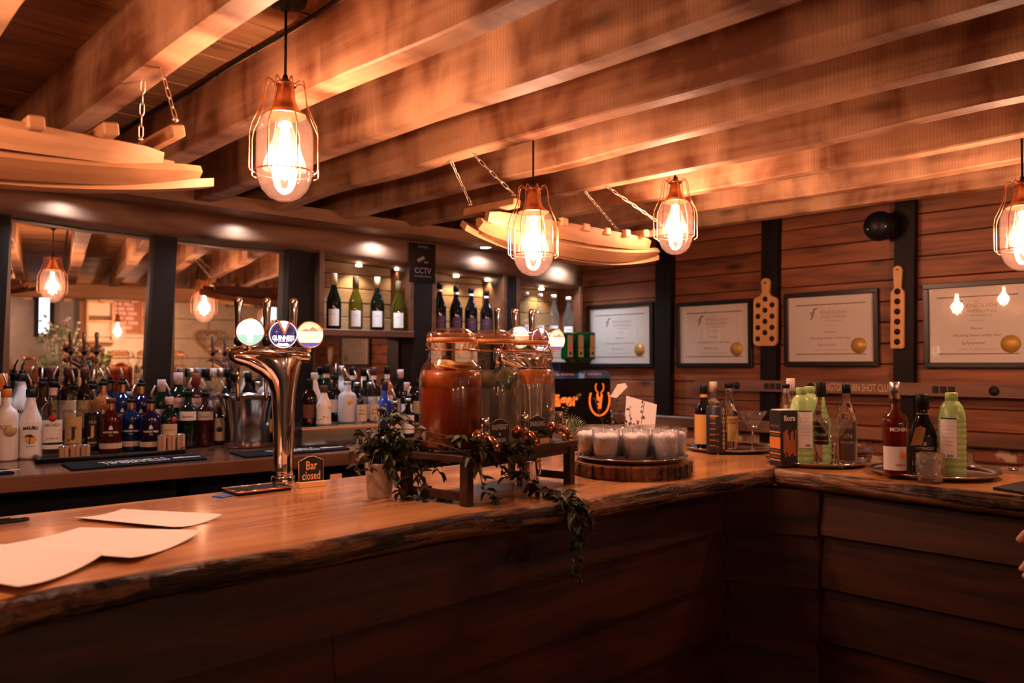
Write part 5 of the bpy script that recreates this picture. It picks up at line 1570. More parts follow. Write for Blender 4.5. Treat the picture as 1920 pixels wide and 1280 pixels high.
# ================================================================ dried flowers and a leaning card behind the tumblers
VG = glass('vase_glass', (0.80, 0.78, 0.80), 0.03, 1.5)
DRY = mat('dried_leaf', (0.10, 0.055, 0.04), 0.6, var=0.4, bscale=20)
DRYP = mat('dried_petal', (0.38, 0.26, 0.16), 0.6, var=0.3, bscale=20)
rnd = random.Random(21)
def vase(label, px, dep, stems):
    q = at_depth(px, 682, dep)
    t = thing('bud_vase', label, 'vase', (q.x, q.y, BARZ), 0, 'glass bud vases of dried stems')
    MB().lathe([(0, 0.002), (0.024, 0.0), (0.027, 0.006), (0.027, 0.055), (0.016, 0.075), (0.015, 0.088), (0.018, 0.092)], 20, capt=False).build('glass', VG, t)
    for (r_, f_, h, kind) in stems:
        b_ = Vector((0, 0, 0.03)); e_ = CAMR * r_ + CAMF * f_ + Vector((0, 0, h))
        mid_ = (b_ + e_) / 2 + CAMR * r_ * 0.2
        P = [b_, b_ * 0.3 + mid_ * 0.7, mid_ * 0.4 + e_ * 0.6, e_]
        MB().tube(P, 0.0012, 5).build('stem', STEMM, t)
        for k in range(10):
            s_ = 0.25 + 0.75 * k / 9
            o_ = b_.lerp(e_, s_)
            me = leaf_me[kind]
            inst('leaf' if kind == 0 else 'flower', me, t, o_ + Vector((rnd.uniform(-0.006, 0.006),) * 3), (rnd.uniform(-1, 1), rnd.uniform(-1, 1), rnd.uniform(0, 6)), [rnd.uniform(0.55, 1.0) * (1.2 - 0.7 * s_)] * 3)
leaf_me = []
me = MB().add(*leaf_geo(0.030, 0.026), True).mesh('leaf'); me.materials.append(DRY); leaf_me.append(me)
me = MB().sphere((0, 0, 0), 0.009, 8, 6, 0.7).mesh('flower'); me.materials.append(DRYP); leaf_me.append(me)
vase('glass bud vase of dried stems behind the ice glasses, nearer the drinks machine', 1160, 2.95, [(0.0, 0.0, 0.22, 0), (-0.03, 0, 0.19, 1), (0.025, 0, 0.17, 0), (-0.09, 0, 0.235, 0), (0.03, 0, 0.15, 1)])
vase('glass bud vase of dried stems before the leaning card', 1190, 2.98, [(0.04, 0, 0.26, 0), (-0.02, 0, 0.2, 0), (0.01, 0.01, 0.15, 1)])
q = at_depth(1192, 682, 3.15)
t = thing('leaning_card', 'white card leaning behind the dried flower vases', 'card', (q.x, q.y, BARZ), face_cam(q, 0.1))
MB().prism([(-0.055, 0.0), (0.005, 0.0), (0.075, 0.11), (0.085, 0.20), (-0.035, 0.235)], 0, 0.003, RX(PI / 2 - 0.12)).build('card', mat('cool_white_card', (0.80, 0.80, 0.84), 0.5), t)
MB().prism([(-0.10, 0.23), (-0.075, 0.225), (-0.03, 0.27), (-0.04, 0.285), (-0.07, 0.28)], 0, 0.002, RX(PI / 2 - 0.1)).build('gift_tag', WHITE, t)
MB().prism([(-0.02, 0.0), (0.03, 0.0), (0.02, 0.09), (-0.01, 0.09)], 0, 0.002, T(0, 0.045, 0) @ RX(PI / 2 + 0.25)).build('easel_leg', WHITE, t)

# ================================================================ spirit bottle kit
def profile(kind, r, h):
    n_ = r * 0.36
    if kind == 'wine':
        f = [(0.0, 0.004), (r * 0.9, 0.0), (r, 0.008), (r, h * 0.48), (r * 0.93, h * 0.55), (r * 0.72, h * 0.63), (r * 0.50, h * 0.71), (n_, h * 0.80), (n_, h * 0.97), (n_ * 1.08, h * 0.975), (n_ * 1.08, h)]
    elif kind == 'bordeaux':
        f = [(0.0, 0.004), (r * 0.9, 0.0), (r, 0.008), (r, h * 0.58), (r * 0.90, h * 0.64), (r * 0.55, h * 0.69), (n_, h * 0.74), (n_, h)]
    elif kind == 'malibu':
        f = [(0.0, 0.004), (r * 0.92, 0.0), (r, 0.010), (r * 0.93, h * 0.12), (r * 0.94, h * 0.40), (r, h * 0.50), (r * 0.86, h * 0.60), (r * 0.55, h * 0.72), (n_ * 1.1, h * 0.83), (n_, h * 0.86), (n_, h)]
    elif kind == 'squat':
        f = [(0.0, 0.004), (r * 0.9, 0.0), (r, 0.008), (r, h * 0.58), (r * 0.96, h * 0.66), (r * 0.80, h * 0.72), (r * 0.48, h * 0.76), (n_ * 1.05, h * 0.80), (n_, h)]
    elif kind == 'shoulder':
        f = [(0.0, 0.004), (r * 0.9, 0.0), (r * 0.97, 0.008), (r * 0.90, h * 0.30), (r * 0.96, h * 0.50), (r, h * 0.58), (r * 0.85, h * 0.64), (r * 0.5, h * 0.68), (n_, h * 0.72), (n_, h)]
    elif kind == 'cordial':
        f = [(0.0, 0.003), (r * 0.92, 0.0), (r, 0.008)]
        z = 0.03
        while z < h * 0.66:
            f += [(r, z * 1.0), (r * 0.955, z + 0.003), (r, z + 0.006)]; z += 0.0175
        f += [(r * 0.99, h * 0.70), (r * 0.94, h * 0.77), (r * 0.80, h * 0.85), (r * 0.55, h * 0.905), (r * 0.40, h * 0.92), (r * 0.40, h)]
    elif kind == 'decanter':
        f = [(0.0, 0.004), (r * 0.9, 0.0), (r, 0.010), (r, h * 0.50), (r * 0.97, h * 0.58), (r * 0.80, h * 0.68), (r * 0.52, h * 0.76), (n_ * 1.1, h * 0.80), (n_, h * 0.86), (n_, h)]
    else:
        f = [(0.0, 0.004), (r * 0.9, 0.0), (r, 0.008), (r, h * 0.60), (r * 0.93, h * 0.66), (r * 0.62, h * 0.72), (n_ * 1.1, h * 0.765), (n_, h * 0.80), (n_, h)]
    return f
BOTS = []
def rad_at(f, z):
    for (r0, z0), (r1, z1) in zip(f, f[1:]):
        if z0 <= z <= z1 and z1 > z0: return r0 + (r1 - r0) * (z - z0) / (z1 - z0)
    return f[-1][0]
def bottle(label, loc, rz, r, h, kind, gm, cap=None, cap_h=0.035, cap_r=1.18, fill=None, fill_lv=0.5, labels=(), texts=(), pour=None, group=None, name='spirit_bottle', extra=None, n=22, cat='bottle'):
    """labels: (z0, z1, half angle, material) fractions of h; texts: (string, size, z, width, material)"""
    t = thing(name, label, cat, loc, rz, group)
    BOTS.append((t, r))
    f = profile(kind, r, h)
    MB().lathe(f, n).build('glass', gm, t)
    if fill:
        k = 0.90
        lv = h * fill_lv
        g_ = [(0, 0.008)] + [(rr_ * k, max(zz, 0.008)) for rr_, zz in f[1:] if zz < lv] + [(rad_at(f, lv) * k, lv), (0, lv)]
        MB().lathe(g_, n).build('liquor', fill, t)
    if cap:
        nr = f[-1][0] * cap_r
        z0 = h - cap_h * (0.9 if not pour else 0.55)
        MB().lathe([(nr, z0), (nr, h + 0.001), (nr * 0.9, h + 0.004), (0, h + 0.004)], 16).build('cap', cap, t)
    if pour:
        a = rnd.uniform(0, 6.28)
        pr = MB().lathe([(0.0085, h + 0.003), (0.011, h + 0.006), (0.011, h + 0.016), (0.006, h + 0.019), (0, h + 0.019)], 12).build('pourer', BLACKG, t)
        MB().tube([(0, 0, h + 0.018), (0.002 * math.cos(a), 0.002 * math.sin(a), h + 0.034), (0.016 * math.cos(a), 0.016 * math.sin(a), h + 0.062)], [0.0042, 0.004, 0.003], 8).build('pour_spout', pour, pr)
    for z0, z1, ha, m in labels:
        rm = max(rad_at(f, z0 * h), rad_at(f, z1 * h), rad_at(f, (z0 + z1) / 2 * h)) + 0.0006
        q = MB(); band(q, rm, z0 * h, z1 * h, ha); q.build('paper_label', m, t)
    for s_, size, z, wd, m in texts:
        rm = rad_at(f, z * h) + 0.0020
        q = MB(); round_text(q, s_, size, rm, z * h, wd, bold=size * 0.012); q.build('lettering', m, t)
    if extra: extra(t, f, r, h)
    return t
CLEAR = glass('clear_glass', (0.93, 0.95, 0.95), 0.02, 1.42)
SPIRIT = glass('clear_spirit', (0.93, 0.94, 0.95), 0.03, 1.15)
GREENG = glass('green_glass', (0.12, 0.30, 0.14), 0.02, 1.5, 0.12, (0.02, 0.08, 0.03))
DKGREEN = mat('dark_green_glass', (0.003, 0.012, 0.006), 0.05, spec=0.5)
OLIVE = glass('olive_wine_glass', (0.42, 0.42, 0.08), 0.02, 1.5, 0.25, (0.22, 0.20, 0.02))
WINED = mat('dark_wine_glass', (0.004, 0.006, 0.003), 0.05, spec=0.5)
REDW = mat('black_wine_glass', (0.004, 0.003, 0.003), 0.05, spec=0.45)
BROWNG = glass('brown_glass', (0.45, 0.18, 0.05), 0.02, 1.5, 0.2, (0.20, 0.06, 0.015))
DBROWN = mat('dark_brown_glass', (0.012, 0.004, 0.0025), 0.05, spec=0.5)
AMBER = glass('amber_liquor', (0.55, 0.13, 0.03), 0.03, 1.2, 0.30, (0.38, 0.06, 0.01))
RUM = glass('golden_rum', (0.75, 0.36, 0.09), 0.03, 1.2, 0.2, (0.5, 0.2, 0.04))
OPALW = mat('white_glass_bottle', (0.78, 0.74, 0.75), 0.18, spec=0.5)
PURPLE = mat('purple_glass', (0.012, 0.004, 0.028), 0.05, spec=0.6)
BLUEG = mat('blue_glass', (0.004, 0.014, 0.060), 0.05, spec=0.6)
BLUEB = mat('bright_blue_glass', (0.02, 0.06, 0.40), 0.1, spec=0.6)
REDG = mat('deep_red_glass', (0.050, 0.005, 0.004), 0.05, spec=0.6)
COPG = mat('copper_amber_glass', (0.32, 0.10, 0.03), 0.06, spec=0.6)
FROST = mat('frosted_glass', (0.55, 0.56, 0.62), 0.45, spec=0.4)
CREAML = mat('cream_label', (0.58, 0.46, 0.33), 0.6)
WHITEL = mat('white_label', (0.80, 0.76, 0.76), 0.6)
GOLDL = mat('gold_label', (0.50, 0.33, 0.14), 0.5)
BLACKL = mat('black_label', (0.015, 0.012, 0.012), 0.45)
YELLL = mat('yellow_label', (0.72, 0.42, 0.12), 0.55)
PINKL = mat('pink_label', (0.70, 0.50, 0.52), 0.6)
REDL = mat('red_label', (0.40, 0.03, 0.02), 0.5)
INK = mat('black_ink', (0.02, 0.015, 0.015), 0.6)
INKW = mat('white_ink', (0.75, 0.72, 0.70), 0.6)
INKG = mat('gold_ink', (0.70, 0.45, 0.18), 0.5)
INKR = mat('red_ink', (0.45, 0.05, 0.03), 0.6)
WCAP = mat('white_cap', (0.75, 0.68, 0.64), 0.45)
SCAP = mat('silver_cap', (0.75, 0.72, 0.72), 0.3, 1.0)
OCAP = mat('orange_cap', (0.75, 0.25, 0.06), 0.45)
WDCAP = mat('brown_cap', (0.10, 0.035, 0.02), 0.5)
PSPOUT = mat('pale_spout', (0.75, 0.55, 0.40), 0.35, 0.6)
# ================================================================ three trays of bottles on the short bar top
def spot(px, dep):
    q = at_depth(px, 682, dep); return Vector((q.x, q.y, 0))
def zt(py, dep): return EYE.z + (682 - py) / FPX * dep          # height of a pixel row at that depth
TB = BARZ + 0.0055
SOLID = mat('refracting_glass', (0.97, 0.98, 0.98), 0.0, trans=1.0, ior=1.36)
c = spot(1368, 3.33); tray('round steel tray with the coffee liqueur, beside the ice glasses', c.x, c.y, BARZ + 0.0005, 0.178)
c = spot(1530, 2.89); tray('round steel tray with the green cordial and martini glass at the bar corner', c.x, c.y, BARZ + 0.0005, 0.176)
c = spot(1745, 2.60); tray('round steel tray with the amber liqueur and cut tumbler', c.x, c.y, BARZ + 0.0005, 0.194)
c = spot(1566, 3.24); tray('empty round steel tray half hidden behind the corner tray', c.x, c.y, BARZ + 0.0005, 0.15)
def bot(label, px, pyt, dep, r, kind, gm, **k):
    q = spot(px, dep); h = zt(pyt, dep) - TB
    return bottle(label, (q.x, q.y, TB), face_cam(q, k.pop('turn', 0.0)), r, h, kind, gm, **k)
# tray by the ice glasses
bot('dark glass bottle with yellow label and yellow neck band', 1319, 724, 3.30, 0.037, 'spirit', REDW, cap=BLACK, labels=[(0.10, 0.56, 0.9, YELLL), (0.83, 0.88, 3.1, YELLL)], turn=-0.5)
bot('clear bottle with pale yellow cap behind the black canister', 1337, 717, 3.42, 0.035, 'spirit', SOLID, cap=CREAML, cap_h=0.045, cap_r=1.3)
bot('clear round-shouldered bottle with yellow label and black cap', 1366, 719, 3.36, 0.038, 'wine', SOLID, cap=BLACK, cap_h=0.02, labels=[(0.12, 0.50, 0.75, YELLL)], texts=[('BREW', 0.016, 0.45, 0.04, INK), ('STREET', 0.014, 0.40, 0.045, INK)], turn=0.45)
q = spot(1343, 3.20)
t = thing('drinks_canister', 'black printed coffee liqueur canister on the tray', 'canister', (q.x, q.y, TB), face_cam(q, 0.15))
hc = zt(758, 3.20) - TB
MB().lathe([(0, 0.001), (0.040, 0), (0.0415, 0.004), (0.0415, hc - 0.012), (0.036, hc - 0.004), (0.024, hc), (0, hc)], 26).build('body', BLACKL, t)
for k, (s_, a0, sz) in enumerate((('AVANTGARDE', 0.55, 0.018), ('COFFEE', 0.95, 0.018), ('VODKA', -0.05, 0.014))):
    for i, chr_ in enumerate(s_):
        qq = MB(); round_text(qq, chr_, sz, 0.0424, hc * 0.90 - i * (sz * 0.92 if k < 2 else 0.026) - (0.0 if k < 2 else 0.07), None, a0, 0.0004); qq.build('lettering', INKG if k < 2 else mat('brown_ink', (0.22, 0.10, 0.06), 0.6), t)
for i in range(6):
    qq = MB(); band(qq, 0.0418, hc * (0.72 - i * 0.115), hc * (0.745 - i * 0.115), 0.30, 6, -0.55, 0.0003); qq.build('print_line', mat('rust_print', (0.35, 0.12, 0.06), 0.6), t)
qq = MB(); band(qq, 0.0418, hc * 0.76, hc * 0.785, 0.42, 8, -0.42, 0.0004); qq.build('print_line', INKG, t)
def martini(label, px, dep, pyt):
    q = spot(px, dep); h = zt(pyt, dep) - TB
    t = thing('martini_glass', label, 'glass', (q.x, q.y, TB), 0, 'martini glasses on the trays')
    w_ = 0.058
    MB().lathe([(0.0, h * 0.49), (0.005, h * 0.495), (w_ + 0.0006, h), (w_ - 0.0016, h), (0.003, h * 0.52), (0.0, h * 0.515)], 32).build('bowl', glass('martini_glass', (0.96, 0.97, 0.97), 0.02, 1.7, 0.03, (0.9, 0.8, 0.7)), t)
    MB().tube([(w_ * math.cos(a), w_ * math.sin(a), h) for a in [2 * PI * i / 32 for i in range(32)]], 0.0010, 5, closed=True).build('rim', CLEAR, t)
    MB().lathe([(0.004, h * 0.505), (0.0032, h * 0.3), (0.004, 0.012), (0.012, 0.005), (0.034, 0.002), (0.034, 0.0), (0, 0.0)], 24).build('stem', mat('solid_glass', (0.95, 0.95, 0.95), 0.02, trans=1.0, ior=1.45), t)
martini('martini glass beside the yellow-labelled clear bottle', 1410, 3.24, 771)
# corner tray
q = spot(1467, 2.79)
t = thing('drinks_carton', 'black and orange printed drinks carton at the bar corner', 'carton', (q.x, q.y, TB), face_cam(q, 0.65))
hc = zt(768, 2.80) - TB
MB().cbox((-0.033, -0.033, 0), (0.033, 0.033, hc), 0.002).build('box', BLACKL, t)
ORG = mat('orange_print', (0.72, 0.24, 0.05), 0.5)
# left face looks to -X, right face to -Y
for z0_, z1_ in ((0.32, 0.52), (0.60, 0.625), (0.215, 0.24), (0.10, 0.125)):
    MB().box((-0.0338, -0.029, z0_ * hc), (-0.0328, 0.029, z1_ * hc)).build('print_block', ORG, t)
for i, (z_, s_) in enumerate(((0.72, 'ORANGE'), (0.56, 'PASSION'), (0.28, 'SHAKE'), (0.17, 'SERVE'))):
    qq = MB(); flat_text(qq, s_, 0.010, T(-0.0340, 0, z_ * hc) @ RZ(-PI / 2) @ FACE, 0.045); qq.build('lettering', mat('grey_ink', (0.35, 0.26, 0.2), 0.6), t)
qq = MB(); flat_text(qq, 'fiora', 0.026, T(0.002, -0.0340, hc * 0.86) @ FACE, 0.048, 0.0008); qq.build('lettering', INKW, t)
for i in range(9):
    rn = random.Random(i)
    MB().box((-0.024 + 0.006 * i, -0.0338, hc * (0.16 + 0.1 * rn.random())), (-0.019 + 0.006 * i, -0.0328, hc * (0.45 + 0.22 * rn.random()))).build('print_block', mat('rust_orange_print', (0.42, 0.13, 0.04), 0.5), t)
MB().prism([(-0.033, -0.033), (0.033, -0.033), (0.033, 0.02), (-0.033, 0.02)], hc, hc + 0.003, T(0, 0.0, 0) @ RX(-0.0)).build('flap', WHITE, t)
bot('clear bottle with white cap behind the black and orange carton', 1482, 711, 3.09, 0.034, 'spirit', SOLID, cap=WCAP, cap_h=0.05, cap_r=1.3, labels=[(0.50, 0.60, 1.0, CREAML)])
bot('clear bottle with black stopper ring beside the carton', 1473, 722, 2.94, 0.030, 'wine', SOLID, cap=BLACK, cap_h=0.012)
GCORD = mat('green_cordial', (0.42, 0.63, 0.24), 0.25, spec=0.5)
MATS['green_cordial'].node_tree.nodes['Principled BSDF'].inputs['Subsurface Weight'].default_value = 0.3
MATS['green_cordial'].node_tree.nodes['Principled BSDF'].inputs['Subsurface Radius'].default_value = (0.02, 0.03, 0.01)
def plabel(t, f, r, h):
    qq = MB(); band(qq, r + 0.001, h * 0.24, h * 0.70, 0.62, 10, 0.0); qq.build('paper_label', WHITEL, t)
    for i in range(6):
        qq = MB(); band(qq, r + 0.0018, h * (0.62 - i * 0.045), h * (0.624 - i * 0.045), 0.45 - 0.05 * (i % 3), 6, 0.0, 0.0002); qq.build('print_line', mat('grey_ink', (0.35, 0.26, 0.2), 0.6), t)
    for i in range(9):
        a_ = -0.05 + i * 0.05
        qq = MB(); band(qq, r + 0.0018, h * 0.255, h * 0.285, 0.012, 2, a_, 0.0002); qq.build('barcode', INK, t)
    for z_ in (0.235, 0.705):
        qq = MB(); band(qq, r + 0.0008, h * z_, h * (z_ + 0.012), 0.62, 10, 0.0); qq.build('label_edge', INK, t)
bot('green plastic cordial bottle in front on the corner tray', 1502, 728, 2.80, 0.039, 'cordial', GCORD, cap=GCORD, cap_h=0.022, extra=plabel, turn=0.35, name='cordial_bottle')
bot('second green cordial bottle peeping out behind the first', 1517, 726, 2.96, 0.040, 'cordial', GCORD, cap=GCORD, cap_h=0.022, name='cordial_bottle')
def badge_lab(t, f, r, h):
    qq = MB(); round_text(qq, 'Chapel', 0.020, r + 0.0022, h * 0.37, 0.044); qq.build('lettering', INKW, t)
    for z_ in (0.46, 0.285):
        qq = MB(); band(qq, r + 0.0016, h * z_, h * (z_ + 0.012), 0.72, 10); qq.build('label_edge', ORG, t)
bot('clear bottle with black label and tall black cap on the corner tray', 1539, 718, 2.86, 0.034, 'wine', SOLID, cap=BLACK, cap_h=0.055, cap_r=1.25, labels=[(0.24, 0.52, 0.85, BLACKL)], extra=badge_lab, turn=-0.15)
def faint_lab(t, f, r, h):
    qq = MB(); band(qq, r + 0.0008, h * 0.05, h * 0.46, 0.8); qq.build('paper_label', glass('etched_label', (0.55, 0.50, 0.46), 0.3, 1.3, 0.25, (0.3, 0.22, 0.18)), t)
    qq = MB(); round_text(qq, 'GIN', 0.024, r + 0.002, h * 0.36, 0.035); round_text(qq, 'DISTILLED', 0.010, r + 0.002, h * 0.28, 0.045); qq.build('lettering', INKW, t)
bot('tall clear bottle with etched label and black cap behind the martini glass', 1586, 722, 2.84, 0.034, 'decanter', SOLID, cap=BLACK, cap_h=0.032, cap_r=1.25, extra=faint_lab)
martini('martini glass in front of the black-labelled clear bottle', 1563, 2.755, 785)
# tray nearest the guests
def monin(t, f, r, h):
    qq = MB(); round_text(qq, 'MONIN', 0.017, r + 0.0022, h * 0.51, 0.052, 0.35, 0.0006); qq.build('lettering', INKW, t)
    qq = MB(); band(qq, r * 0.97 + 0.001, h * 0.08, h * 0.33, 0.95); qq.build('paper_label', WHITEL, t)
    MB().sphere((0, 0, 0), 0.012, 12, 8).build('apricot_print', ORG, t, ((r * 0.97 + 0.0015) * math.sin(0.5), -(r * 0.97 + 0.0015) * math.cos(0.5), h * 0.25), None).scale = (1, 0.15, 1)
    qq = MB(); round_text(qq, 'Liqueur', 0.012, r * 0.97 + 0.0024, h * 0.14, 0.03, 0.45); qq.build('lettering', INKR, t)
    qq = MB(); round_text(qq, 'MONIN', 0.010, f[-1][0] * 1.28, h * 0.905, 0.03); qq.build('lettering', INK, t)
bot('amber liqueur bottle with silver cap and white label', 1677, 718, 2.52, 0.040, 'shoulder', glass('faint_amber_glass', (0.85, 0.60, 0.42), 0.02, 1.45), cap=SCAP, cap_h=0.055, cap_r=1.22, fill=AMBER, fill_lv=0.78, extra=monin, turn=-0.1)
def cots(t, f, r, h):
    qq = MB(); round_text(qq, 'COTSWOLDS', 0.012, r + 0.0022, h * 0.345, 0.058, 0.05, 0.0004); qq.build('lettering', INKW, t)
    qq = MB(); round_text(qq, 'DRY GIN', 0.006, r + 0.0022, h * 0.30, 0.03, 0.05); qq.build('lettering', INKW, t)
    qq = MB(); band(qq, r + 0.0006, h * 0.20, h * 0.48, 0.9); qq.build('paper_label', BLACKL, t)
    MB().prism([(-0.006, 0), (0.006, 0), (0.003, 0.008), (0.006, 0.012), (0, 0.010), (-0.006, 0.012), (-0.003, 0.008)], 0, 0.0005, T(0.002, -r - 0.0022, h * 0.385) @ RX(PI / 2)).build('crest', INKW, t)
    tg = MB().prism([(-0.020, -0.052), (0.012, -0.050), (0.026, 0.004), (0.010, 0.012), (-0.004, 0.004)], 0, 0.0012, T(-0.020, -r * 0.96, h * 0.58) @ RX(PI / 2 - 0.25)).build('neck_tag', mat('kraft_card', (0.50, 0.30, 0.14), 0.7), t)
    MB().tube([(f[-1][0] * 1.05 * math.cos(a), f[-1][0] * 1.05 * math.sin(a), h * 0.77) for a in [2 * PI * i / 16 for i in range(16)]], 0.0012, 4, closed=True).build('tag_string', INKG, t)
bot('black gin bottle with kraft neck tag beside the cut tumbler', 1728, 741, 2.56, 0.042, 'wine', REDW, cap=BLACK, cap_h=0.05, cap_r=1.25, extra=cots, turn=0.1)
bot('ribbed green plastic cordial bottle on the tray nearest the right edge', 1783, 738, 2.50, 0.039, 'cordial', GCORD, cap=GCORD, cap_h=0.022, extra=plabel, turn=-0.3, name='cordial_bottle')
q = spot(1741, 2.43)
t = thing('cut_tumbler', 'empty cut-crystal tumbler in front of the black gin bottle', 'glass', (q.x, q.y, TB))
SG = glass('crystal_glass', (0.95, 0.96, 0.96), 0.02, 2.1, 0.10, (0.95, 0.85, 0.76))
vs = []; fs = []; na, nz_ = 48, 16
for k in range(nz_ + 1):
    z_ = 0.004 + 0.079 * k / nz_
    for i in range(na):
        u_ = (i / na * 12 + k / nz_ * 3) % 1.0; v_ = (i / na * 12 - k / nz_ * 3) % 1.0
        cut = (abs(u_ - 0.5) + abs(v_ - 0.5)) * 0.0034 if 1 < k < 12 else 0.0
        r_ = 0.0395 + 0.0035 * k / nz_ - 0.0024 + cut * 0.9
        a_ = 2 * PI * i / na; vs.append((r_ * math.cos(a_), r_ * math.sin(a_), z_))
for k in range(nz_):
    for i in range(na):
        j = (i + 1) % na
        fs.append((k * na + i, k * na + j, (k + 1) * na + j, (k + 1) * na + i))
q = MB().add(vs, fs)
no = len(q.v)
q.lathe([(0.0, 0.0), (0.034, 0.0), (0.0371, 0.004)], na, smooth=False, capt=False)
q.lathe([(0.0406, 0.083), (0.0392, 0.0835), (0.0372, 0.062), (0.0345, 0.016), (0, 0.013)], na, smooth=True, capb=False)
q.build('glass', SG, t)
# pale chopping board, black slate and teaspoon at the right edge
q = at_z(1905, 893, BARZ)
t = thing('slate_board', 'black slate board on the short bar top at the right edge', 'slate', (0, 0, 0))
P = [at_z(x, y, BARZ) for x, y in ((1862, 918), (1925, 905), (2010, 925), (1935, 930))]
MB().prism([(p_.x, p_.y) for p_ in (P[0], P[3], P[2], P[1])], BARZ + 0.0005, BARZ + 0.008).build('slate', BLACK, t)
a = at_z(1900, 884, BARZ); b = at_z(1960, 872, BARZ)
t = thing('teaspoon', 'steel spoon on the short bar top at the right edge', 'spoon', (a.x, a.y, BARZ + 0.004), math.atan2(b.y - a.y, b.x - a.x))
MB().sphere((0, 0, 0.004), 0.016, 14, 8, 0.35).build('bowl', CHROME, t)
MB().tube([(0.014, 0, 0.004), (0.06, 0, 0.008), (0.12, 0, 0.004)], [0.002, 0.0018, 0.003], 8).build('handle', CHROME, t)
# ================================================================ wine and clear bottles in the lit shelves
def niche_bottle(label, px, pyt, d, zs, r, kind, gm, group, **k):
    s_ = bs(px, d); h = bz(px, pyt, d) - zs
    q = bw(s_, d, zs + 0.0008)
    return bottle(label, q, face_cam(q), r, h, kind, gm, group=group, name='wine_bottle', **k)
for i, (px, py) in enumerate(((625.5, 514), (666.5, 520), (707, 521), (747, 528))):
    ol = i in (1, 3)
    niche_bottle(['white wine bottle with pale cap, first from the left on its shelf', 'olive-glass white wine bottle with dull cap, second from the left', 'white wine bottle with pale cap, third from the left', 'olive-glass white wine bottle next to the CCTV sign'][i], px, py, -0.088, N1[2], 0.0385, 'wine', OLIVE if ol else WINED, 'white wine bottles on the first lit shelf',
                 cap=mat('dull_green_foil', (0.20, 0.15, 0.08), 0.4) if ol else mat('cream_foil', (0.62, 0.50, 0.30), 0.4), cap_h=0.062, cap_r=1.12, labels=[(0.06, 0.36, 0.72, WHITEL)], texts=[('Vino', 0.010, 0.27, 0.02, FADE)])
for i, (px, py) in enumerate(((824, 532), (855, 538), (883, 541), (912, 546))):
    niche_bottle('red wine bottle in black glass, %s from the left on its shelf' % ['first', 'second', 'third', 'fourth'][i], px, py, -0.088, N2[2], 0.0385, 'wine', REDW, 'red wine bottles on the second lit shelf',
                 cap=BLACK, cap_h=0.03, cap_r=1.1, labels=[(0.06, 0.34, 0.8, mat('dark_purple_label', (0.05, 0.02, 0.045), 0.5)), (0.84, 0.88, 3.1, WHITEL)], texts=[('ROSSO', 0.010, 0.24, 0.03, INKR)])
for i, (px, py) in enumerate(((986, 549), (1012, 552), (1038, 554), (1066, 558))):
    niche_bottle('tall clear bottle, %s from the left on the shelf by the right wall' % ['first', 'second', 'third', 'fourth'][i], px, py, -0.088, N3[2], 0.037, 'wine', glass('pale_bottle_glass', (0.86, 0.90, 0.90), 0.02, 1.5, 0.06, (0.8, 0.85, 0.85)), 'clear bottles on the third lit shelf',
                 cap=mat('clear_stopper', (0.75, 0.75, 0.75), 0.2), cap_h=0.02, cap_r=1.25, labels=[(0.08, 0.26, 0.8, WHITEL)], texts=[('WATER', 0.010, 0.18, 0.03, INK)])

# ================================================================ stepped display of spirits on the back counter
def step(label, px0, px1, d0, d1, h, m, name='bottle_step'):
    t = bthing(name, label, 'riser')
    s0, s1 = bs(px0, d0), bs(px1, d0)
    MB().cbox((s0, d0, BACKZ + h - 0.018), (s1, d1, BACKZ + h), 0.002).build('top', m, t)
    MB().cbox((s0, d0 + 0.006, BACKZ + 0.0005), (s1, d0 + 0.018, BACKZ + h - 0.018), 0.001).build('front', m, t)
    for a_ in (s0, s1 - 0.012):
        MB().box((a_, d0 + 0.018, BACKZ + 0.0005), (a_ + 0.012, d1, BACKZ + h - 0.018)).build('end', m, t)
STEP = 0.045
step('dark wooden bottle step along the left mirrors', -90, 556, -0.265, -0.045, STEP, SHELFW)
step('dark wooden bottle step under the wine shelf mirrors', 596, 800, -0.30, -0.06, STEP, SHELFW)
BOX_H = 0.088
def bb(label, px, pyt, d, base, r, kind, gm, k=None, turn=0.0, **kw):
    s_ = bs(px, d); zb_ = BACKZ + base + 0.0008
    h = max(0.14, bz(px, pyt, d) - zb_)
    q = bw(s_, d, zb_)
    return bottle(label, q, face_cam(q, turn), r, h, kind, gm, group='spirit bottles on the back counter', **kw)
F, Md, B = -0.47, -0.345, -0.17
SP = PSPOUT
def palm(t, f, r, h):
    rr_ = rad_at(f, 0.30 * h) + 0.0022
    q = MB()
    for i in range(20):
        pass
    MB().sphere((0, 0, 0), 0.017, 18, 10).build('sun_print', YELLL, t, (0.002, -rr_ + 0.001, h * 0.29)).scale = (1, 0.12, 1)
    q = MB(); q.tube([(-0.004, -rr_ - 0.0018, h * 0.22), (-0.001, -rr_ - 0.002, h * 0.28), (-0.004, -rr_ - 0.002, h * 0.34)], 0.0014, 5)
    for a_ in (-0.6, 0.1, 0.9, 1.7, 2.4, 3.2):
        q.tube([(-0.004, -rr_ - 0.002, h * 0.34), (-0.004 + 0.009 * math.cos(a_), -rr_ - 0.002, h * 0.34 + 0.007 * math.sin(a_)), (-0.004 + 0.016 * math.cos(a_), -rr_ - 0.002, h * 0.34 + 0.006 * math.sin(a_) - 0.004)], [0.0016, 0.0022, 0.0006], 5)
    q.build('palm_print', INK, t)
    q = MB(); round_text(q, 'MALIBU', 0.017, rad_at(f, 0.46 * h) + 0.0022, h * 0.455, 0.052, 0.0, 0.0006, 0.18); q.build('lettering', INK, t)
    q = MB(); round_text(q, 'ORIGINAL', 0.006, rad_at(f, 0.2 * h) + 0.0022, h * 0.185, 0.03); q.build('lettering', INK, t)
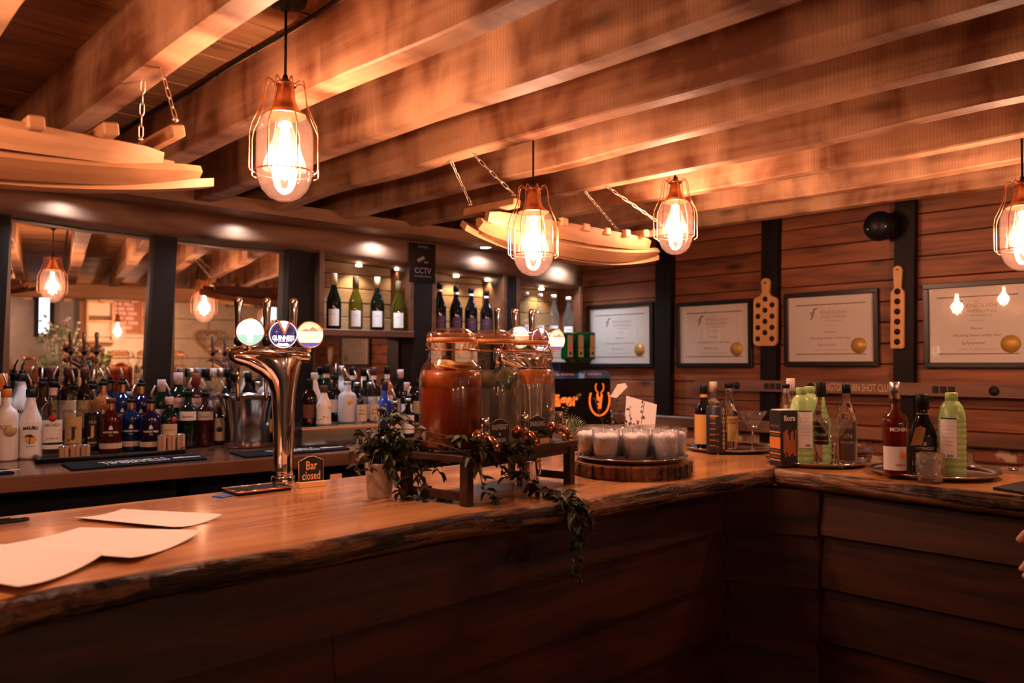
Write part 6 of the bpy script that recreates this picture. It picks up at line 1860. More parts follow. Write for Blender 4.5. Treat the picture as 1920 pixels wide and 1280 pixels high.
def orb(m, z, rad, a0=0.0):
    def f_(t, f, r, h):
        rr_ = rad_at(f, z * h) + 0.0012
        MB().lathe([(0, 0), (rad, 0), (rad, 0.0008), (0, 0.001)], 22, T(rr_ * math.sin(a0), -rr_ * math.cos(a0), z * h) @ RZ(a0) @ RX(PI / 2)).build('emblem', m, t)
    return f_
# front row, left to right
bb('white opaque bottle with pourer at the far left, front row', 14, 731, -0.44, 0, 0.041, 'squat', OPALW, cap=OCAP, cap_h=0.05, pour=SP, texts=[('ARCHERS', 0.020, 0.48, 0.055, INKR)], extra=orb(GOLDL, 0.43, 0.022, 0.35))
bb('white coconut rum bottle with palm print, front row', 60, 731, -0.405, 0, 0.041, 'malibu', OPALW, cap=BLACKL, cap_h=0.05, pour=SP, extra=palm)
bb('clear white rum bottle with red bat emblem, front row', 101, 717, -0.395, 0, 0.038, 'spirit', CLEAR, cap=BLACK, cap_h=0.03, fill=SPIRIT, fill_lv=0.5, pour=SP, labels=[(0.20, 0.50, 1.0, WHITEL), (0.83, 0.93, 3.1, PINKL), (0.11, 0.165, 1.2, WHITEL)], texts=[('BACARDI', 0.016, 0.43, 0.052, INK), ('SUPERIOR', 0.008, 0.25, 0.04, INKR)], extra=orb(REDL, 0.525, 0.014))
bb('spiced rum bottle with cream scroll label, front row', 140, 724, -0.385, 0, 0.034, 'spirit', CLEAR, cap=BLACK, cap_h=0.03, fill=RUM, fill_lv=0.5, pour=SP, labels=[(0.10, 0.56, 1.0, GOLDL)], texts=[('OLD', 0.018, 0.40, 0.028, INK), ('J', 0.060, 0.33, 0.026, INK), ('SPICED', 0.013, 0.16, 0.044, INK)])
bb('dark spiced rum bottle with black and gold label, front row', 176, 722, -0.375, 0, 0.034, 'spirit', CLEAR, cap=BLACK, cap_h=0.03, fill=DBROWN, fill_lv=0.6, pour=SP, labels=[(0.10, 0.56, 1.0, BLACKL)], texts=[('J', 0.055, 0.33, 0.024, INKG), ('OLD', 0.016, 0.46, 0.028, INKG), ('DARK', 0.012, 0.16, 0.036, INKG)])
def wn(t, f, r, h):
    q = MB(); round_text(q, 'WHITLEY NEILL', 0.010, r + 0.002, h * 0.40, 0.062, 0, 0.0004); round_text(q, 'GIN', 0.008, r + 0.002, h * 0.345, 0.014); q.build('lettering', INKW, t)
    MB().prism([(-0.008, 0), (0.008, 0), (0.005, 0.012), (0, 0.018), (-0.005, 0.012)], 0, 0.0006, T(0, -r - 0.0018, h * 0.45) @ RX(PI / 2)).build('tree_emblem', INKW, t)
    q = MB(); band(q, r + 0.0008, h * 0.10, h * 0.20, 1.25); q.build('paper_label', CREAML, t)
    q = MB(); MB().lathe([(f[-1][0] + 0.0008, h * 0.80), (f[-1][0] + 0.0008, h * 0.985)], 16, capb=False, capt=False).build('neck_foil', COPPER, t)
bb('dark red gin bottle with copper neck, front row', 210, 748, -0.385, 0, 0.042, 'squat', REDG, cap=WDCAP, cap_h=0.018, extra=wn)
bb('dark blue gin bottle with copper neck and pourer, front row', 248, 750, -0.385, 0, 0.042, 'squat', BLUEG, cap=BLACK, cap_h=0.02, pour=SP, extra=wn)
bb('purple gin bottle with copper neck and pourer, front row', 285, 750, -0.38, 0, 0.042, 'squat', PURPLE, cap=BLACK, cap_h=0.02, pour=SP, extra=wn)
bb('green gin bottle with cream label and pourer, front row', 319, 745, -0.37, 0, 0.040, 'decanter', DKGREEN, cap=PINKL, cap_h=0.05, pour=SP, labels=[(0.24, 0.50, 0.85, CREAML)], texts=[('Tanqueray', 0.012, 0.39, 0.042, INKR)], extra=orb(REDL, 0.58, 0.012, 0.5))
bb('dark green gin bottle with pale square label, front row', 354, 735, Md - 0.02, 0, 0.041, 'squat', DKGREEN, cap=BLACK, cap_h=0.025, pour=SP, labels=[(0.50, 0.66, 0.9, WHITEL)], texts=[("Gordon's", 0.014, 0.57, 0.045, INK)])
bb('pink gin bottle with pale square label, front row', 386, 737, Md, 0, 0.041, 'squat', mat('dark_pink_glass', (0.045, 0.008, 0.010), 0.05), cap=BLACK, cap_h=0.025, pour=SP, labels=[(0.50, 0.66, 0.9, WHITEL)], texts=[("Gordon's", 0.014, 0.57, 0.045, INK)])
bb('bottle with a tall dancing figure on a cream label beside the bucket', 408, 752, Md + 0.02, 0, 0.034, 'bordeaux', DBROWN, cap=GOLDL, cap_h=0.03, labels=[(0.10, 0.62, 0.9, CREAML)], extra=orb(INK, 0.36, 0.012))
# back row, left to right
bb('orange-capped white bottle in the back row at the far left', 4, 702, B - 0.02, STEP, 0.040, 'squat', OPALW, cap=OCAP, cap_h=0.075, cap_r=1.5)
bb('white coconut rum bottle with palm print, back row', 42, 702, B, STEP, 0.041, 'malibu', OPALW, cap=BLACKL, cap_h=0.05, pour=BLACKG, extra=palm)
bb('brown glass liqueur bottle with pourer, back row', 80, 717, B, STEP, 0.037, 'spirit', BROWNG, cap=BLACK, cap_h=0.025, fill=DBROWN, fill_lv=0.55, pour=SP)
def corkcap(label, px, py, gm, lab, txt, d=B):
    bb(label, px, py, d, STEP, 0.036, 'spirit', gm, cap=WDCAP, cap_h=0.042, cap_r=1.35, labels=[(0.15, 0.55, 1.0, lab)], texts=[(txt, 0.016, 0.40, 0.04, INK)])
corkcap('amber bottle with wide brown cap, first of three in the back row', 97, 690, BROWNG, GOLDL, 'RUM')
corkcap('dark bottle with wide brown cap, second of three in the back row', 129, 689, DBROWN, CREAML, 'SPICED')
corkcap('dark bottle with wide brown cap, third of three in the back row', 160, 691, DBROWN, GOLDL, 'RESERVE')
bb('amber glass gin bottle with copper neck and pourer, back row', 195, 717, B, STEP, 0.042, 'squat', COPG, cap=BLACK, cap_h=0.02, pour=SP, extra=wn)
bb('bright blue gin bottle with copper neck and pourer, back row', 231, 716, B, STEP, 0.042, 'squat', BLUEG, cap=BLACK, cap_h=0.02, pour=SP, extra=wn)
bb('violet gin bottle with copper neck and pourer, back row', 266, 719, B, STEP, 0.042, 'squat', PURPLE, cap=BLACK, cap_h=0.02, pour=SP, extra=wn)
bb('dark green bottle with pink-white cap by the middle post', 304, 713, B - 0.02, STEP, 0.038, 'decanter', DKGREEN, cap=PINKL, cap_h=0.055, cap_r=1.3, labels=[(0.2, 0.48, 0.9, PINKL)])
bb('green gin bottle with white cap right of the middle post', 335, 700, B, STEP, 0.040, 'squat', DKGREEN, cap=PINKL, cap_h=0.055, cap_r=1.4, labels=[(0.44, 0.60, 0.9, PINKL)], texts=[("Gordon's", 0.013, 0.52, 0.045, INK)])
bb('pink gin bottle with red-brown cap in the back row', 368, 701, B, STEP, 0.040, 'squat', mat('dark_pink_glass', (0.045, 0.008, 0.010), 0.05), cap=mat('red_brown_cap', (0.25, 0.05, 0.025), 0.4), cap_h=0.055, cap_r=1.4, labels=[(0.44, 0.60, 0.9, PINKL)], texts=[("Gordon's", 0.013, 0.52, 0.045, INK)])
for px, py, cp, lb in ((359, 692, SCAP, 'silver cap, first of the clear cluster'), (386, 693, BLACK, 'black cap, second of the clear cluster'), (401, 692, WCAP, 'white cap, third of the clear cluster'), (414, 692, SCAP, 'silver cap, fourth of the clear cluster'), (427, 693, BLACK, 'black cap, fifth of the clear cluster'), (443, 702, BLACK, 'black cap, behind the spout of the tall font')):
    bb('clear spirit bottle with %s' % lb, px, py, B + (0.06 if px in (359, 401) else 0.0), STEP, 0.034, 'spirit', CLEAR, cap=cp, cap_h=0.04, cap_r=1.35, fill=SPIRIT, fill_lv=0.6, labels=[(0.2, 0.5, 1.0, WHITEL if px != 427 else BLUEB)])
bb('dark-capped bottle with cream label seen above the ice bucket', 466, 700, B, STEP, 0.036, 'decanter', DBROWN, cap=BLACK, cap_h=0.045, cap_r=1.3, labels=[(0.2, 0.52, 0.95, CREAML)])
bb('pale bottle with cream label between bucket and font', 484, 716, B - 0.02, STEP, 0.034, 'spirit', CLEAR, cap=SCAP, cap_h=0.03, fill=RUM, fill_lv=0.55, labels=[(0.2, 0.5, 1.0, CREAML)], pour=SP)
bb('dark bottle with pourer above the right rim of the bucket', 501, 742, Md + 0.03, 0, 0.036, 'spirit', REDW, cap=BLACK, cap_h=0.02, pour=SP, labels=[(0.2, 0.5, 1.0, YELLL)])
bb('black bottle with amber label left of the font column', 519, 715, B, STEP, 0.037, 'decanter', REDW, cap=BLACK, cap_h=0.04, labels=[(0.15, 0.5, 0.9, YELLL)])
bb('bottle with orange label low beside the font column', 531, 748, Md - 0.02, 0, 0.037, 'bordeaux', DBROWN, cap=BLACK, cap_h=0.03, labels=[(0.12, 0.56, 0.9, YELLL)])
# cluster right of the tall font
BX = -0.60
t = bthing('steel_caddy', 'low brushed steel caddy box under the right bottle cluster', 'caddy')
s0, s1 = bs(567, -0.69), bs(713, -0.69)
MB().cbox((s0, -0.69, BACKZ + 0.0006), (s1, -0.42, BACKZ + BOX_H), 0.004).build('body', STEEL, t)
MB().cbox((s0, -0.695, BACKZ + BOX_H - 0.012), (s1, -0.688, BACKZ + BOX_H), 0.001).build('lip', wood('caddy_lip_timber', (0.4, 0.2, 0.1), (0.6, 0.35, 0.2), 'X'), t)
bb('dark coffee liqueur bottle with red mark on the steel caddy', 581, 712, BX + 0.03, BOX_H, 0.036, 'decanter', DBROWN, cap=BLACK, cap_h=0.04, labels=[(0.15, 0.45, 0.8, mat('dim_brown_label', (0.12, 0.04, 0.02), 0.5))], extra=orb(REDL, 0.10, 0.008))
def blossom(t, f, r, h):
    rn = random.Random(4)
    for i in range(9):
        a_ = rn.uniform(-1.1, 1.1); z_ = rn.uniform(0.10, 0.55) * h; rr_ = rad_at(f, z_) + 0.001
        MB().sphere((0, 0, 0), 0.006, 8, 6).build('flower_print', YELLL, t, (rr_ * math.sin(a_), -rr_ * math.cos(a_), z_)).scale = (1, 0.2, 1)
bb('white flower-printed bottle on the steel caddy, in front', 608, 724, BX + 0.02, BOX_H, 0.034, 'malibu', OPALW, cap=WDCAP, cap_h=0.03, cap_r=1.3, extra=blossom)
bb('white flower-printed bottle behind its twin', 590, 700, -0.47, BOX_H, 0.034, 'malibu', OPALW, cap=WCAP, cap_h=0.03, cap_r=1.3, extra=blossom)
bb('dark green gin bottle with black cap behind the caddy', 612, 685, B, STEP, 0.038, 'decanter', DKGREEN, cap=BLACK, cap_h=0.045, cap_r=1.3, labels=[(0.80, 0.88, 3.1, CREAML), (0.2, 0.45, 0.9, CREAML)])
bb('dark bottle with cream neck label behind the frosted one', 630, 705, -0.28, STEP, 0.034, 'spirit', DBROWN, cap=BLACK, cap_h=0.03, labels=[(0.3, 0.55, 1.0, CREAML)], pour=SP)
bb('tall frosted vodka bottle with orange dot, back row', 640, 687, -0.21, STEP, 0.034, 'spirit', FROST, cap=SCAP, cap_h=0.05, cap_r=1.3, extra=orb(YELLL, 0.5, 0.012))
bb('wide frosted vodka bottle with orange oval on the steel caddy', 652, 716, BX + 0.06, BOX_H, 0.042, 'squat', FROST, cap=SCAP, cap_h=0.02, pour=SP, extra=orb(YELLL, 0.52, 0.013, 0.3))
for px, py, cp, lb, gm in ((661, 690, BLACK, 'dark bottle with white neck label, left of a pair', REDW), (682, 692, BLACK, 'dark bottle with white neck label, right of a pair', REDW), (701, 690, mat('plum_cap', (0.10, 0.04, 0.06), 0.4), 'dark amber bottle with plum cap in the back row', DBROWN), (726, 688, BLACK, 'amber bottle with black cap in the back row', COPG)):
    bb(lb, px, py, B, STEP, 0.036, 'spirit', gm, cap=cp, cap_h=0.04, cap_r=1.25, labels=[(0.2, 0.5, 1.0, WHITEL), (0.80, 0.87, 3.1, WHITEL)])
bb('black-shouldered bottle with white label before the dark pair', 670, 718, -0.29, STEP, 0.036, 'squat', REDW, cap=SCAP, cap_h=0.02, pour=SP, labels=[(0.18, 0.5, 1.0, WHITEL)])
bb('clear bottle with white label before the dark pair', 693, 718, -0.29, STEP, 0.036, 'squat', CLEAR, cap=SCAP, cap_h=0.02, pour=SP, fill=SPIRIT, labels=[(0.18, 0.5, 1.0, WHITEL)])
bb('small clear bottle with tall cream label on the caddy, left of two', 679, 764, BX + 0.02, BOX_H, 0.026, 'spirit', CLEAR, cap=BLACK, cap_h=0.015, pour=SP, labels=[(0.06, 0.60, 0.95, CREAML)], texts=[('Two', 0.012, 0.42, 0.024, INK), ('Birds', 0.012, 0.30, 0.024, INK)])
bb('small clear bottle with tall cream label on the caddy, right of two', 703, 763, BX + 0.02, BOX_H, 0.026, 'spirit', CLEAR, cap=BLACK, cap_h=0.015, pour=SP, labels=[(0.06, 0.60, 0.95, CREAML)], texts=[('Two', 0.012, 0.42, 0.024, INK), ('Birds', 0.012, 0.30, 0.024, INK)])
bb('blue glass bottle right of the steel caddy', 722, 716, -0.50, 0, 0.036, 'bordeaux', BLUEB, cap=mat('navy_cap', (0.01, 0.02, 0.10), 0.4), cap_h=0.045, labels=[(0.30, 0.42, 0.9, WHITEL)], extra=orb(REDL, 0.52, 0.010, -0.4))
bb('amber bottle with black band over a cream label', 741, 752, -0.50, 0, 0.036, 'spirit', DBROWN, cap=SCAP, cap_h=0.02, pour=SP, labels=[(0.14, 0.46, 1.0, CREAML), (0.48, 0.58, 1.0, BLACKL)], texts=[('AMARO', 0.012, 0.53, 0.045, INKG)])
bb('dark wine-shaped bottle with pink cap, back row', 751, 694, B, STEP, 0.037, 'decanter', REDW, cap=PINKL, cap_h=0.045, cap_r=1.3, labels=[(0.2, 0.46, 0.95, CREAML)])
bb('dark bottle with pale pink cap beside the jar', 763, 718, -0.30, STEP, 0.034, 'spirit', REDW, cap=PINKL, cap_h=0.045, cap_r=1.3, labels=[(0.2, 0.5, 0.95, WHITEL)])
bb('dark bottle with large white label beside the iced tea jar', 765, 748, -0.48, 0, 0.036, 'bordeaux', REDW, cap=SCAP, cap_h=0.02, pour=SP, labels=[(0.10, 0.58, 1.0, WHITEL)], texts=[('PIMMS', 0.013, 0.42, 0.045, INKR)])
bb('dark bottle half hidden behind the iced tea jar', 784, 712, B, STEP, 0.036, 'spirit', DBROWN, cap=BLACK, cap_h=0.03, labels=[(0.2, 0.5, 0.95, GOLDL)])
# white roll and copper spoon on the counter beside the caddy
s_ = bs(728, -0.72); q = bw(s_, -0.72, BACKZ)
t = thing('paper_roll', 'white paper roll lying right of the steel caddy', 'paper roll', (q.x, q.y, BACKZ + 0.021), -BA)
MB().lathe([(0.006, 0), (0.020, 0), (0.020, 0.085), (0.006, 0.085)], 20, T(-0.042, 0, 0) @ RY(PI / 2)).build('roll', WHITEL, t)
MB().lathe([(0.0062, -0.001), (0.0062, 0.086)], 12, T(-0.042, 0, 0) @ RY(PI / 2)).build('core', BLACKL, t)
# ================================================================ ice bucket, mats, measures, drinks machine
q = at_z(469, 838, BACKZ)
t = thing('ice_bucket', 'flared steel ice bucket on the back counter beside the font', 'bucket', (q.x, q.y + 0.03, BACKZ + 0.0008))
MB().lathe([(0, 0.002), (0.090, 0.0), (0.094, 0.006), (0.095, 0.03), (0.093, 0.09), (0.100, 0.15), (0.118, 0.205), (0.128, 0.222), (0.131, 0.225), (0.128, 0.228), (0.124, 0.222), (0.113, 0.203), (0.096, 0.15), (0.088, 0.09), (0.09, 0.02), (0, 0.012)], 44).build('body', STEEL, t)
MB().tube([(0.130 * math.cos(a), 0.130 * math.sin(a), 0.226) for a in [2 * PI * i / 40 for i in range(40)]], 0.003, 8, closed=True).build('rim', CHROME, t)
RUB = mat('rubber_mat', (0.005, 0.005, 0.006), 0.9, spec=0.12)
def bar_mat(label, c, words_, tx):
    P = [at_z(x, y, BACKZ) for x, y in c]
    t = thing('bar_mat', label, 'bar mat', (0, 0, 0), 0, 'black bar runners on the back counter')
    MB().prism([(p_.x, p_.y) for p_ in P], BACKZ + 0.0006, BACKZ + 0.006).build('mat', RUB, t)
    d_ = (P[1] - P[0]); L_ = d_.length; a_ = math.atan2(d_.y, d_.x)
    wd = (P[3] - P[0]).length
    mid_ = (P[0] + P[1] + P[2] + P[3]) / 4
    for s_, off, w_, sz in words_:
        q = MB(); flat_text(q, s_, wd * sz, T(mid_.x + math.cos(a_) * L_ * off, mid_.y + math.sin(a_) * L_ * off, BACKZ + 0.0066) @ RZ(a_), L_ * w_, 0.001); q.build('lettering', INKW, t)
    for off in tx:
        q = MB().prism([(-0.05, -0.012), (0.05, -0.012), (0.055, 0.0), (0.0, 0.006), (-0.02, 0.02), (-0.045, 0.016)], BACKZ + 0.0062, BACKZ + 0.0068, T(mid_.x + math.cos(a_) * L_ * off, mid_.y + math.sin(a_) * L_ * off, 0) @ RZ(a_))
        q.build('emblem', INKW, t)
bar_mat('black lettered bar runner in front of the jigger tray', [(136, 883), (388, 862), (372, 853), (115, 872)], [('TIMBERMILLS', -0.02, 0.50, 0.62)], [0.38])
bar_mat('black lettered bar runner behind the font column', [(462, 859), (656, 843), (640, 836), (430, 850)], [('TIMBERMILLS', 0.0, 0.46, 0.62)], [0.38])
bar_mat('black bar runner end at the left edge of the photo', [(-160, 905), (27, 888), (10, 882), (-175, 897)], [], [0.42])
bar_mat('black bar runner partly behind the potted ivy', [(672, 842), (800, 832), (790, 826), (668, 836)], [], [0.30])
# shallow black tray with ribbed measures
P = [at_z(x, y, BACKZ) for x, y in ((72, 870), (345, 850), (345, 843.5), (66, 860.5))]
t = thing('black_tray', 'long shallow black tray under the front row of bottles', 'tray')
MB().prism([(p_.x, p_.y) for p_ in P], BACKZ + 0.0006, BACKZ + 0.0045).build('floor', BLACK, t)
for k in range(4):
    a_, b_ = P[k], P[(k + 1) % 4]
    if k in (0, 1, 3):
        MB().tube([(a_.x, a_.y, BACKZ + 0.010), (b_.x, b_.y, BACKZ + 0.010)], 0.0095, 4).build('rim', BLACK, t)
RIB = mat('copper_ribbed', (0.80, 0.52, 0.36), 0.3, 0.7)
def measure(label, px, py, r, h):
    q = at_z(px, py, BACKZ)
    t = thing('ribbed_measure', label, 'measure', (q.x, q.y, BACKZ + 0.0062), 0, 'ribbed metal spirit measures')
    n_ = 36; vs = []
    prof = []
    for z_ in (0, h):
        for i in range(n_):
            rr_ = r * (1.0 if i % 2 else 0.88); a_ = 2 * PI * i / n_
            vs.append((rr_ * math.cos(a_), rr_ * math.sin(a_), z_))
    fs = [(i, (i + 1) % n_, n_ + (i + 1) % n_, n_ + i) for i in range(n_)] + [tuple(reversed(range(n_)))]
    MB().add(vs, fs).build('cup', RIB, t)
    MB().lathe([(0, h * 0.3), (r * 0.86, h * 0.3)], 18).build('hollow', STEEL, t)
    MB().tube([(r * 0.96 * math.cos(a), r * 0.96 * math.sin(a), h) for a in [2 * PI * i / 24 for i in range(24)]], 0.0012, 5, closed=True).build('rim', STEEL, t)
for i, px in enumerate((119, 140, 160)):
    measure('small ribbed measure before the white rum, %s of three' % ['first', 'second', 'third'][i], px, 861 - i * 1.6, 0.0165, 0.042)
for i, px in enumerate((303, 321, 339)):
    measure('tall ribbed measure before the green gin, %s of three' % ['first', 'second', 'third'][i], px, 847.5 - i * 1.5, 0.0165, 0.062)

# chilled shot machine with three upturned bottles
d0 = -0.46
sL, sR = bs(1008, d0), bs(1147, d0)
ztop = bz(1100, 699, d0)
t = bthing('shot_machine', 'black chilled shot machine with orange stag emblem and upturned bottles', 'drinks machine')
MB().cbox((sL, d0, BACKZ + 0.001), (sR, d0 + 0.26, ztop - 0.03), 0.012).build('body', BLACKG, t)
Hm = ztop - BACKZ
ol = [(d0 - 0.004, 0), (d0 + 0.27, 0), (d0 + 0.24, 0.045), (d0 + 0.05, 0.045)]
lidm = mat('blue_black_lid', (0.02, 0.03, 0.06), 0.3)
vs = []
for s_ in (sL - 0.004, sR + 0.004):
    vs += [(s_, y_, ztop - 0.032 + z_) for y_, z_ in ol]
MB().add(vs, [(0, 1, 2, 3), (7, 6, 5, 4), (0, 4, 5, 1), (1, 5, 6, 2), (2, 6, 7, 3), (3, 7, 4, 0)]).build('lid', lidm, t)
JO = mat('glowing_orange_print', (0.9, 0.25, 0.05), 0.4, emit=(1.0, 0.16, 0.02), estr=0.9)
JO2 = mat('dim_orange_print', (0.6, 0.12, 0.05), 0.4, emit=(1.0, 0.2, 0.08), estr=0.45)
def sp(px): return bs(px, d0)
def zp(py): return bz(1100, py, d0)
q = MB(); flat_text(q, 'Jäger', 0.10, T(sp(1058), d0 - 0.0006, zp(749)) @ FACE, sp(1083) - sp(1030), 0.004); q.build('lettering', JO, t)
for a_, b_ in ((1040, 1080), (1106, 1131)):
    Mx = T((sp(a_) + sp(b_)) / 2, d0 + 0.018, ztop - 0.008) @ RX(math.radians(40))
    q = MB(); flat_text(q, 'ICE COLD', 0.022, Mx, sp(b_) - sp(a_)); q.build('lid_lettering', JO2, t)
MB().box((sp(1095), d0 - 0.002, ztop - 0.03), (sp(1098), d0 + 0.05, ztop + 0.014)).build('lid_trim', SCAP, t)
cx, cz, R_ = (sp(1105) + sp(1142)) / 2, zp(751), (zp(722) - zp(780)) / 2
rx_ = (sp(1142) - sp(1105)) / 2 * 1.0
ar = [math.radians(a_) for a_ in range(150, 392, 8)]
MB().tube([(cx + rx_ * math.cos(a_), d0 - 0.001, cz + R_ * math.sin(a_)) for a_ in ar], 0.006, 6).build('emblem_ring', JO, t)
MB().prism([(-0.012, -0.05), (0.012, -0.05), (0.018, -0.01), (0.026, 0.03), (0.012, 0.052), (0.008, 0.02), (-0.008, 0.02), (-0.012, 0.052), (-0.026, 0.03), (-0.018, -0.01)], 0, 0.002, T(cx, d0 + 0.001, cz) @ RX(PI / 2)).build('stag_head', JO, t)
for sg in (-1, 1):
    MB().tube([(cx + sg * 0.012, d0 - 0.001, cz + 0.045), (cx + sg * 0.03, d0 - 0.001, cz + 0.06), (cx + sg * 0.034, d0 - 0.001, cz + 0.085), (cx + sg * 0.024, d0 - 0.001, cz + 0.10)], 0.004, 5).build('antler', JO, t)
MB().prism([(-0.03, 0.012), (0.03, 0.012), (0.02, -0.06), (-0.02, -0.06)], 0, 0.0008, T(cx, d0 + 0.0004, cz - 0.005) @ RX(PI / 2)).build('emblem_field', mat('violet_print', (0.10, 0.02, 0.14), 0.4), t)
MB().tube([(sp(1083), d0 - 0.03, zp(790)), (sp(1083), d0 + 0.01, zp(785))], 0.008, 8).build('tap', CHROME, t)
hold = MB().cbox((sp(1060), d0 + 0.05, ztop), (sp(1112), d0 + 0.17, ztop + 0.065), 0.004).build('bottle_holder', BLACK, t)
JG = glass('bright_green_glass', (0.05, 0.38, 0.12), 0.03, 1.5, 0.25, (0.01, 0.18, 0.05))
for i, px in enumerate((1063, 1083, 1105)):
    q = bw(bs(px, d0 + 0.11), d0 + 0.11, 0)
    lb = ['first', 'middle', 'last'][i]
    b_ = thing('upturned_bottle', 'upturned square green liqueur bottle on the shot machine, %s of three' % lb, 'bottle', (q.x, q.y, ztop + 0.068), -BA, 'upturned green bottles on the shot machine')
    h_ = bz(px, 623, d0 + 0.11) - ztop - 0.068
    MB().cbox((-0.029, -0.029, 0.012), (0.029, 0.029, h_), 0.008).build('glass', JG, b_)
    MB().lathe([(0.012, 0.0), (0.014, 0.006), (0.026, 0.014)], 14).build('neck', JG, b_)
    MB().box((-0.020, -0.0306, h_ * 0.16), (0.020, -0.0295, h_ * 0.90)).build('paper_label', CREAML, b_)
    MB().box((-0.020, -0.0312, h_ * 0.42), (0.020, -0.0302, h_ * 0.50)).build('label_band', ORG, b_)
    MB().lathe([(0, 0), (0.011, 0), (0.011, 0.0006), (0, 0.0008)], 16, T(0, -0.0308, h_ * 0.28) @ RX(PI / 2)).build('emblem', mat('dark_green_print', (0.02, 0.10, 0.05), 0.5), b_)
# nudge back-counter bottles along their sight lines until none touch
RB = [(t, r) for t, r in BOTS if t.get('group') == 'spirit bottles on the back counter']
def dd(t): return Vector((t.location.x, t.location.y, 0)).dot(MH) - BM
def zone(t):
    z = t.location.z - BACKZ
    if z > 0.07: return (-0.645, -0.46)
    if z > 0.03: return (-0.222, -0.088)
    return (-0.60, -0.312)
for it in range(120):
    moved = False
    for i in range(len(RB)):
        for j in range(i):
            a, ra = RB[i]; b, rb = RB[j]
            v = Vector((a.location.x - b.location.x, a.location.y - b.location.y, 0))
            need = ra + rb + 0.002
            if v.length >= need: continue
            moved = True
            far, near = (a, b) if dd(a) >= dd(b) else (b, a)
            st = min(0.006, (need - v.length) * 0.6 + 0.0005)
            for o, sg in ((far, 1), (near, -1)):
                lo_, hi_ = zone(o)
                dr = Vector((o.location.x, o.location.y, 0)).normalized() * (st * sg)
                nd_ = dd(o) + dr.dot(MH)
                if lo_ <= nd_ <= hi_:
                    o.location.x += dr.x; o.location.y += dr.y
                else:
                    # no room in depth: slide along the wall instead
                    sl = (1 if (o.location - (b if o is a else a).location).dot(WH) >= 0 else -1) * st * 0.5
                    o.location.x += WH.x * sl; o.location.y += WH.y * sl
    if not moved: break
# ================================================================ seated guest just past the right edge: only the hand shows
GX, GY = 2.02, 0.13
t = thing('bar_stool', 'low timber bar stool under the seated guest beyond the right edge', 'stool', (GX, GY, 0))
MB().lathe([(0, 0.45), (0.16, 0.45), (0.17, 0.46), (0.17, 0.48), (0.16, 0.49), (0, 0.49)], 28).build('seat', PALEW, t)
for k in range(4):
    a = PI / 4 + k * PI / 2
    MB().tube([(0.12 * math.cos(a), 0.12 * math.sin(a), 0.45), (0.19 * math.cos(a), 0.19 * math.sin(a), 0.0)], 0.016, 8).build('leg', DARKW, t)
MB().tube([(0.165 * math.cos(a), 0.165 * math.sin(a), 0.2) for a in [2 * PI * i / 24 for i in range(24)]], 0.009, 6, closed=True).build('foot_ring', DARKW, t)
SKIN = mat('skin', (0.62, 0.36, 0.25), 0.5)
MATS['skin'].node_tree.nodes['Principled BSDF'].inputs['Subsurface Weight'].default_value = 0.15
TOPC = mat('dark_knit', (0.03, 0.03, 0.04), 0.85)
TROU = mat('navy_trousers', (0.02, 0.025, 0.045), 0.85)
HAIR = mat('brown_hair', (0.05, 0.025, 0.012), 0.6)
def skinned(name, verts, edges, radii, root, m, parent, lv=2):
    me = bpy.data.meshes.new(name)
    me.from_pydata(verts, edges, [])
    o = bpy.data.objects.new(name, me); C.objects.link(o)
    me.materials.append(m)
    md = o.modifiers.new('skin', 'SKIN'); md.use_smooth_shade = True
    for i, r in enumerate(radii):
        sv = me.skin_vertices[0].data[i]
        sv.radius = r if isinstance(r, tuple) else (r, r)
        sv.use_root = (i == root)
    sd = o.modifiers.new('smooth', 'SUBSURF'); sd.levels = lv; sd.render_levels = lv
    if parent is not None: o.parent = parent
    return o
guest = thing('person', 'guest at the right edge, one relaxed hand showing beside the bar', 'person', (GX, GY, 0))
# guest faces +X (the short bar top); left is +Y
hw = at_depth(1962, 1012, 1.80) - Vector((GX, GY, 0))          # wrist-side of the visible hand
wx, wy, wz = hw
V = [(0, 0, 0.72), (0.0, 0, 0.84), (0.01, 0, 0.98), (0.01, 0, 1.10), (0.01, 0, 1.19), (0.015, 0, 1.25), (0.03, 0, 1.33), (0.03, 0, 1.40),
     (0.0, 0.165, 1.15), (-0.03, 0.24, 0.98), (wx - 0.02, wy + 0.045 - 0.0, wz + 0.10), (wx, wy - 0.005, wz + 0.045),
     (0.0, -0.165, 1.15), (0.05, -0.22, 0.95), (0.22, -0.17, 0.93), (0.32, -0.12, 0.98),
     (0.02, 0.085, 0.71), (0.38, 0.10, 0.70), (0.36, 0.10, 0.32), (0.34, 0.10, 0.24), (0.44, 0.11, 0.215),
     (0.02, -0.085, 0.71), (0.38, -0.10, 0.70), (0.36, -0.10, 0.32), (0.34, -0.10, 0.24), (0.44, -0.11, 0.215)]
V[10] = ((V[9][0] + V[11][0]) / 2, (V[9][1] + V[11][1]) / 2 + 0.01, (V[9][2] + V[11][2]) / 2)
for i in list(range(0, 10)) + list(range(12, 18)) + [21, 22]: V[i] = (V[i][0], V[i][1], V[i][2] - 0.10)
V[10] = ((V[9][0] + V[11][0]) / 2, (V[9][1] + V[11][1]) / 2 + 0.01, (V[9][2] + V[11][2]) / 2)
E = [(0, 1), (1, 2), (2, 3), (3, 4), (4, 5), (5, 6), (6, 7), (4, 8), (8, 9), (9, 10), (10, 11), (4, 12), (12, 13), (13, 14), (14, 15), (0, 16), (16, 17), (17, 18), (18, 19), (19, 20), (0, 21), (21, 22), (22, 23), (23, 24), (24, 25)]
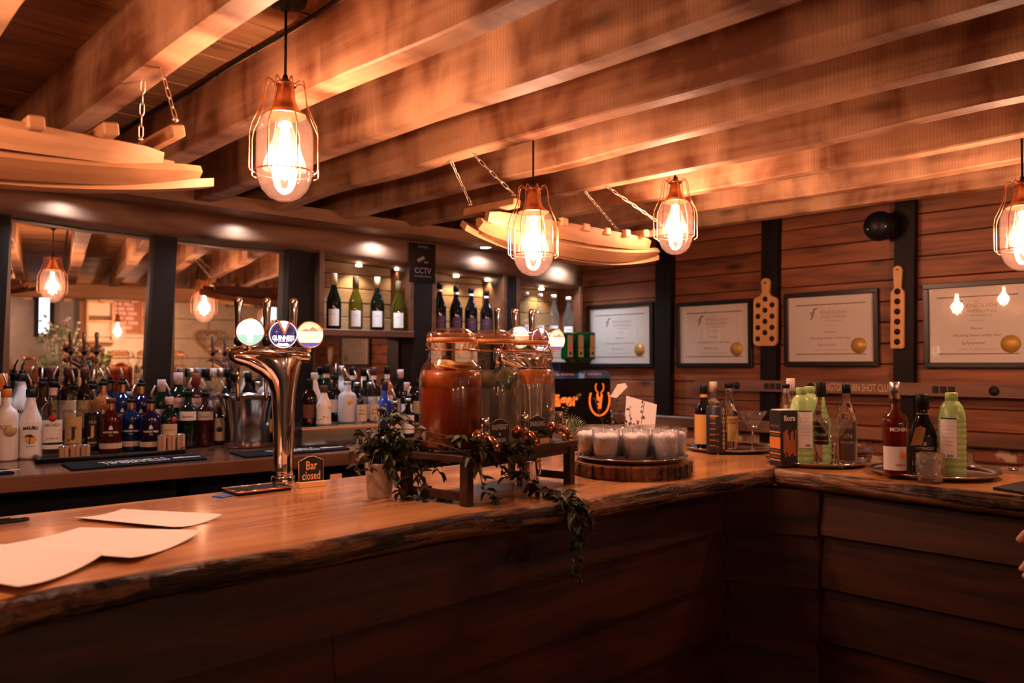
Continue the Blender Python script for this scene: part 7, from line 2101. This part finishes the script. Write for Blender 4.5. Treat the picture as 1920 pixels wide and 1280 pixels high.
Rr = [0.12, (0.11, 0.14), (0.11, 0.145), (0.11, 0.15), (0.07, 0.08), 0.05, (0.085, 0.075), (0.08, 0.07), 0.055, 0.042, 0.034, 0.026, 0.055, 0.042, 0.034, 0.026, 0.08, 0.06, 0.045, 0.04, 0.03, 0.08, 0.06, 0.045, 0.04, 0.03]
body = skinned('body', V, E, Rr, 0, SKIN, guest)
jv = [V[i] for i in (0, 1, 2, 3, 4, 8, 9, 10, 12, 13, 14)] + [(V[5][0], V[5][1], V[5][2] - 0.012)]
skinned('jumper', jv, [(0, 1), (1, 2), (2, 3), (3, 4), (4, 5), (5, 6), (6, 7), (4, 8), (8, 9), (9, 10), (4, 11)], [0.135, (0.128, 0.158), (0.130, 0.166), (0.132, 0.172), (0.100, 0.115), 0.076, 0.058, 0.048, 0.076, 0.058, 0.048, 0.064], 0, TOPC, guest)
skinned('trousers', [V[i] for i in (0, 16, 17, 18, 21, 22, 23)], [(0, 1), (1, 2), (2, 3), (0, 4), (4, 5), (5, 6)], [0.132, 0.092, 0.072, 0.058, 0.092, 0.072, 0.058], 0, TROU, guest)
for s_ in (-1, 1):
    MB().sphere((0.40, s_ * 0.105, 0.20), 0.05, 14, 8, 0.6).build('shoe', BLACK, guest).scale = (1, 1, 1)
h = MB().sphere((0.008, 0, 1.285), 0.104, 28, 18, 1.12)
h.sphere((-0.030, 0, 1.205), 0.088, 28, 18, 1.35)
def clip_hair(x, y, z):
    lim = 0.085 if z > 1.335 else (0.085 - (1.335 - z) * 1.6 if z > 1.29 else 0.012)
    k = 1 + 0.02 * math.sin(math.atan2(y, x + 1e-6) * 17 + z * 20)
    return (min(x * k, lim), y * k, z)
h.v = [clip_hair(*q) for q in h.v]
h.build('hair', HAIR, guest)
for s_ in (-1, 1):
    MB().sphere((0.103, s_ * 0.03, 1.265), 0.010, 10, 6).build('eye', WHITE, guest)
    MB().sphere((0.02, s_ * 0.082, 1.245), 0.02, 10, 8).build('ear', SKIN, guest)
MB().tube([(0.108, 0, 1.27), (0.128, 0, 1.245), (0.110, 0, 1.235)], [0.008, 0.013, 0.008], 8).build('nose', SKIN, guest)
MB().tube([(0.108, -0.022, 1.212), (0.114, 0, 1.210), (0.108, 0.022, 1.212)], 0.006, 6).build('mouth', mat('lips', (0.45, 0.16, 0.13), 0.5), guest)
def hand(wrist, down, side, fwd, name):
    """palm with four fingers and a thumb, each finger a bent tapering chain rooted in the palm"""
    W_ = Vector(wrist); D_ = Vector(down).normalized(); S_ = Vector(side); S_ = (S_ - D_ * S_.dot(D_)).normalized(); N_ = D_.cross(S_)
    vs = [W_, W_ + D_ * 0.035, W_ + D_ * 0.075]; es = [(0, 1), (1, 2)]; rs = [(0.025, 0.018), (0.036, 0.015), (0.038, 0.013)]
    vs = [tuple(q) for q in vs]
    skinned(name, vs, es, rs, 0, SKIN, guest)
    for k, (off, ln) in enumerate(((-0.030, 0.068), (-0.010, 0.078), (0.010, 0.074), (0.029, 0.058))):
        b = W_ + D_ * 0.070 + S_ * off
        bend = N_ * 0.35
        p1 = b + (D_ + bend * 0.3) * ln * 0.45; p2 = p1 + (D_ + bend * 1.2).normalized() * ln * 0.32; p3 = p2 + (D_ + bend * 2.2).normalized() * ln * 0.25
        skinned('finger', [tuple(q) for q in (b - D_ * 0.015, b + D_ * 0.002, p1, p2, p3)], [(0, 1), (1, 2), (2, 3), (3, 4)], [0.0085, 0.0095, 0.0088, 0.008, 0.0066], 0, SKIN, guest, 1)
    b = W_ + D_ * 0.022 - S_ * 0.026
    p1 = b + (D_ * 0.7 - S_ * 0.6 + N_ * 0.3).normalized() * 0.036; p2 = p1 + (D_ * 0.9 - S_ * 0.25 + N_ * 0.4).normalized() * 0.03
    skinned('thumb', [tuple(q) for q in (b + S_ * 0.012, b, p1, p2)], [(0, 1), (1, 2), (2, 3)], [0.011, 0.0115, 0.0105, 0.0082], 0, SKIN, guest, 1)
hand(V[11], Vector((0.0, 0.18, -1.0)), Vector((-0.695, -0.719, 0)), None, 'palm')
hand(V[15], Vector((0.8, 0.3, -0.15)), Vector((0.3, -0.9, 0)), None, 'palm')
